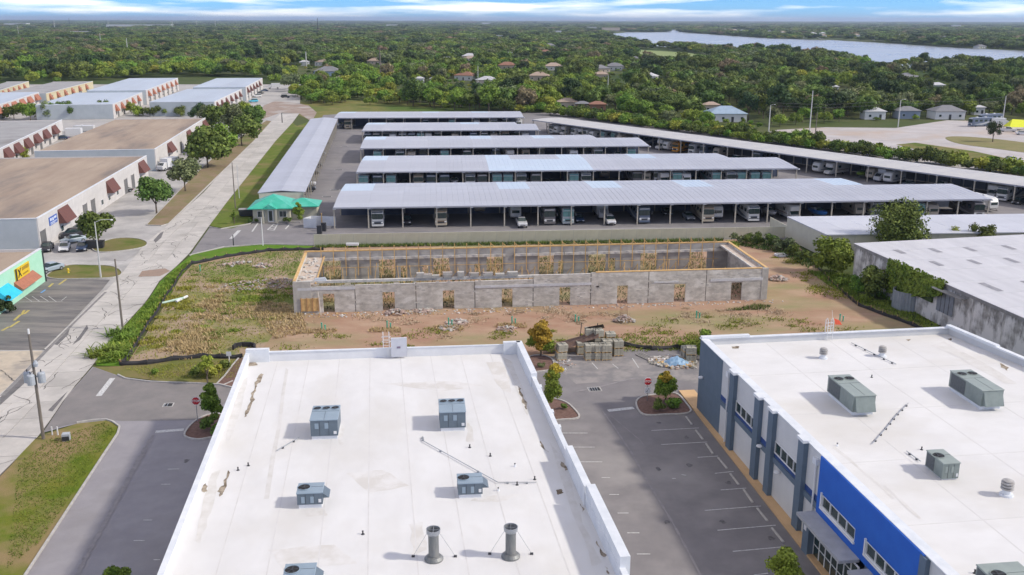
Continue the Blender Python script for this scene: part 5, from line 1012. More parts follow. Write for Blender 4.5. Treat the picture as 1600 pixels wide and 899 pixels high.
pole((158, 434), 347, 'pale street light with a long curved arm on the left grass island', m=ALU, cat='street light', lamp=2.6, r=.12)
pole((368, 326), 254, 'thin wooden pole on the verge of the roadside canopy, nearer one', r=.13); pole((374, 310), 258, 'thin pale pole on the verge just behind the nearer wooden pole', r=.09, m=ALU)
pole((411, 384), 340, 'slim white pole at the kerb in front of the office', m=SW, r=.09, cat='pole'); pole((365, 384), 375, 'short black post on the verge by the office drive', m=DARK, r=.12, cat='post'); pole((441, 192), 177, 'short dark post at the end of the road by the dirt piles', m=DARK, r=.2, cat='post'); pole((192, 240), 215, 'pole with a white transformer standing between the two tan roofs', r=.14)
pole((157, 434), 400, 'short white post beside the curved street light', m=SW, r=.08, cat='post')
for i, (u, v, tp, m) in enumerate([(747, 146, 103, ALU), (595, 128, 74, POLE), (479, 106, 81, ALU), (949, 166, 118, ALU), (1264, 216, 142, ALU), (1273, 222, 176, POLE), (1403, 199, 157, ALU), (1201, 206, 165, ALU), (1566, 194, 150, ALU), (200, 86, 60, ALU), (158, 74, 52, ALU), (86, 49, 32, ALU), (109, 42, 24, DARK), (308, 80, 68, ALU), (384, 91, 72, ALU), (270, 48, 31, ALU), (308, 45, 31, ALU), (170, 48, 33, ALU), (337, 46, 31, ALU), (30, 62, 40, ALU), (1556, 130, 112, ALU), (1204, 118, 100, ALU), (497, 52, -4, DARK)]):
    lb = f'tall thin pole beyond the estate, {ORD[i]} of those rising out of the woods'
    names = {0: 'pale pole in the woods behind the middle of the farthest canopy', 1: 'pole in the woods right of the blue house', 2: 'pale pole in the woods above the field left end', 3: 'pale pole behind the start of the diagonal canopy', 4: 'tall blue-grey pole at the left end of the gravel yard', 5: 'shorter wooden pole right beside the tall blue-grey yard pole', 6: 'pale lamp pole at the back of the gravel yard', 7: 'pale pole behind the hedge left of the gravel yard', 8: 'pole behind the yellow tent at the right edge', 22: 'very tall hair-thin mast on the horizon', 12: 'dark tower on the horizon at the left', 9: 'tall pole rising from the woods behind the left industrial roofs', 10: 'pole crossing the bright blue roof in the distance'}
    pole((u, v), tp, names.get(i, lb), r=.22 if v > 140 else .5 if v > 55 else 1.1, m=m, cat='pole', group=None if i in names else 'distant poles', lamp=1.5 if i in (6, 7) else 0)
# overhead wires between the two road poles and across the yard
t = thing('overhead_wire', 'sagging overhead wires behind the gravel yard', 'wire', G(1264, 216))
b0_ = G(1264, 216); 
for dz in (0, 1.2):
    for a, b in ((G(1201, 206), G(1403, 199)), (G(1403, 199), G(1566, 194))):
        pts = [(lerp(a, b, k/10)[0]-b0_[0], lerp(a, b, k/10)[1]-b0_[1], 9.5+dz-1.2*math.sin(math.pi*k/10)) for k in range(11)]; on(t, MB().tube(pts, .05, 4), 'strand', DARK)
t = thing('meter_box', 'small blue-grey electrical box on the corner lawn by the entrance drive', 'electrical box', G(104, 688), R_(12)); on(t, MB().bbox(-.35, .35, -.3, .3, 0, .75), 'cabinet', TR); on(t, MB().box(-.33, .33, -.33, -.3, .05, .5), 'door', DARK)
t = thing('marker_post', 'pair of short white posts on the lawn beside the utility pole', 'posts', G(82, 680)); [on(t, MB().box(x-.05, x+.05, -.05, .05, 0, .9), 'post', SW) for x in (0, .55)]
t = thing('fire_hydrant', 'yellow fire hydrant on the left grass island', 'fire hydrant', G(107, 427)); on(t, MB().lathe([(.18, 0), (.18, .1), (.13, .12), (.13, .6), (.18, .62), (.15, .75), (.04, .85)], n=12), 'body', mat('hydrant_yellow', (.75, .55, .05))); on(t, MB().box(-.28, .28, -.07, .07, .4, .54), 'outlet', MATS['hydrant_yellow'])
# ================================================================ VEHICLES (front looks towards local -y)
def rr(w, z0, z1, r, y, n=3, xo=0):
    p = []
    for cx, cz, a0 in ((w/2-r, z1-r, 0), (-w/2+r, z1-r, 90), (-w/2+r, z0+r, 180), (w/2-r, z0+r, 270)):
        for k in range(n): a = R_(a0+90*k/(n-1)); p.append((cx+r*math.cos(a)+xo, y, cz+r*math.sin(a)))
    return p
PAINTS = {}
def cpaint(c, rough=.3):
    k = tuple(c)
    if k not in PAINTS: PAINTS[k] = mat('vehicle_paint_%d' % len(PAINTS), c, rough=rough, spec=.6)
    return PAINTS[k]
WHL = {}
def wheels(t, xs, ys, r, w=.24):
    if (r, w) not in WHL: WHL[(r, w)] = (Shared('wheel', MB().add(*(lambda v: v)(_cyl(r, w))), BLACK), Shared('rim', MB().add(*_cyl(r*.55, w+.02)), STEEL))
    a, b = WHL[(r, w)]
    for y in ys:
        for x in xs: o = a.put(t, (x, y, r)); b.put(o, (0, 0, 0))
def _cyl(r, w, n=14):
    v = [(s*w/2, r*math.cos(2*math.pi*k/n), r*math.sin(2*math.pi*k/n)) for s in (-1, 1) for k in range(n)]
    return v, [tuple(range(n)), tuple(range(n, 2*n))[::-1]]+[(k, n+k, n+(k+1) % n, (k+1) % n) for k in range(n)]
HL = mat('headlight', (.75, .76, .75), rough=.15); TL = mat('tail_light', (.45, .01, .01), rough=.3)
def smooth_loft(secs): return MB().loft(secs)
def car(col, kind='sedan'):
    t = thing('parked_car', 'car', 'car'); body = cpaint(col)
    if kind == 'sedan': S = [(-2.25, 1.5, .36, .62), (-2.1, 1.68, .3, .74), (-1.0, 1.78, .26, .93), (1.3, 1.78, .26, .97), (2.1, 1.68, .32, .93), (2.27, 1.5, .42, .74)]; C = [(-1.05, 1.5, .93), (-.35, 1.24, 1.40), (.85, 1.22, 1.42), (1.65, 1.42, .96)]; rf = (-.35, .9, 1.43)
    elif kind == 'suv': S = [(-2.3, 1.6, .42, .8), (-2.15, 1.78, .34, .96), (-1.1, 1.88, .3, 1.08), (2.1, 1.88, .3, 1.12), (2.3, 1.75, .4, 1.0)]; C = [(-1.15, 1.6, 1.08), (-.5, 1.38, 1.68), (1.85, 1.36, 1.70), (2.2, 1.5, 1.1)]; rf = (-.5, 1.9, 1.71)
    else: S = [(-2.7, 1.7, .5, .95), (-2.5, 1.88, .42, 1.12), (-1.2, 1.94, .4, 1.18), (2.7, 1.94, .42, 1.16), (2.8, 1.9, .5, 1.1)]; C = [(-1.25, 1.65, 1.16), (-.6, 1.4, 1.78), (.55, 1.4, 1.80), (.75, 1.6, 1.16)]; rf = (-.6, .55, 1.81)
    on(t, MB().loft([rr(w, a, b, .12, y) for y, w, a, b in S]), 'body', body)
    on(t, MB().loft([rr(w, S[2][3]-.15, z, .06 if z < 1.2 else .12, y) for y, w, z in C]), 'window_band', GLASS)
    on(t, MB().loft([rr(C[1][1]-.04, rf[2]-.08, rf[2]+.01, .03, y) for y in (rf[0], rf[0]+.15, rf[1])]), 'roof', body)
    if kind == 'pickup': on(t, MB().box(-.82, .82, .95, 2.65, 1.1, 1.19), 'cargo_bed', DARK)
    wheels(t, (-.8, .8), (S[0][0]+.85, S[-1][0]-.85), .33 if kind == 'sedan' else .38)
    for x in (-.62, .62): on(t, MB().box(x-.2, x+.2, S[0][0]-.02, S[0][0]+.2, S[0][3]-.18, S[0][3]-.03), 'headlight', HL); on(t, MB().box(x-.18, x+.18, S[-1][0]-.15, S[-1][0]+.02, S[-1][3]-.2, S[-1][3]-.04), 'tail_light', TL)
    on(t, MB().box(-.5, .5, S[0][0]-.03, S[0][0]+.05, S[0][2]+.02, S[0][2]+.16), 'grille', DARK)
    return t
def motorhome(col, c2, L=10.5, dark_face=True, w=2.5, h=3.45, screen=GLASS):
    t = thing('motorhome', 'motorhome', 'motorhome'); body = cpaint(col, .35); acc = cpaint(c2, .35)
    on(t, MB().loft([rr(w-.35, .65, h-.5, .25, 0), rr(w-.1, .45, h-.22, .22, .22), rr(w, .4, h-.08, .2, .7), rr(w, .4, h, .15, 1.6), rr(w, .4, h, .12, L-.1), rr(w-.1, .5, h-.05, .12, L)]), 'body', body)
    ws = on(t, MB().loft([rr(w-.34, 1.75, h-.62, .2, -.03), rr(w-.2, 1.7, h-.5, .2, .13)]), 'windscreen', screen)
    on(t, MB().box(-.02, .02, -.06, -.02, 1.75, h-.62), 'pillar', DARK)
    if dark_face: on(t, MB().loft([rr(w-.5, h-.5, h-.28, .08, .03), rr(w-.4, h-.48, h-.2, .08, .2)]), 'brow', acc)
    on(t, MB().loft([rr(w-.45, .75, 1.3, .12, -.04), rr(w-.3, .7, 1.35, .12, .1)]), 'front_band', acc); on(t, MB().box(-.6, .6, -.07, -.03, .8, 1.1), 'grille', DARK); on(t, MB().loft([rr(w-.2, .35, .68, .1, -.12), rr(w-.05, .35, .7, .1, .25)]), 'bumper', body)
    for x in (-.9, .9): on(t, MB().box(x-.2, x+.2, -.08, .02, .95, 1.22), 'headlight', HL)
    for x in (-1, 1): on(t, MB().tube([(x*(w/2-.1), .1, 2.7), (x*(w/2+.2), -.3, 2.6)], .03, 4).box(x*(w/2+.2)-.09, x*(w/2+.2)+.09, -.38, -.24, 2.0, 2.6), 'mirror', DARK)
    for sx_ in (-1, 1):
        on(t, MB().add([(sx_*(w/2+.01), .9, .9), (sx_*(w/2+.01), 4.5, .7), (sx_*(w/2+.01), L-.4, 1.9), (sx_*(w/2+.01), L-.4, 2.6), (sx_*(w/2+.01), 4.5, 1.3)], [(0, 1, 2, 3, 4)]), 'side_stripe', acc)
        for y in (1.2, 3.4, 5.6, 8.0):
            if y < L-1.2: on(t, MB().box(sx_*(w/2+.005)-.015, sx_*(w/2+.005)+.015, y, y+1.3, 1.95, 2.7), 'side_window', GLASS)
    wheels(t, (-w/2+.25, w/2-.25), (2.0, L-2.6), .46, .3)
    for y in (2.5, 6.5): on(t, MB().bbox(-.35, .35, y, y+.9, h-.01, h+.28, .08), 'roof_unit', WHITE)
    return t
def classc(col):
    t = thing('motorhome', 'motorhome', 'motorhome'); body = cpaint(col)
    on(t, MB().loft([rr(2.1, 2.1, 3.0, .2, .9), rr(2.35, 1.95, 3.2, .15, 1.3), rr(2.4, 1.8, 3.2, .1, 2.4)]), 'cab_over', body); on(t, MB().loft([rr(2.4, .5, 3.2, .1, 2.4), rr(2.4, .5, 3.2, .1, 8.2)]), 'body', body)
    on(t, MB().loft([rr(1.8, .45, 1.0, .12, 0), rr(1.95, .4, 1.2, .12, .3), rr(2.0, .4, 1.3, .1, 1.2), rr(2.0, .4, 2.0, .1, 1.9), rr(2.0, .4, 2.1, .1, 2.5)]), 'cab', body); on(t, MB().loft([rr(1.75, 1.3, 1.36, .02, 1.05), rr(1.75, 1.3, 2.05, .06, 1.7)]), 'windscreen', GLASS)
    for s in (-1, 1): on(t, MB().box(s*1.2-.015, s*1.2+.015, 3.4, 4.6, 1.8, 2.4), 'side_window', GLASS); on(t, MB().box(s*1.2-.012, s*1.2+.012, 2.5, 8, 1.2, 1.35), 'side_stripe', cpaint((.25, .12, .08))); on(t, MB().box(s*.7-.15, s*.7+.15, -.03, .1, .7, .9), 'headlight', HL)
    wheels(t, (-.85, .85), (1.0, 6.2), .4); return t
def trailer(col, L=7.5, h=3.1, c2=(.2, .22, .26)):
    t = thing('travel_trailer', 'trailer', 'travel trailer'); body = cpaint(col)
    on(t, MB().loft([rr(2.1, .9, 2.2, .3, 0), rr(2.35, .6, h-.2, .25, .45), rr(2.4, .55, h, .1, 1.2), rr(2.4, .55, h, .1, L)]), 'body', body); on(t, MB().box(-.8, .8, -.02, .3, 1.6, 2.2), 'front_window', GLASS)
    on(t, MB().tube([(-.8, .3, .6), (0, -1.2, .55), (.8, .3, .6)], .06, 4), 'hitch', DARK)
    for s in (-1, 1): on(t, MB().box(s*1.2-.012, s*1.2+.012, .9, L-.3, 1.0, 1.25), 'side_stripe', cpaint(c2)); on(t, MB().box(s*1.2-.015, s*1.2+.015, 2, 3.2, 1.7, 2.3), 'side_window', GLASS)
    wheels(t, (-1.05, 1.05), (L*.55, L*.55+.85), .34); on(t, MB().bbox(-.35, .35, 3, 3.8, h, h+.25, .08), 'roof_unit', WHITE); return t
def boat(hull, top, L=6.5, s=1.0):
    t = thing('boat_on_trailer', 'boat', 'boat'); secs = []
    for k, (f, w_, z) in enumerate([(0, .06, 1.5), (.12, .9, 1.05), (.3, 1.7, .8), (.6, 2.2, .65), (1, 2.1, .65)]):
        y = f*L; top_z = 1.75-.2*f; secs.append([(0, y, z), (w_*.35, y, z+.15), (w_/2, y, top_z-.25), (w_/2, y, top_z), (0, y, top_z+.05), (-w_/2, y, top_z), (-w_/2, y, top_z-.25), (-w_*.35, y, z+.15)])
    on(t, MB().loft(secs), 'hull', cpaint(hull)); on(t, MB().box(-.75, .75, L*.42, L*.92, 1.6, 1.63), 'cockpit', cpaint(top, .6))
    on(t, MB().add([(-.85, L*.42, 1.6), (.85, L*.42, 1.6), (.7, L*.5, 2.1), (-.7, L*.5, 2.1)], [(0, 1, 2, 3)]), 'windshield', GLASS)
    for x in (-.45, .45): on(t, MB().bbox(x-.25, x+.25, L*.58, L*.7, 1.6, 2.0), 'seat', WHITE)
    on(t, MB().bbox(-.2, .2, L*.98, L*1.06, .9, 1.9), 'outboard_motor', DARK); on(t, MB().tube([(-.5, L, .5), (-.5, L*.3, .5), (0, -1, .5), (.5, L*.3, .5), (.5, L, .5)], .06, 4), 'trailer_frame', STEEL); wheels(t, (-1.0, 1.0), (L*.65,), .32); return t
def bus(col, c2):
    t = motorhome(col, c2, L=11.5, h=3.2, w=2.5); t.name = 'school_bus'; t['category'] = 'bus'; return t
def boxtruck(col, c2=(.65, .66, .67)):
    t = thing('box_truck', 'truck', 'truck'); on(t, MB().loft([rr(1.9, .5, 1.3, .12, 0), rr(2.1, .45, 1.5, .12, .3), rr(2.1, .45, 2.2, .15, 1.0), rr(2.1, .45, 2.3, .12, 1.8)]), 'cab', cpaint(col)); on(t, MB().box(-1.2, 1.2, 1.95, 7.2, .85, 3.2), 'cargo_box', cpaint(c2, .6)); on(t, MB().loft([rr(1.8, 1.45, 1.5, .02, .3), rr(1.8, 1.45, 2.15, .06, .95)]), 'windscreen', GLASS); wheels(t, (-.95, .95), (1.0, 5.6), .42); return t
PROT = {
 'mhw': (motorhome((.62, .62, .60), (.10, .12, .15)), 'white motorhome with dark windscreen'), 'mht': (motorhome((.46, .41, .32), (.25, .18, .12)), 'tan motorhome with brown stripes'),
 'mhb': (motorhome((.10, .13, .19), (.42, .44, .46)), 'dark blue motorhome with pale stripes'), 'mhg': (motorhome((.40, .43, .44), (.12, .30, .30), screen=mat('teal_glass', (.10, .24, .23), (.16, .32, .30), scale=1, rough=.15)), 'grey motorhome with teal windscreen'),
 'mhk': (motorhome((.16, .15, .15), (.5, .48, .45), h=3.5), 'charcoal motorhome with silver bands'), 'cc': (classc((.62, .61, .58)), 'white cab-over motorhome'), 'tr': (trailer((.60, .60, .58)), 'white travel trailer'), 'trt': (trailer((.42, .37, .30), c2=(.3, .2, .12)), 'tan travel trailer'),
 'bw': (boat((.55, .56, .57), (.3, .28, .25)), 'white boat on a trailer'), 'bb': (boat((.03, .16, .48), (.45, .5, .55)), 'blue and white boat'), 'bg': (boat((.22, .34, .06), (.12, .15, .06)), 'lime green boat on a trailer'),
 'pw': (car((.55, .55, .55), 'pickup'), 'silver pickup truck'), 'pb': (car((.03, .035, .045), 'pickup'), 'black pickup truck'), 'sb': (car((.03, .03, .035)), 'black car'), 'sw': (car((.66, .66, .66)), 'white car'), 'sg': (car((.25, .28, .32)), 'grey car'),
 'sn': (car((.03, .06, .13)), 'dark blue car'), 'sr': (car((.35, .02, .02)), 'red car'), 'sl': (car((.33, .40, .45)), 'pale blue car'), 'vw': (car((.62, .62, .62), 'suv'), 'white sport utility vehicle'), 'vb': (car((.03, .03, .035), 'suv'), 'black sport utility vehicle'), 'bus': (bus((.62, .28, .03), (.05, .05, .05)), 'orange-yellow school bus'), 'bt': (boxtruck((.6, .6, .6)), 'white box truck'), 'bc': (car((.05, .40, .55), 'suv'), 'bright cyan van'),
}
USED = set()
def vehicle(k, p, rz, where, group=None):
    src, nm = PROT[k]; lb = nm+' '+where
    if k not in USED: USED.add(k); src.location = (p[0], p[1], 0); src.rotation_euler = (0, 0, rz); src['label'] = lb; o = src
    else: o = copy_tree(src, p, rz, lb)
    if group: o['group'] = group
    elif 'group' in o.keys(): del o['group']
    return o
# under the canopies: column of the photograph where the vehicle's nose stands, kind, how far in from the eave
RW = ['nearest', 'second', 'third', 'fourth', 'farthest']
LISTS = [
 [(590, 'mhw', 0), (636, 'vb', 4), (689, 'mht', 0), (750, 'trt', 12.5), (806, 'tr', 5), (815, 'pw', 0), (859, 'mhk', 0), (888, 'mhg', 0), (905, 'sn', 4), (944, 'bt', 4.5), (953, 'vw', 1), (1007, 'mhb', 0), (1042, 'sb', 10), (1076, 'sg', 4.5), (1107, 'mht', 0), (1122, 'tr', 2), (1178, 'mhw', 0), (1212, 'bw', 1.5), (1246, 'cc', 0), (1292, 'bb', .5), (1345, 'trt', 3), (1372, 'mhw', 3), (1437, 'mhg', .5), (1459, 'trt', .5), (1530, 'mhk', .5)],
 [(568, 'mhg', 0), (590, 'mhb', 0), (611, 'mhg', 0), (632, 'sb', 5), (654, 'mht', 0), (674, 'mhb', 0), (695, 'mhb', 0), (711, 'bw', 0), (735, 'mhw', 0), (754, 'mhk', 0), (777, 'mhg', 0), (794, 'mhg', 0), (815, 'mhw', 0), (838, 'mhk', 0), (863, 'sb', 5), (897, 'mhg', 0), (916, 'mhw', 0), (945, 'trt', 12), (996, 'mhk', 2), (1010, 'trt', 2), (1029, 'mhw', 3), (1041, 'cc', 0), (1058, 'mhg', 0), (1073, 'tr', 0), (1120, 'mhg', 0), (1143, 'mhw', 0), (1159, 'mhg', 0), (1180, 'mhg', 0), (1198, 'mhg', 0)],
 [(590, 'mhg', 0), (611, 'sb', 4), (625, 'mhw', 0), (643, 'trt', 0), (661, 'mhb', 5), (678, 'bw', 0), (695, 'mhg', 0), (713, 'pb', 2), (730, 'mhk', 0), (752, 'bw', 2), (775, 'mhb', 3), (799, 'cc', 0), (822, 'trt', 3), (845, 'mhk', 6), (868, 'sg', 0), (897, 'tr', 0), (918, 'mhb', 8), (935, 'mhw', 0), (968, 'bw', 0), (987, 'mhg', 0)],
 [(575, 'mhb', 0), (588, 'mhk', 0), (604, 'mhk', 3), (614, 'tr', 0), (629, 'mhw', 0), (643, 'mhb', 0), (657, 'mhg', 0), (670, 'cc', 0), (684, 'mhk', 2), (698, 'pw', 0), (711, 'trt', 0), (723, 'bw', 0), (740, 'mhb', 0), (757, 'mhk', 0), (772, 'trt', 0), (790, 'mht', 2), (808, 'mhb', 4), (821, 'tr', 0), (834, 'pw', 2)],
 [(530, 'bw', 2), (543, 'mht', 0), (610, 'mhk', 4), (626, 'pw', 4), (665, 'mhb', 2), (706, 'mhg', 2), (732, 'sg', 4), (745, 'tr', 2), (772, 'mhw', 2), (790, 'mhb', 4), (811, 'tr', 2)]]
r_ = random.Random(77)
for ri, L_ in enumerate(LISTS):
    p, a, l, d = ROWS[ri]; q = (p[0]+l*math.cos(a), p[1]+l*math.sin(a)); cnt = 0
    for (u, k, inn) in L_:
        t = along(p, q, u, 1.0); x = t*l; x += inn*math.tan(0)*0; pos = loc2(p, a, x, .3+inn)
        # keep the nose where the picture shows it although it stands deeper in
        u2, _v = proj(pos[0], pos[1], 1.0); x -= (u2-u)/(F/pos[1]); pos = loc2(p, a, x, .3+inn)
        vehicle(k, pos, a+R_(r_.uniform(-2, 2))+(R_(6) if k in ('bb', 'cc') else 0), f'under the {RW[ri]} canopy, {ORD[cnt]} from the left'); cnt += 1
p, a, l, d = DG; q = (p[0]+l*math.cos(a), p[1]+l*math.sin(a)); cnt = 0
for (u, k, inn) in [(856, 'mhw', 1), (866, 'tr', 0), (876, 'cc', 0), (893, 'mhw', 0), (901, 'cc', 0), (911, 'mhw', 0), (921, 'tr', 0), (936, 'mhg', 1), (949, 'mhg', 2), (965, 'trt', 0), (983, 'mhb', 2), (996, 'sg', 2), (1025, 'cc', 0), (1037, 'tr', 0), (1053, 'bus', 0), (1078, 'mhw', 0), (1092, 'mhb', 1), (1113, 'trt', 1), (1146, 'pw', 1), (1176, 'mhb', 1), (1198, 'sw', 1), (1272, 'tr', 0), (1290, 'cc', 0), (1333, 'bg', 1), (1349, 'trt', 2), (1364, 'bt', 1), (1384, 'tr', 0), (1411, 'sg', 2), (1455, 'bw', .5), (1542, 'cc', 1), (1563, 'mhw', 0), (1588, 'sb', 1)]:
    x = along(p, q, u, 1)*l; pos = loc2(p, a, x, .4+inn); vehicle(k, pos, a+R_(r_.uniform(-8, 8)), f'under the diagonal canopy, {ORD[cnt]} from the far end'); cnt += 1
LA, LB_ = q4[1], q4[2]
for i, (f, k) in enumerate([(.02, 'bw'), (.07, 'sg'), (.12, 'tr'), (.17, 'pb'), (.22, 'vw'), (.30, 'cc'), (.34, 'sb'), (.42, 'vb'), (.5, 'bw'), (.58, 'sg'), (.66, 'trt'), (.75, 'sb')]):
    p = lerp(LA, LB_, f); vehicle(k, loc2(p, lca, 0, 2.2 if k not in ('sg', 'sb', 'vw', 'vb', 'pb') else .5), lca-R_(180)*0+math.pi/2*0+0 if False else R_(97)+R_(180)-R_(90)+R_(90)*0 - R_(100), '') if False else vehicle(k, loc2(p, lca, 0, 1.2), lca, f'under the roadside canopy, {ORD[i]} from the office')
# open-air vehicles
OPEN = [('sn', (86, 418), 60, 'parked by the downpipe of the green shop') if False else ('sl', (79, 424), -35, 'parked beside the green shop and the grass island'),
 ('sb', (15, 388), 85, 'behind the green shop roof, leftmost'), ('sw', (50, 388), 0, 'parked against the grey front wall of the nearest industrial building'), ('sb', (74, 391), 8, 'parked left of the white car by the blue sign'), ('sw', (101, 391), 12, 'parked between the black car and the dark blue car'), ('sn', (129, 390), 10, 'parked left of the street tree'), ('sl', (115, 379), -50, 'parked slantwise behind the white car'), ('vb', (113, 371), -60, 'parked below the brown awning of the nearest industrial building'), ('sg', (124, 362), -60, 'parked behind the street tree crown'),
 ('vb', (172, 308), -40, 'parked below the second brown awning of the nearest industrial building'), ('sb', (192, 301), -50, 'parked near the second doorway pair of the nearest industrial building'), ('bt', (250, 268), -25, 'parked at the far end of the nearest industrial building'), ('sr', (173, 181), -60, 'parked by the terracotta awnings'), ('sb', (183, 177), -60, 'parked behind the red car'), ('sl', (196, 171), -60, 'parked second behind the red car'), ('bt', (95, 215), -90, 'parked beside the grey-roofed industrial building'), ('tr', (114, 210), -90, 'parked beside the grey-roofed industrial building'), ('sn', (97, 218), -90, 'parked in front of the white box truck'),
 ('sb', (5, 247), -90, 'parked by the dark awnings at the left edge'), ('bc', (396, 160), -60, 'parked at the far lavender-roofed unit'), ('vw', (402, 152), -60, 'parked behind the cyan van'), ('sb', (406, 147), -60, 'parked third along the far lavender-roofed unit'), ('sn', (413, 143), -60, 'parked fourth along the far lavender-roofed unit'), ('bt', (419, 139), -80, 'at the far end of the dirt track'), ('vb', (446, 153), 80, 'standing by the dirt piles'), ('sw', (103, 182), -60, 'glimpsed under the left trees'), ('sw', (120, 180), -60, 'glimpsed under the left trees, right one'), ('sg', (265, 146), -60, 'parked in the gap between the pale blue-roofed buildings'),
 ('mhb', (1515, 198), -82, 'parked at the back of the gravel yard') , ('mhb', (1530, 192), -80, 'parked farther back in the gravel yard'), ('bt', (1578, 198), 70, 'standing in the gravel yard left of the yellow tent'), ('pw', (1575, 206), 70, 'standing in the gravel yard below the yellow tent'), ('sw', (1597, 211), 70, 'standing at the right edge of the gravel yard'), ('tr', (1552, 332), 5, 'standing in the open at the right end of the nearest long canopy'), ('sw', (1583, 252), 60, 'behind the hedge at the right edge'), ('sw', (1420, 184), 80, 'parked by the house behind the gravel yard')]
for k, px, dg, wh in OPEN: vehicle(k, G(*px), R_(dg)+YAW, wh)
t = thing('yellow_tent', 'bright yellow tent at the right edge of the gravel yard', 'tent', G(1588, 203)); TY = mat('tent_yellow', (.72, .75, .02), rough=.7); on(t, MB().add([(-4, -2.5, 1.2), (4, -2.5, 1.2), (4, 2.5, 1.2), (-4, 2.5, 1.2), (-2, 0, 4), (3, 0, 3.7)], [(0, 1, 5, 4), (1, 2, 5), (2, 3, 4, 5), (3, 0, 4)]), 'canopy', TY); [on(t, MB().tube([(x, y, 0), (x, y, 1.3)], .06, 5), 'leg', STEEL) for x in (-3.8, 3.8) for y in (-2.3, 2.3)]
for i, (u, v) in enumerate([(200, 358-20), (115, 336), (96, 362), (149, 384)]):
    t = thing('rubbish_bin', ['dark bin against the wall between two doors', 'dark bin by the wall below the brown awning', 'grey bin by the wall near the blue sign', 'black skip left of the street tree'][i], 'bin', G(*[(172, 305), (122, 344), (89, 366), (149, 388)][i]), YAW); s = 1.6 if i == 3 else 1; on(t, MB().loft([[(-.9*s, -.6, .1), (.9*s, -.6, .1), (.9*s, .6, .1), (-.9*s, .6, .1)], [(-1.0*s, -.7, 1.3), (1.0*s, -.7, 1.3), (1.0*s, .7, 1.3), (-1.0*s, .7, 1.3)]]), 'body', DARK); on(t, MB().box(-1.02*s, 1.02*s, -.72, .72, 1.3, 1.38), 'lid', BLACK)
# ================================================================ VEGETATION
HAZE = .00006
LV = {'oak': leaf('oak', (.060, .100, .020), (.155, .21, .045)), 'bright': leaf('bright', (.105, .18, .022), (.24, .33, .05)), 'grey': leaf('greygreen', (.085, .11, .045), (.20, .225, .10)), 'orange': leaf('orange', (.30, .19, .025), (.42, .28, .045)), 'dark': leaf('dark', (.036, .062, .024), (.09, .13, .042)), 'yellow': leaf('yellow', (.22, .25, .03), (.32, .34, .06)), 'brown': leaf('brownish', (.17, .135, .07), (.26, .20, .12))}
BARK = mat('bark', (.15, .12, .09), (.09, .07, .05), scale=2, rough=1)
def crown(seed, rx, rz, zc, nl, nleaf, ls, core=.72, flat=1.0, cone=0.0):      # lobes of foliage: leaf-sized faces spread through and over them, with gaps between the lobes
    r = random.Random(seed); mb = MB(); lobes = []
    for k in range(nl):
        a = r.uniform(0, 6.283); ph = math.acos(r.uniform(-.55, .95)); q = r.uniform(.35, .78) if k else 0
        z = zc+rz*q*math.cos(ph)*flat; sc_ = 1-cone*max(0, (z-zc)/rz)
        lobes.append((rx*q*math.sin(ph)*math.cos(a)*sc_, rx*q*math.sin(ph)*math.sin(a)*sc_, z, rx*r.uniform(.30, .48)*sc_))
    for (x, y, z, R) in lobes:                                                   # dim inner mass that keeps light from passing straight through
        vs = []; n = 6
        for j in range(1, 4):
            for k in range(n): t = math.pi*j/4; u = 6.283*(k+.5*(j % 2))/n; q = R*core*r.uniform(.75, 1.1); vs.append((x+q*math.sin(t)*math.cos(u), y+q*math.sin(t)*math.sin(u), z+q*math.cos(t)*.85))
        vs += [(x, y, z+R*core*.85), (x, y, z-R*core*.8)]; fs = []
        for j in range(2):
            for k in range(n): fs.append((j*n+k, (j+1)*n+k, (j+1)*n+(k+1) % n, j*n+(k+1) % n))
        for k in range(n): fs.append((3*n, k, (k+1) % n)); fs.append((3*n+1, 2*n+(k+1) % n, 2*n+k))
        mb.add(vs, fs)
    V, Fc = mb.v, mb.f
    for i in range(nleaf):
        x, y, z, R = lobes[i % nl]; d = Vector((r.gauss(0, 1), r.gauss(0, 1), r.gauss(.25, 1))).normalized(); q = R*r.uniform(.72, 1.12)
        c = Vector((x, y, z))+Vector((d.x, d.y, d.z*.85))*q; nrm = (d+Vector((r.gauss(0, .5), r.gauss(0, .5), r.gauss(.2, .5)))).normalized(); a = nrm.orthogonal().normalized(); b = nrm.cross(a); th = r.uniform(0, 6.28)
        a, b = a*math.cos(th)+b*math.sin(th), b*math.cos(th)-a*math.sin(th); s = ls*r.uniform(.55, 1.3); o = len(V)
        V += [tuple(c+a*s), tuple(c+b*s*.7), tuple(c-a*s*.8), tuple(c-b*s*.6+nrm*s*.25)]; Fc.append((o, o+1, o+2, o+3)); mb.m.append(0)
    mb.m = [0]*len(Fc); return mb
def trunk(seed, h, r0, spread, nb=4):
    r = random.Random(seed); mb = MB().tube([(0, 0, -.1), (r.uniform(-.1, .1), 0, h*.3), (r.uniform(-.2, .2), r.uniform(-.2, .2), h*.6)], [r0*1.2, r0*.85, r0*.7], 7)
    for k in range(nb): a = 6.283*k/nb+r.uniform(-.4, .4); mb.tube([(0, 0, h*.35), (math.cos(a)*spread*.4, math.sin(a)*spread*.4, h*.62), (math.cos(a)*spread, math.sin(a)*spread, h*.9)], [r0*.55, r0*.35, r0*.12], 5)
    return mb
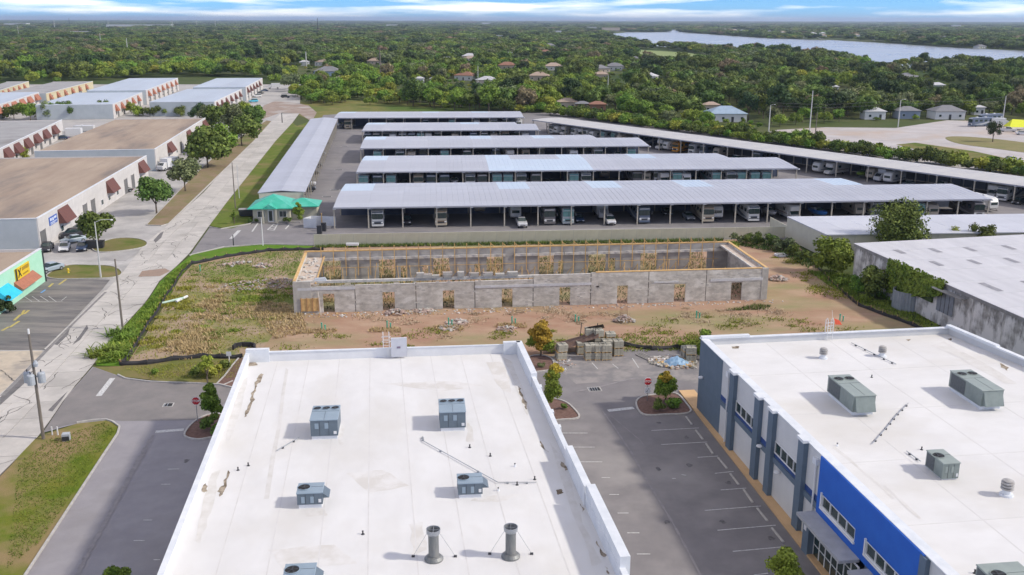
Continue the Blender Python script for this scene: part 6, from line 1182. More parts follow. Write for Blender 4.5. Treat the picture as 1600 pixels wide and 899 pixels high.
def tree_proto(name, kind, seed, h, rx, label, cat='tree', nl=14, nleaf=2600, ls=.34, rz=None, zc=None, cone=0.0, group=None, tr=True, core=.72):
    rz = rz or h*.32; zc = zc or h-rz; t = thing(name, label, cat, (0, 0, 0), 0, group)
    c = crown(seed, rx, rz, zc, nl, nleaf, ls, cone=cone, core=core); o = link('crown' if cat == 'tree' else 'foliage', c.mesh('crown', LV[kind]), t)
    if tr: on(t, trunk(seed, zc+rz*.2, max(.09, h*.022), rx*.55), 'trunk', BARK)
    return t
# ---- trees that stand near the camera, each built for itself
def near_tree(kind, px, top, wpx, label, seed, cone=0, name='street_tree', nleaf=3000, nl=16, kinds=None, ls=None, bare=.35, group=None, cat='tree', core=.72):
    b = G(*px); lo, hi = .3, 25
    for _ in range(30):
        m_ = (lo+hi)/2
        if proj(b[0], b[1], m_)[1] > top: lo = m_
        else: hi = m_
    h = lo; d = b[1]*math.cos(PITCH)+H*math.sin(PITCH); rx = wpx/2/(F/d); rz = h*(1-bare)/2
    t = tree_proto(name, kind, seed, h, rx*.86, label, cat, nl=nl, nleaf=nleaf, ls=ls or max(.12, rx*.075), rz=rz*1.3, zc=h-rz*1.12, cone=cone, group=group, tr=bare > .05, core=core); t.location = (*b, 0)
    return t, h, rx, b
def two_tone(t, kind2, frac, seed, h, rx):      # leaves turning colour at the top of the crown
    o = link('turning_leaves', crown(seed, rx*.62, h*.2, h*(1-frac*.45), 7, 900, max(.12, rx*.085), core=.3).mesh('crown', LV[kind2]), t)
t, h, rx, b = near_tree('orange', (845, 556), 492, 48, 'orange and green leaved tree at the corner of the white-roofed building', 101, cone=.45, bare=.06, nl=22, nleaf=4500); link('green_skirt', crown(333, rx*.95, h*.2, h*.27, 9, 1300, rx*.09).mesh('crown', LV['bright']), t)
t, h, rx, b = near_tree('bright', (866, 645), 562, 46, 'slim tree with rusty top leaves beside the right parapet of the white-roofed building', 102, cone=.6, bare=.04, nl=24, nleaf=4500); two_tone(t, 'orange', .5, 7, h, rx)
t, h, rx, b = near_tree('bright', (1039, 628), 574, 40, 'small tree with rusty top leaves on the island with the stop sign', 103, cone=.5, bare=.06, nl=24, nleaf=4500); two_tone(t, 'orange', .6, 8, h, rx)
t, h, rx, b = near_tree('bright', (334, 668), 584, 42, 'slim green tree beside the left parapet of the white-roofed building', 104, cone=.6, bare=.04, nl=24, nleaf=4500)
near_tree('yellow', (1224, 930), 853, 66, 'yellow-green shrub tree at the bottom edge beside the tan walkway', 105, cone=.3, bare=.04, nleaf=4500, nl=20)
near_tree('bright', (186, 935), 880, 50, 'top of a green tree at the bottom edge of the entrance drive', 106, bare=.1)
near_tree('yellow', (325, 600), 545, 30, 'thin feathery yellow-green tree on the verge below the silt fence', 107, cone=.3, bare=.2, nleaf=900, nl=9, core=.25)
near_tree('bright', (1102, 562), 516, 40, 'small tree with yellowing top behind the slate grey wall', 108, bare=.1)
near_tree('bright', (467, 351), 314, 22, 'conical green tree at the right corner of the site office', 109, cone=.5, bare=.05)
near_tree('bright', (366, 350), 327, 10, 'slender sapling on the verge left of the office', 110, cone=.4, bare=.1, nleaf=700)
near_tree('oak', (155, 388), 336, 72, 'round-headed street tree on the grass island beside the curved street light', 111, bare=.42)
near_tree('oak', (245, 334), 277, 72, 'tree at the near end of the brown grass strip beside the road', 112, bare=.35); near_tree('grey', (290, 299), 245, 66, 'second tree along the brown grass strip from the near end', 113, bare=.3); near_tree('oak', (325, 262), 204, 90, 'broad tree, third along the grass strip, beside the two thin poles', 114, bare=.22, nleaf=4200, nl=20)
LB = {'oak': 'dark green', 'bright': 'bright green', 'grey': 'grey-green'}
for i, (u, v, tp, wp, k) in enumerate([(352, 241, 192, 62, 'bright'), (378, 228, 178, 66, 'oak'), (395, 212, 165, 50, 'oak'), (404, 200, 162, 40, 'bright'), (365, 215, 163, 56, 'grey'), (343, 208, 160, 50, 'oak'), (327, 200, 158, 40, 'grey'), (385, 188, 158, 40, 'bright'), (360, 192, 160, 36, 'oak'), (312, 238, 205, 50, 'oak')]):
    near_tree(k, (u, v), tp, wp, f'{LB[k]} tree in the clump between road and industrial units, {ORD[i]} of ten', 120+i, bare=.15, nleaf=1800, nl=12, group='tree clump beside the road')
for i, (u, v, tp, wp, k) in enumerate([(22, 186, 162, 40, 'oak'), (48, 188, 158, 44, 'bright'), (70, 187, 156, 34, 'grey'), (92, 186, 160, 40, 'oak'), (115, 186, 158, 34, 'oak'), (162, 182, 157, 28, 'oak'), (30, 250, 230, 34, 'yellow'), (217, 181, 165, 32, 'bright'), (240, 182, 166, 30, 'oak'), (262, 181, 164, 32, 'oak'), (282, 182, 165, 26, 'oak'), (205, 178, 158, 20, 'yellow'), (308, 186, 158, 34, 'dark')]):
    near_tree(k, (u, v), tp, wp, ['left tree of the row under the pale blue roof', 'second tree of the row before the pale blue roof', 'greyish tree in the row before the pale blue roof', 'fourth tree of the row before the pale blue roof', 'right tree of the row before the pale blue roof', 'small dark palm-like tree left of the red car', 'bush at the left edge beside the dark awnings', 'shrub left of the brown-banded front wall', 'second shrub along the tan roof edge', 'third shrub along the tan roof edge', 'fourth shrub along the tan roof edge', 'yellowish shrub right of the red car', 'dark tree right of the brown-banded front wall'][i], 140+i, bare=.1, nleaf=1300, nl=10)
near_tree('oak', (1402, 404), 313, 106, 'large open-crowned tree in front of the cream storage building', 160, bare=.12, nleaf=7000, nl=34, ls=.26, core=.4)
near_tree('oak', (1530, 398), 345, 50, 'loose shrub tree on the right before the cream storage building', 161, bare=.1, nleaf=1800); near_tree('yellow', (1492, 396), 355, 36, 'palm-like yellow-green shrub left of the loose shrub tree', 162, bare=.05, nleaf=1500)
near_tree('bright', (1298, 428), 370, 76, 'large bright green bush between the site and the old warehouse', 163, bare=.02, nleaf=4200, nl=22, cat='bush', name='bush'); near_tree('oak', (1366, 466), 414, 62, 'dark leafy bush at the foot of the old warehouse wall', 164, bare=.02, nleaf=3200, nl=18, cat='bush', name='bush'); near_tree('bright', (1338, 462), 430, 40, 'small bush left of the dark leafy bush', 165, bare=.02, nleaf=1600, cat='bush', name='bush')
near_tree('grey', (1411, 218+0), 0, 10, 'x', 1) if False else None
near_tree('dark', (1551, 222), 186, 28, 'small dark tree on the oval grass island of the gravel yard', 167, bare=.2, nleaf=1600, core=.4)
near_tree('dark', (8, 490), 458, 36, 'dark green shrub at the left edge by the green shop', 168, bare=.02, nleaf=2600, cat='bush', name='bush')
# creeper over the old warehouse wall
t = thing('creeper', 'thick green creeper hanging over the old warehouse wall and roof edge', 'creeper', OA, oa); r_ = random.Random(9); vx0, vx1 = along(OA, OB, 1392, 5)*dist(OA, OB), along(OA, OB, 1478, 5)*dist(OA, OB); m = MB()
for i in range(4200):
    f = r_.random(); x = vx0+(vx1-vx0)*f; lo = 1.2+3.2*f**1.6; z = lo+(6.15-lo)*r_.random()**.8; y = -.35-.5*r_.random()*math.sin(min(1, (6.4-z)/3)*2.2) if z < 6 else r_.uniform(-.4, .5*math.sin(f*9)**2+.1)
    s = r_.uniform(.1, .26); n_ = Vector((r_.gauss(0, .4), -1, r_.gauss(.4, .5))).normalized(); a = n_.orthogonal().normalized(); b = n_.cross(a); c = Vector((x, y, z)); m.add([c+a*s, c+b*s, c-a*s, c-b*s], [(0, 1, 2, 3)])
link('leaves', m.mesh('leaves', LV['bright']), t); on(t, MB().box(vx0+.5, vx1-2.5, -.3, -.02, 2.6, 5.9), 'stems', LV['dark'])
# small plants: palms-lilies on the verge, shrubs on the islands, hedge on the right
def spiky(px, s, label, n=46, kind='bright', name='spiky_plant'):
    t = thing(name, label, 'plant', G(*px)); r = random.Random(int(px[0])); m = MB()
    for k in range(n):
        a = r.uniform(0, 6.28); L_ = s*r.uniform(.6, 1.1); ox, oy = r.gauss(0, s*.45), r.gauss(0, s*.4); el = r.uniform(.5, 1.4); wd = s*.07; pts = []
        for j in range(4): q = j/3; rad = L_*q*math.cos(el)*(1+.5*q); z = L_*math.sin(el)*q*(1.15-.5*q*q); pts.append((ox+rad*math.cos(a), oy+rad*math.sin(a), z, wd*(1-.8*q)))
        px_, py_ = -math.sin(a), math.cos(a); vs = []
        for (x, y, z, w_) in pts: vs += [(x-px_*w_, y-py_*w_, z), (x+px_*w_, y+py_*w_, z)]
        m.add(vs, [(0, 1, 3, 2), (2, 3, 5, 4), (4, 5, 7, 6)])
    link('fronds', m.mesh('fronds', LV[kind]), t); return t
for i, (u, v, s, lb) in enumerate([(186, 525, 1.7, 'upper clump of big green strap leaves beside the bare utility pole'), (196, 530, 1.4, 'small clump of strap leaves right of the upper big clump'), (170, 553, 1.9, 'lower clump of big strap leaves near the silt fence corner'), (155, 557, 1.5, 'leftmost clump of strap leaves at the road edge'), (182, 560, 1.4, 'clump of strap leaves touching the silt fence corner'), (1380, 462, 1.9, 'palmetto at the foot of the warehouse wall'), (1350, 470, 1.5, 'palmetto beside the dark leafy bush'), (1396, 466, 1.4, 'palmetto left of the round tank'), (1140, 384, 1.5, 'small palm at the back right corner of the block building'), (1162, 182, .1, 'x')][:9]): spiky((u, v), s, lb, n=110)
r_ = random.Random(17)
bsh = [tree_proto('shrub', k, 180+i, 1.5, 1.1, 'shrub', 'shrub', nl=6, nleaf=520, ls=.14, rz=.75, zc=.7, tr=False) for i, k in enumerate(('bright', 'oak', 'yellow', 'grey'))]
SH_ = []
for i, (u, v, s, k, lb) in enumerate([(325, 673, 1.0, 1, 'low dark shrub on the mulch island beside the left stop sign'), (338, 678, .9, 0, 'low shrub at the building side of the left mulch island'), (318, 586, 1.2, 2, 'yellow-green shrub on the bottom verge, left one'), (332, 588, 1.1, 2, 'yellow-green shrub on the bottom verge, right one'), (350, 580, 1.0, 1, 'green shrub beside the mulch strip'), (306, 590, .9, 1, 'small green shrub, leftmost on the bottom verge'), (1030, 642, .9, 1, 'low green shrub left of the island tree'), (1052, 635, .9, 0, 'low green shrub right of the island tree'), (1048, 640, .5, 1, 'tiny shrub on the right mulch island'), (846, 575, .5, 3, 'reddish tuft on the mulch by the orange-leaved tree'), (880, 640, .5, 1, 'tiny shrub on the left mulch island of the middle car park'),
    (453, 348, .7, 1, 'low dark shrub under the office window, left'), (446, 347.5, .7, 1, 'low dark shrub under the office window, second'), (391, 349, .7, 1, 'low shrub at the left corner of the office'), (400, 348, .6, 1, 'low shrub beside the office porch'), (1185, 383, 1.6, 1, 'dark shrub along the ribbed fence behind the site corner'), (1205, 386, 1.7, 1, 'dark shrub before the cream end wall, left'), (1222, 392, 1.8, 3, 'dark shrub before the cream end wall, middle'), (1238, 402, 1.7, 1, 'dark shrub before the cream end wall, right'), (1252, 412, 1.6, 1, 'dark shrub left of the large bright green bush'), (1318, 448, 1.3, 0, 'shrub below the large bright green bush'), (1085, 551, 1.3, 0, 'shrub against the slate grey wall, upper'), (1094, 556, 1.3, 2, 'shrub against the slate grey wall, lower'), (1072, 547, 1.0, 2, 'small shrub near the slate grey wall'), (1155, 381, 1.4, 3, 'shrub along the ribbed fence at the corner of the block building'), (1170, 382, 1.4, 1, 'shrub along the ribbed fence, second from the block building'), (243, 592-8, .6, 0, 'weed tuft on the bottom verge')]):
    src = bsh[k]
    if src.name not in SH_: SH_.append(src.name); src.location = (*G(u, v), 0); src.scale = (s, s, s); src['label'] = lb; link
    else: copy_tree(src, G(u, v), r_.uniform(0, 6), lb, scale=s)
# rank growth at the foot of the ribbed fence
def tufts(name, pl, n, h, kind, label=None, cat=None, seed=1, w_=.05, parent=None, z=0.0, blades=3):
    r = random.Random(seed); m = MB(); V, Fc = m.v, m.f
    for i in range(n):
        x, y = rand_in(pl, r); hh = h*r.uniform(.4, 1.2)
        for k in range(blades):
            a = r.uniform(0, 6.28); l_ = hh*r.uniform(.2, .9); o = len(V); c_, s_ = math.cos(a), math.sin(a); V += [(x-s_*w_, y+c_*w_, z), (x+s_*w_, y-c_*w_, z), (x+c_*l_, y+s_*l_, z+hh*r.uniform(.6, 1))]; Fc.append((o, o+1, o+2)); m.m.append(0)
    o = link(name, m.mesh(name, LV[kind] if isinstance(kind, str) else kind)); o['kind'] = 'stuff'; return o
def clumps(name, px, sig, n, h, kind, seed=1):
    r = random.Random(seed); g = P(px); m = MB(); V, Fc = m.v, m.f; cs = []
    for k in range(max(8, n//70)): i = r.randrange(len(g)-1); c = lerp(g[i], g[i+1], r.random()); cs.append((c[0]+r.gauss(0, sig), c[1]+r.gauss(0, sig*.8), r.uniform(.3, 1.1)))
    for k in range(n):
        c = r.choice(cs); x, y = c[0]+r.gauss(0, c[2]), c[1]+r.gauss(0, c[2]*.8)
        for q in range(3):
            a = r.uniform(0, 6.28); hh = h*r.uniform(.3, 1.1)*min(1.2, c[2]+.3); l_ = hh*r.uniform(.3, 1.2); o = len(V); c_, s_ = math.cos(a), math.sin(a); V += [(x-s_*.06, y+c_*.06, 0), (x+s_*.06, y-c_*.06, 0), (x+c_*l_, y+s_*l_, hh)]; Fc.append((o, o+1, o+2)); m.m.append(0)
    o = link(name, m.mesh(name, LV[kind] if isinstance(kind, str) else kind)); o['kind'] = 'stuff'
STRAW = mat('leaf_straw', (.52, .40, .21), (.42, .31, .15), scale=1, rough=.9, island=.3); STRAWB = mat('leaf_dead_stalk', (.50, .38, .25), (.56, .45, .32), scale=1, rough=.9, island=.3)
tufts('fence_weeds', P([(492, 388), (1130, 378), (1130, 374), (492, 384)]), 4200, .55, 'oak', seed=1); tufts('fence_weeds', P([(1130, 380), (1230, 376), (1275, 412), (1262, 420), (1215, 395)]), 1500, .7, 'oak', seed=2)
tufts('rough_grass', P([(300, 416), (355, 404), (420, 394), (475, 392), (462, 430), (340, 436), (290, 430)]), 2000, .28, 'bright', seed=3); tufts('rough_grass', P([(205, 562), (262, 470), (290, 430), (460, 440), (400, 556)]), 2600, .26, 'yellow', seed=4)
clumps('dry_grass', [(352, 440), (335, 475), (310, 510), (296, 540), (300, 556)], 1.5, 3000, .4, STRAW, 5); clumps('dry_grass', [(352, 500), (400, 480), (450, 500)], 2.5, 1500, .35, STRAW, 8); clumps('green_weeds', [(345, 430), (400, 465), (430, 455), (350, 490), (345, 520)], 3.0, 3600, .28, 'bright', 6); clumps('green_weeds', [(240, 540), (270, 490), (290, 450)], 1.6, 2200, .35, 'yellow', 7); tufts('dry_grass', P([(410, 470), (470, 486), (480, 520), (430, 530), (400, 500)]), 1100, .5, STRAW, seed=6)
for i, (u, v) in enumerate([(503, 518), (603, 516), (700, 513), (800, 509), (700, 470), (800, 470), (520, 470), (610, 470)]): p = G(u, v); tufts('dry_grass', [(p[0]-2.4, p[1]-.9), (p[0]+2.2, p[1]-1.1), (p[0]+1.8, p[1]+1), (p[0]-2, p[1]+.9)], 200, .4, STRAW, seed=60+i)
clumps('site_weeds', [(480, 500), (700, 500), (900, 495), (1100, 490), (1200, 485)], 3.5, 3200, .22, STRAWB, 17); clumps('site_weeds', [(420, 530), (640, 528), (860, 525), (1100, 515), (1300, 500)], 3.0, 2600, .2, 'yellow', 18); tufts('site_weeds', P([(905, 528), (1095, 526), (1095, 548), (905, 552)]), 1100, .4, 'yellow', seed=8); clumps('site_weeds', [(1200, 392), (1240, 410), (1280, 445), (1310, 465)], 2.2, 1500, .25, 'yellow', 9)
tufts('site_weeds', [loc2(S0, ska, .6, .6), loc2(S0, ska, SL-.6, .6), loc2(S0, ska, SL-.6, SD-.6), loc2(S0, ska, .6, SD-.6)], 4200, .45, 'grey', seed=10); tufts('rough_grass', P([(1180, 476), (1205, 478), (1200, 484), (1130, 486)]), 300, .4, 'oak', seed=19)
tufts('verge_grass', P([(150, 569), (160, 545), (198, 508), (228, 476), (262, 432), (300, 404), (298, 414), (268, 452), (225, 516), (190, 566)]), 5200, .4, 'bright', seed=11); tufts('corner_weeds', P([(30, 722), (80, 685), (165, 660), (180, 672), (60, 850), (10, 890)]), 3500, .16, 'bright', seed=12, w_=.03); tufts('tank_grass', P([(1335, 470), (1395, 470), (1470, 512), (1455, 520), (1345, 478)]), 1600, .35, 'bright', seed=13)
tufts('site_weeds', [loc2(S0, ska, 1, SD+.5), loc2(S0, ska, SL-1, SD+.5), loc2(S0, ska, SL-1, SD+12), loc2(S0, ska, 1, SD+12)], 4200, .6, 'grey', seed=44); tufts('dry_grass', [loc2(S0, ska, 1, SD+.5), loc2(S0, ska, SL-1, SD+.5), loc2(S0, ska, SL-1, SD+7), loc2(S0, ska, 1, SD+7)], 1600, .5, STRAW, seed=45)
tufts('bottom_grass', P([(190, 574), (378, 562), (372, 592), (236, 592)]), 1500, .2, 'yellow', seed=14, w_=.03); tufts('bush_undergrowth', P([(1262, 424), (1335, 432), (1340, 470), (1300, 450)]), 1500, .6, 'bright', seed=15)
# ---- woods: prototypes of tree kinds, the nearest as things, the rest as one mass
FK = [('oak', 'broad dark green tree in the woods beyond the storage lot', 31), ('oak', 'rounded dark green tree in the woods beyond the storage lot', 32), ('bright', 'bright green tree in the woods beyond the storage lot', 33), ('grey', 'grey-green tree in the woods beyond the storage lot', 34), ('dark', 'very dark tree in the woods beyond the storage lot', 35), ('bright', 'low bright green tree in the woods beyond the storage lot', 36), ('brown', 'brownish thin-leaved tree in the woods beyond the storage lot', 37), ('yellow', 'yellow-green tree in the woods beyond the storage lot', 38)]
protos = []
for i, (k, lb, sd_) in enumerate(FK):
    h = [9.5, 8, 8.5, 9, 11, 6.5, 9, 7][i]; rx = [5.6, 4.6, 4.2, 4.8, 3.6, 4.4, 4.2, 3.8][i]
    protos.append(tree_proto('forest_tree', k, sd_, h, rx, lb, 'tree', nl=15, nleaf=1300, ls=.42, rz=h*.42, zc=h*.56, group='trees of the woods beyond the storage lot'))
HOUSES = []          # (x, y, clear radius)
CLEAR = [P(x) for x in ([(440, 176), (440, 150), (470, 158), (540, 157), (640, 163), (760, 176), (850, 178), (1010, 192), (1650, 292), (1650, 186), (1560, 184), (1440, 186), (1200, 197), (1150, 200), (1010, 190), (850, 176)],)]
FIELD = P([(380, 160), (410, 126), (440, 137), (462, 156), (520, 154), (640, 160), (770, 178), (845, 180), (845, 200), (400, 220)]); FIELD = P([(-400, 135), (-60, 128), (0, 130), (62, 133), (150, 127), (205, 122), (280, 121), (330, 120), (411, 121), (446, 140), (462, 157), (520, 155), (610, 160), (650, 168), (770, 178), (846, 179), (846, 899), (-400, 899)])
DIAG = [P([(840, 176), (1010, 191), (1350, 240), (1700, 296), (1700, 899), (840, 899)])]; YD = P([(1150, 206), (1230, 196), (1300, 192), (1440, 188), (1480, 183), (1700, 186), (1700, 300), (1400, 255), (1250, 225)])
LK, LK2 = P(LAKE), P(LAKE2); SF = P([(972, 79), (1000, 77), (1080, 82), (1126, 92), (1092, 106), (1000, 98)]); SF2 = P([(1355, 98), (1398, 96), (1400, 109), (1356, 111)])
CLR = .17
def blocked(x, y, m_=3):
    if inpoly(x, y, FIELD) or inpoly(x, y, DIAG[0]) or inpoly(x, y, YD) or inpoly(x, y, LK) or inpoly(x, y, LK2) or inpoly(x, y, SF) or inpoly(x, y, SF2): return True
    for hx, hy, R in HOUSES:
        if abs(x-hx) < R+2+m_*.6 and -max(R*1.5, (CLR if R < 14 else .22)*hy)-m_ < y-hy < R*.9: return True
    return False
# ---- houses and big sheds among the trees (before the trees, so that they stand clear)
def house(px, wpx, rc, wc, label, hgt=3.4, dpt=None, rz=0.0, group=None, name='house', cat='house', flat=False, rh=2.3):
    g = G(*px); d = g[1]; w_ = wpx*d/F; dp = dpt or min(w_*.7, 11+w_*.1); t = thing(name, label, cat, g, rz, group); HOUSES.append((g[0], g[1], w_/2))
    rm = mat('roof_%d_%d_%d' % tuple(int(c*100) for c in rc), rc, tuple(c*.85 for c in rc), scale=.6, rough=.8); wm = mat('house_wall_%d_%d_%d' % tuple(int(c*100) for c in wc), wc, rough=.85)
    on(t, MB().box(-w_/2, w_/2, 0, dp, 0, hgt), 'wall', wm)
    if flat: on(t, MB().box(-w_/2-.4, w_/2+.4, -.4, dp+.4, hgt, hgt+.5), 'roof', rm)
    else: on(t, hip(-w_/2-.5, w_/2+.5, -.5, dp+.5, hgt, hgt+rh*(dp/9), rm), 'roof', rm)
    n = max(2, int(w_/3.4))
    if w_ < 60:
        ws = Shared('window', MB().box(-.6, .6, -.06, 0, 1.0, 2.1), WHITE)
        for k in range(n):
            x = -w_/2+(k+.5)*w_/n
            if k == n//2: on(t, MB().box(x-.5, x+.5, -.06, 0, 0, 2.1), 'door', DARK)
            else: o = ws.put(t, (x, 0, 0)); p_ = link('pane', PANEH, o)
    else:
        for k in range(min(n, 14)): x = -w_/2+(k+.5)*w_/min(n, 14); on(t, MB().box(x-2, x+2, -.1, 0, .3, 3.2), 'bay_door', DOORM)
    return t
pm_ = MB().box(-.5, .5, -.09, -.06, 1.08, 2.02).build('pane', GLASS); PANEH = pm_.data; bpy.data.objects.remove(pm_)
GYR, WTR, TNR, BWR, BLR = (.22, .22, .23), (.55, .55, .56), (.42, .32, .25), (.30, .15, .10), (.32, .42, .52)
WW, BW_, CW = (.66, .66, .66), (.40, .50, .62), (.55, .46, .38)
for a_ in [((1137, 191), 58, BLR, WW, 'pale blue-roofed white house behind the diagonal canopy hedge'), ((1367, 187), 32, WTR, WW, 'white house behind the gravel yard, left one'), ((1420, 186), 34, GYR, (.25, .3, .38), 'dark blue house behind the gravel yard'), ((1484, 187), 46, GYR, WW, 'white house with a grey roof behind the gravel yard'), ((1552, 152), 44, BWR, CW, 'house with an orange-brown roof at the far right'), ((1548, 143), 26, WTR, WW, 'white-roofed house just behind the orange-brown roof'), ((1360, 106), 30, BLR, WW, 'grey-blue house in the woods below the lake'),
    ((418, 98), 26, GYR, WW, 'low white house left of the pale pole, lower one'), ((431, 90), 26, WTR, WW, 'white house left of the pale pole, upper one'), ((511, 119), 40, GYR, BW_, 'blue-walled house above the left end of the field'), ((520, 107), 24, BLR, WW, 'white house just above the blue-walled house'), ((503, 88), 20, WTR, WW, 'white house in the woods upper left of centre'), ((588, 101), 28, TNR, CW, 'tan-roofed house beside the pole right of the blue-walled house'), ((624, 103), 16, GYR, WW, 'small grey-roofed house right of the tan-roofed house'), ((655, 131), 14, WTR, WW, 'small white house above the field, left one'), ((679, 131), 14, WTR, WW, 'small white house above the field, right one'), ((939, 124), 22, TNR, CW, 'peach-roofed house above the start of the diagonal canopy'),
    ((887, 171), 30, TNR, CW, 'tan-roofed house just behind the far end of the lot'), ((910, 174), 20, GYR, (.2, .14, .1), 'dark-gabled house beside the start of the diagonal canopy'), ((934, 175), 24, BWR, (.3, .16, .1), 'brown house left of the tall pale pole'), ((1075, 168), 22, WTR, WW, 'white-roofed shed in the clearing, left one'), ((1108, 158), 24, WTR, WW, 'white-roofed shed in the clearing, upper right one'), ((1112, 176), 24, TNR, CW, 'tan house in the clearing above the pale blue roof'), ((796, 90), 20, WTR, WW, 'white house at the edge of the dark clump'), ((635, 84), 14, WTR, WW, 'tiny white house in the upper middle woods'), ((475, 103), 14, WTR, WW, 'narrow white house left of the blue-walled house'), ((1325, 130), 20, TNR, CW, 'tan house in the right woods, left one'), ((1398, 138), 20, TNR, CW, 'tan house in the right woods, middle one'), ((1466, 142), 20, WTR, WW, 'white house in the right woods beside the dark trees'), ((1254, 144), 16, TNR, CW, 'tan house above the hedge pole'), ((1301, 145), 18, WTR, WW, 'white house behind the tall blue-grey pole'), ((1530, 180), 16, WTR, WW, 'white shed behind the far coach'), ((26, 118), 14, WTR, WW, 'white building in the far left trees')]: house(*a_)
for i, (u, v, wp, rc, hg) in enumerate([(217, 44, 98, WTR, 7), (104, 55, 66, WTR, 6), (30, 54, 56, WTR, 6), (150, 62, 26, (.04, .38, .58), 6), (18, 72, 30, WTR, 6), (22, 84, 56, (.45, .42, .42), 5), (58, 78, 22, WTR, 4), (78, 84, 24, TNR, 4), (60, 60, 40, BLR, 4), (10, 64, 28, BLR, 5), (24, 42, 34, WTR, 6), (283, 74, 20, WTR, 4), (613, 44, 18, WTR, 6), (925, 48, 14, WTR, 9), (955, 49, 26, TNR, 7), (900, 54, 12, WTR, 6), (870, 54, 14, WTR, 6), (1010, 34.5, 60, WTR, 14), (900, 34, 60, TNR, 14), (700, 33.5, 70, WTR, 12), (480, 33, 50, WTR, 14), (360, 32.5, 50, WTR, 14), (190, 32.5, 30, WTR, 20), (760, 38.5, 14, WTR, 8), (1130, 35, 50, WTR, 12), (1495, 45, 12, BLR, 8), (780, 61, 12, WTR, 5), (752, 67, 8, WTR, 4), (700, 54, 8, WTR, 4)]):
    nm = {0: 'very long white building on the upper left skyline', 1: 'long white warehouse left of the bright blue roof', 3: 'building with a bright blue roof in the upper left woods', 5: 'grey-roofed warehouse at the left edge', 13: 'domed white building at the left end of the lake', 14: 'tan shore building beside the lake'}
    house((u, v), wp, rc, WW if rc != TNR else CW, nm.get(i, 'distant pale industrial building on the horizon side of the woods'), hgt=min(hg, 5)*G(u, v)[1]/1500 if v > 40 else 2.6*G(u, v)[1]/1500, dpt=40 if v < 60 else 22, name='distant_building', cat='building', flat=True, group=None if i in nm else 'distant pale buildings')
r_ = random.Random(12)
for i in range(34):   # waterfront houses on the far shore
    u = r_.choice([r_.uniform(1110, 1290), r_.uniform(1110, 1290), r_.uniform(1290, 1560)]); v = 51.5+(u-1110)*.048+r_.uniform(-3, 1.5)-(2 if u > 1290 else 0)
    g = G(u, v)
    if inpoly(g[0], g[1], LK): continue
    house((u, v), r_.uniform(5, 9), r_.choice([WTR, GYR, TNR, WTR]), WW, 'white waterfront house on the far shore of the lake', hgt=8, group='waterfront houses on the far shore', dpt=12)
for i in range(120):   # scattered roofs
    u, v = r_.uniform(0, 1600), r_.choice([r_.uniform(46, 80), r_.uniform(70, 140), r_.uniform(80, 150)]); g = G(u, v)
    if blocked(g[0], g[1], 12) or (u < 450 and v > 100): continue
    house((u, v), min(30, 15*F/g[1]), r_.choice([WTR, GYR, TNR, GYR, BWR]), r_.choice([WW, CW]), 'small house half hidden in the woods', group='small houses half hidden in the woods', rz=r_.uniform(-.5, .5))
# ---- individual trees: nearest 290 in view
r_ = random.Random(5); cand = []; used = {}
def spot_ok(x, y, dmin):
    c = (int(x//8), int(y//8))
    for i in (-1, 0, 1):
        for j in (-1, 0, 1):
            for (px_, py_) in used.get((c[0]+i, c[1]+j), ()):
                if (px_-x)**2+(py_-y)**2 < dmin*dmin: return False
    used.setdefault(c, []).append((x, y)); return True
for k in range(14000):
    u = r_.uniform(-60, 1660); Y = r_.uniform(205, 700); x = (u-800)/F*(Y*.963+10.7); y = Y
    if blocked(x, y): continue
    if spot_ok(x, y, 7.4 if Y < 520 else 8.4): cand.append((y, x, u))
cand.sort(); near = cand[:225]; far = cand[225:]
first = {}
from mathutils import noise as mn
def kind_at(x, y):
    v = mn.noise(Vector((x/70, y/110, 0)))+r_.uniform(-.28, .28); pv_ = proj(x, y)[1]
    if pv_ > 104 and x < 40 and r_.random() < .6: return r_.choice([2, 2, 5, 7])
    if v < -.28: return r_.choice([4, 4, 0])
    if v < 0: return r_.choice([0, 1])
    if v < .22: return r_.choice([0, 3, 1, 6, 3])
    return r_.choice([2, 2, 5, 7, 1])
def size_at(x, y): return 1.02+.42*mn.noise(Vector((x/38, y/60, 5)))
for n_, (y, x, u) in enumerate(near):
    low = (x > 20 and y < 400)
    i = r_.choice([5, 5, 2, 7, 3]) if low else kind_at(x, y)
    s = r_.uniform(.6, .85) if low else size_at(x, y)*r_.uniform(.85, 1.25)
    if i not in first: first[i] = 1; protos[i].location = (x, y, 0); protos[i].scale = (s, s, s)
    else: copy_tree(protos[i], (x, y), r_.uniform(0, 6.28), None, None, (s*r_.uniform(.9, 1.15), s, s*r_.uniform(.85, 1.1)))
for i, (u, v, sc_) in enumerate([(792, 163, 1.25), (806, 160, 1.3), (780, 160, 1.0), (820, 165, 1.0)]): copy_tree(protos[4], G(u, v), i, ['tall very dark tree, second from the left in the dark clump behind the canopies', 'tallest very dark tree in the dark clump behind the canopies', 'very dark tree at the left end of the dark clump', 'very dark tree at the right end of the dark clump'][i], 'dark clump of trees behind the canopies', sc_)
for k in range(70):
    u = r_.uniform(455, 870); base = 158+(u-455)*.055; v = base-r_.uniform(0, 13)+(3 if u < 520 else 0); x, y = G(u, v); j = r_.choice([5, 2, 2, 5, 7]); s_ = r_.uniform(.55, .95)
    copy_tree(protos[j], (x, y), r_.uniform(0, 6), 'bright leafy shrub tree in the thicket between the field and the tall woods', 'thicket between the field and the tall woods', (s_*1.1, s_*1.1, s_*.85))
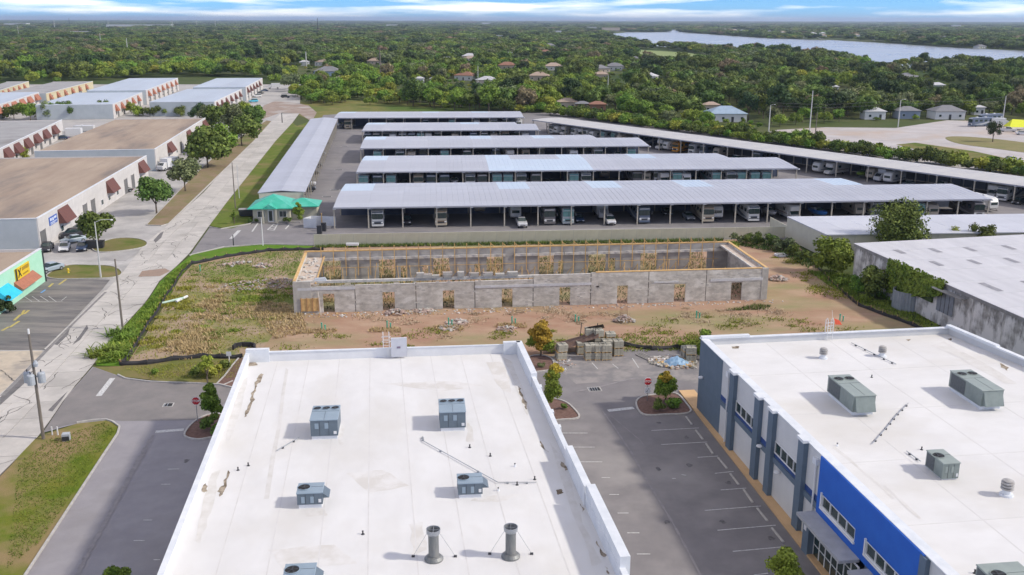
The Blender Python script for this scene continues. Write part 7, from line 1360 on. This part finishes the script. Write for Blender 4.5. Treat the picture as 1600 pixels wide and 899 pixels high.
# hedge beside the diagonal canopy and the far edges of the lot
hp = [tree_proto('hedge_bush', k, 210+i, 3.2, 2.6, 'rounded bush in the hedge along the diagonal canopy', 'bush', nl=10, nleaf=900, ls=.3, rz=1.6, zc=1.5, group='hedge bushes along the diagonal canopy', tr=False) for i, k in enumerate(('bright', 'oak', 'yellow', 'bright'))]
hf = set(); i = 0
p0h, p1h = G(862, 180), G(1700, 292); nh = 62
for k in range(nh):
    for row in range(2 if k > 20 else 3):
        q = lerp(p0h, p1h, (k+.5*row)/nh); a = ang(p0h, p1h)+math.pi/2; off = 2.5+row*4.2+r_.uniform(-1, 1); x, y = q[0]+math.cos(a)*off, q[1]+math.sin(a)*off
        if row and r_.random() < .2: continue
        j = r_.choice([0, 0, 1, 1, 2, 3]); s = r_.uniform(.8, 1.45)
        if j not in hf: hf.add(j); hp[j].location = (x, y, 0); hp[j].scale = (s, s, s)
        else: copy_tree(hp[j], (x, y), r_.uniform(0, 6), None, None, (s, s, s*r_.uniform(.8, 1.1)))

# ---- the rest of the woods, out to the horizon, as one mass (instances of the same crowns)
pts = []; r_ = random.Random(9)
for (y, x, u) in far: q_ = size_at(x, y)*r_.uniform(.8, 1.3); pts.append((x, y, q_, q_*r_.uniform(.85, 1.1), kind_at(x, y)))
def fill(Y0, Y1, step, sx_, sz_, hb):
    y = Y0
    while y < Y1:
        st = step*(y/Y0)**.5 if Y1/Y0 > 2 else step; hw = (900/F)*(y*.963+10.7); x = -hw
        while x < hw:
            px_, py_ = x+r_.uniform(-.5, .5)*st, y+r_.uniform(-.5, .5)*st
            k = sx_*(st/step)
            if not (inpoly(px_, py_, LK) or inpoly(px_, py_, LK2) or inpoly(px_, py_, SF) or inpoly(px_, py_, SF2) or (hb and blocked(px_, py_, hb))): q_ = size_at(px_, py_)*r_.uniform(.75, 1.35); pts.append((px_, py_, k*q_, sz_*q_, kind_at(px_, py_)))
            x += st
        y += st
nb0 = len(pts)
for hx, hy, R in HOUSES:
    if hy > 1500: continue
    for k in range(int(8+R)): x, y = hx+r_.uniform(-1, 1)*(R+2), hy-r_.uniform(2, max(R*1.5, (CLR if R < 14 else .22)*hy)); (inpoly(x, y, YD) or inpoly(x, y, DIAG[0]) or inpoly(x, y, FIELD) or inpoly(x, y, LK)) or pts.append((x, y, r_.uniform(.25, .5), r_.uniform(.2, .36), r_.choice([5, 2, 0, 7])))
fill(700, 1500, 9.4, 1.05, 1.0, 2); fill(1500, 3300, 15, 1.9, 1.05, 8); fill(3300, 9500, 38, 4.6, 1.15, 22); fill(9500, 38000, 150, 17, 1.6, False)
me = bpy.data.meshes.new('woods'); me.from_pydata([(p[0], p[1], 0) for p in pts], [], [])
for nm, ty in (('size', 'FLOAT_VECTOR'), ('kind_index', 'INT'), ('turn', 'FLOAT')): me.attributes.new(nm, ty, 'POINT')
me.attributes['size'].data.foreach_set('vector', [c for p in pts for c in (p[2], p[2], p[3])]); wk = [0, 0, 0, 1, 1, 2, 3, 3, 4, 5, 6, 7, 0, 3]
me.attributes['kind_index'].data.foreach_set('value', [p[4] for p in pts]); me.attributes['turn'].data.foreach_set('value', [r_.uniform(0, 6.28) for p in pts])
wo = link('woods', me); wo['kind'] = 'stuff'
ng = bpy.data.node_groups.new('woods', 'GeometryNodeTree'); ng.interface.new_socket('Geometry', in_out='INPUT', socket_type='NodeSocketGeometry'); ng.interface.new_socket('Geometry', in_out='OUTPUT', socket_type='NodeSocketGeometry')
N = ng.nodes.new; L = ng.links.new; gi, go = N('NodeGroupInput'), N('NodeGroupOutput'); ip = N('GeometryNodeInstanceOnPoints'); gt = []
for i in range(8):
    co = [c for c in children(protos[i]) if c.name.startswith('crown')][0]; oi = N('GeometryNodeObjectInfo'); oi.inputs['Object'].default_value = co; oi.inputs['As Instance'].default_value = True; oi.transform_space = 'ORIGINAL'; gt.append(oi)
jn = N('GeometryNodeJoinGeometry')
for oi in reversed(gt): L(oi.outputs['Geometry'], jn.inputs[0])
L(gi.outputs[0], ip.inputs['Points']); L(jn.outputs[0], ip.inputs['Instance']); ip.inputs['Pick Instance'].default_value = True
def att(nm, ty):
    n = N('GeometryNodeInputNamedAttribute'); n.data_type = ty; n.inputs[0].default_value = nm; return n.outputs['Attribute']
L(att('kind_index', 'INT'), ip.inputs['Instance Index']); L(att('size', 'FLOAT_VECTOR'), ip.inputs['Scale']); cx = N('ShaderNodeCombineXYZ'); L(att('turn', 'FLOAT'), cx.inputs['Z']); L(cx.outputs[0], ip.inputs['Rotation'])
L(ip.outputs[0], go.inputs[0]); md = wo.modifiers.new('woods', 'NODES'); md.node_group = ng
# ================================================================ HAZE
hz_ = MB().box(-62000, 62000, -62000, 62000, -1.2, 135).build('haze', None); hz_['kind'] = 'stuff'; hz_.data.materials.clear()
hm = bpy.data.materials.new('haze'); hm.use_nodes = True; hm.node_tree.nodes.clear(); ho = hm.node_tree.nodes.new('ShaderNodeOutputMaterial'); pv = hm.node_tree.nodes.new('ShaderNodeVolumePrincipled')
pv.inputs['Color'].default_value = (.66, .80, 1, 1); pv.inputs['Density'].default_value = HAZE; pv.inputs['Anisotropy'].default_value = .3; hm.node_tree.links.new(pv.outputs[0], ho.inputs['Volume']); hz_.data.materials.append(hm)
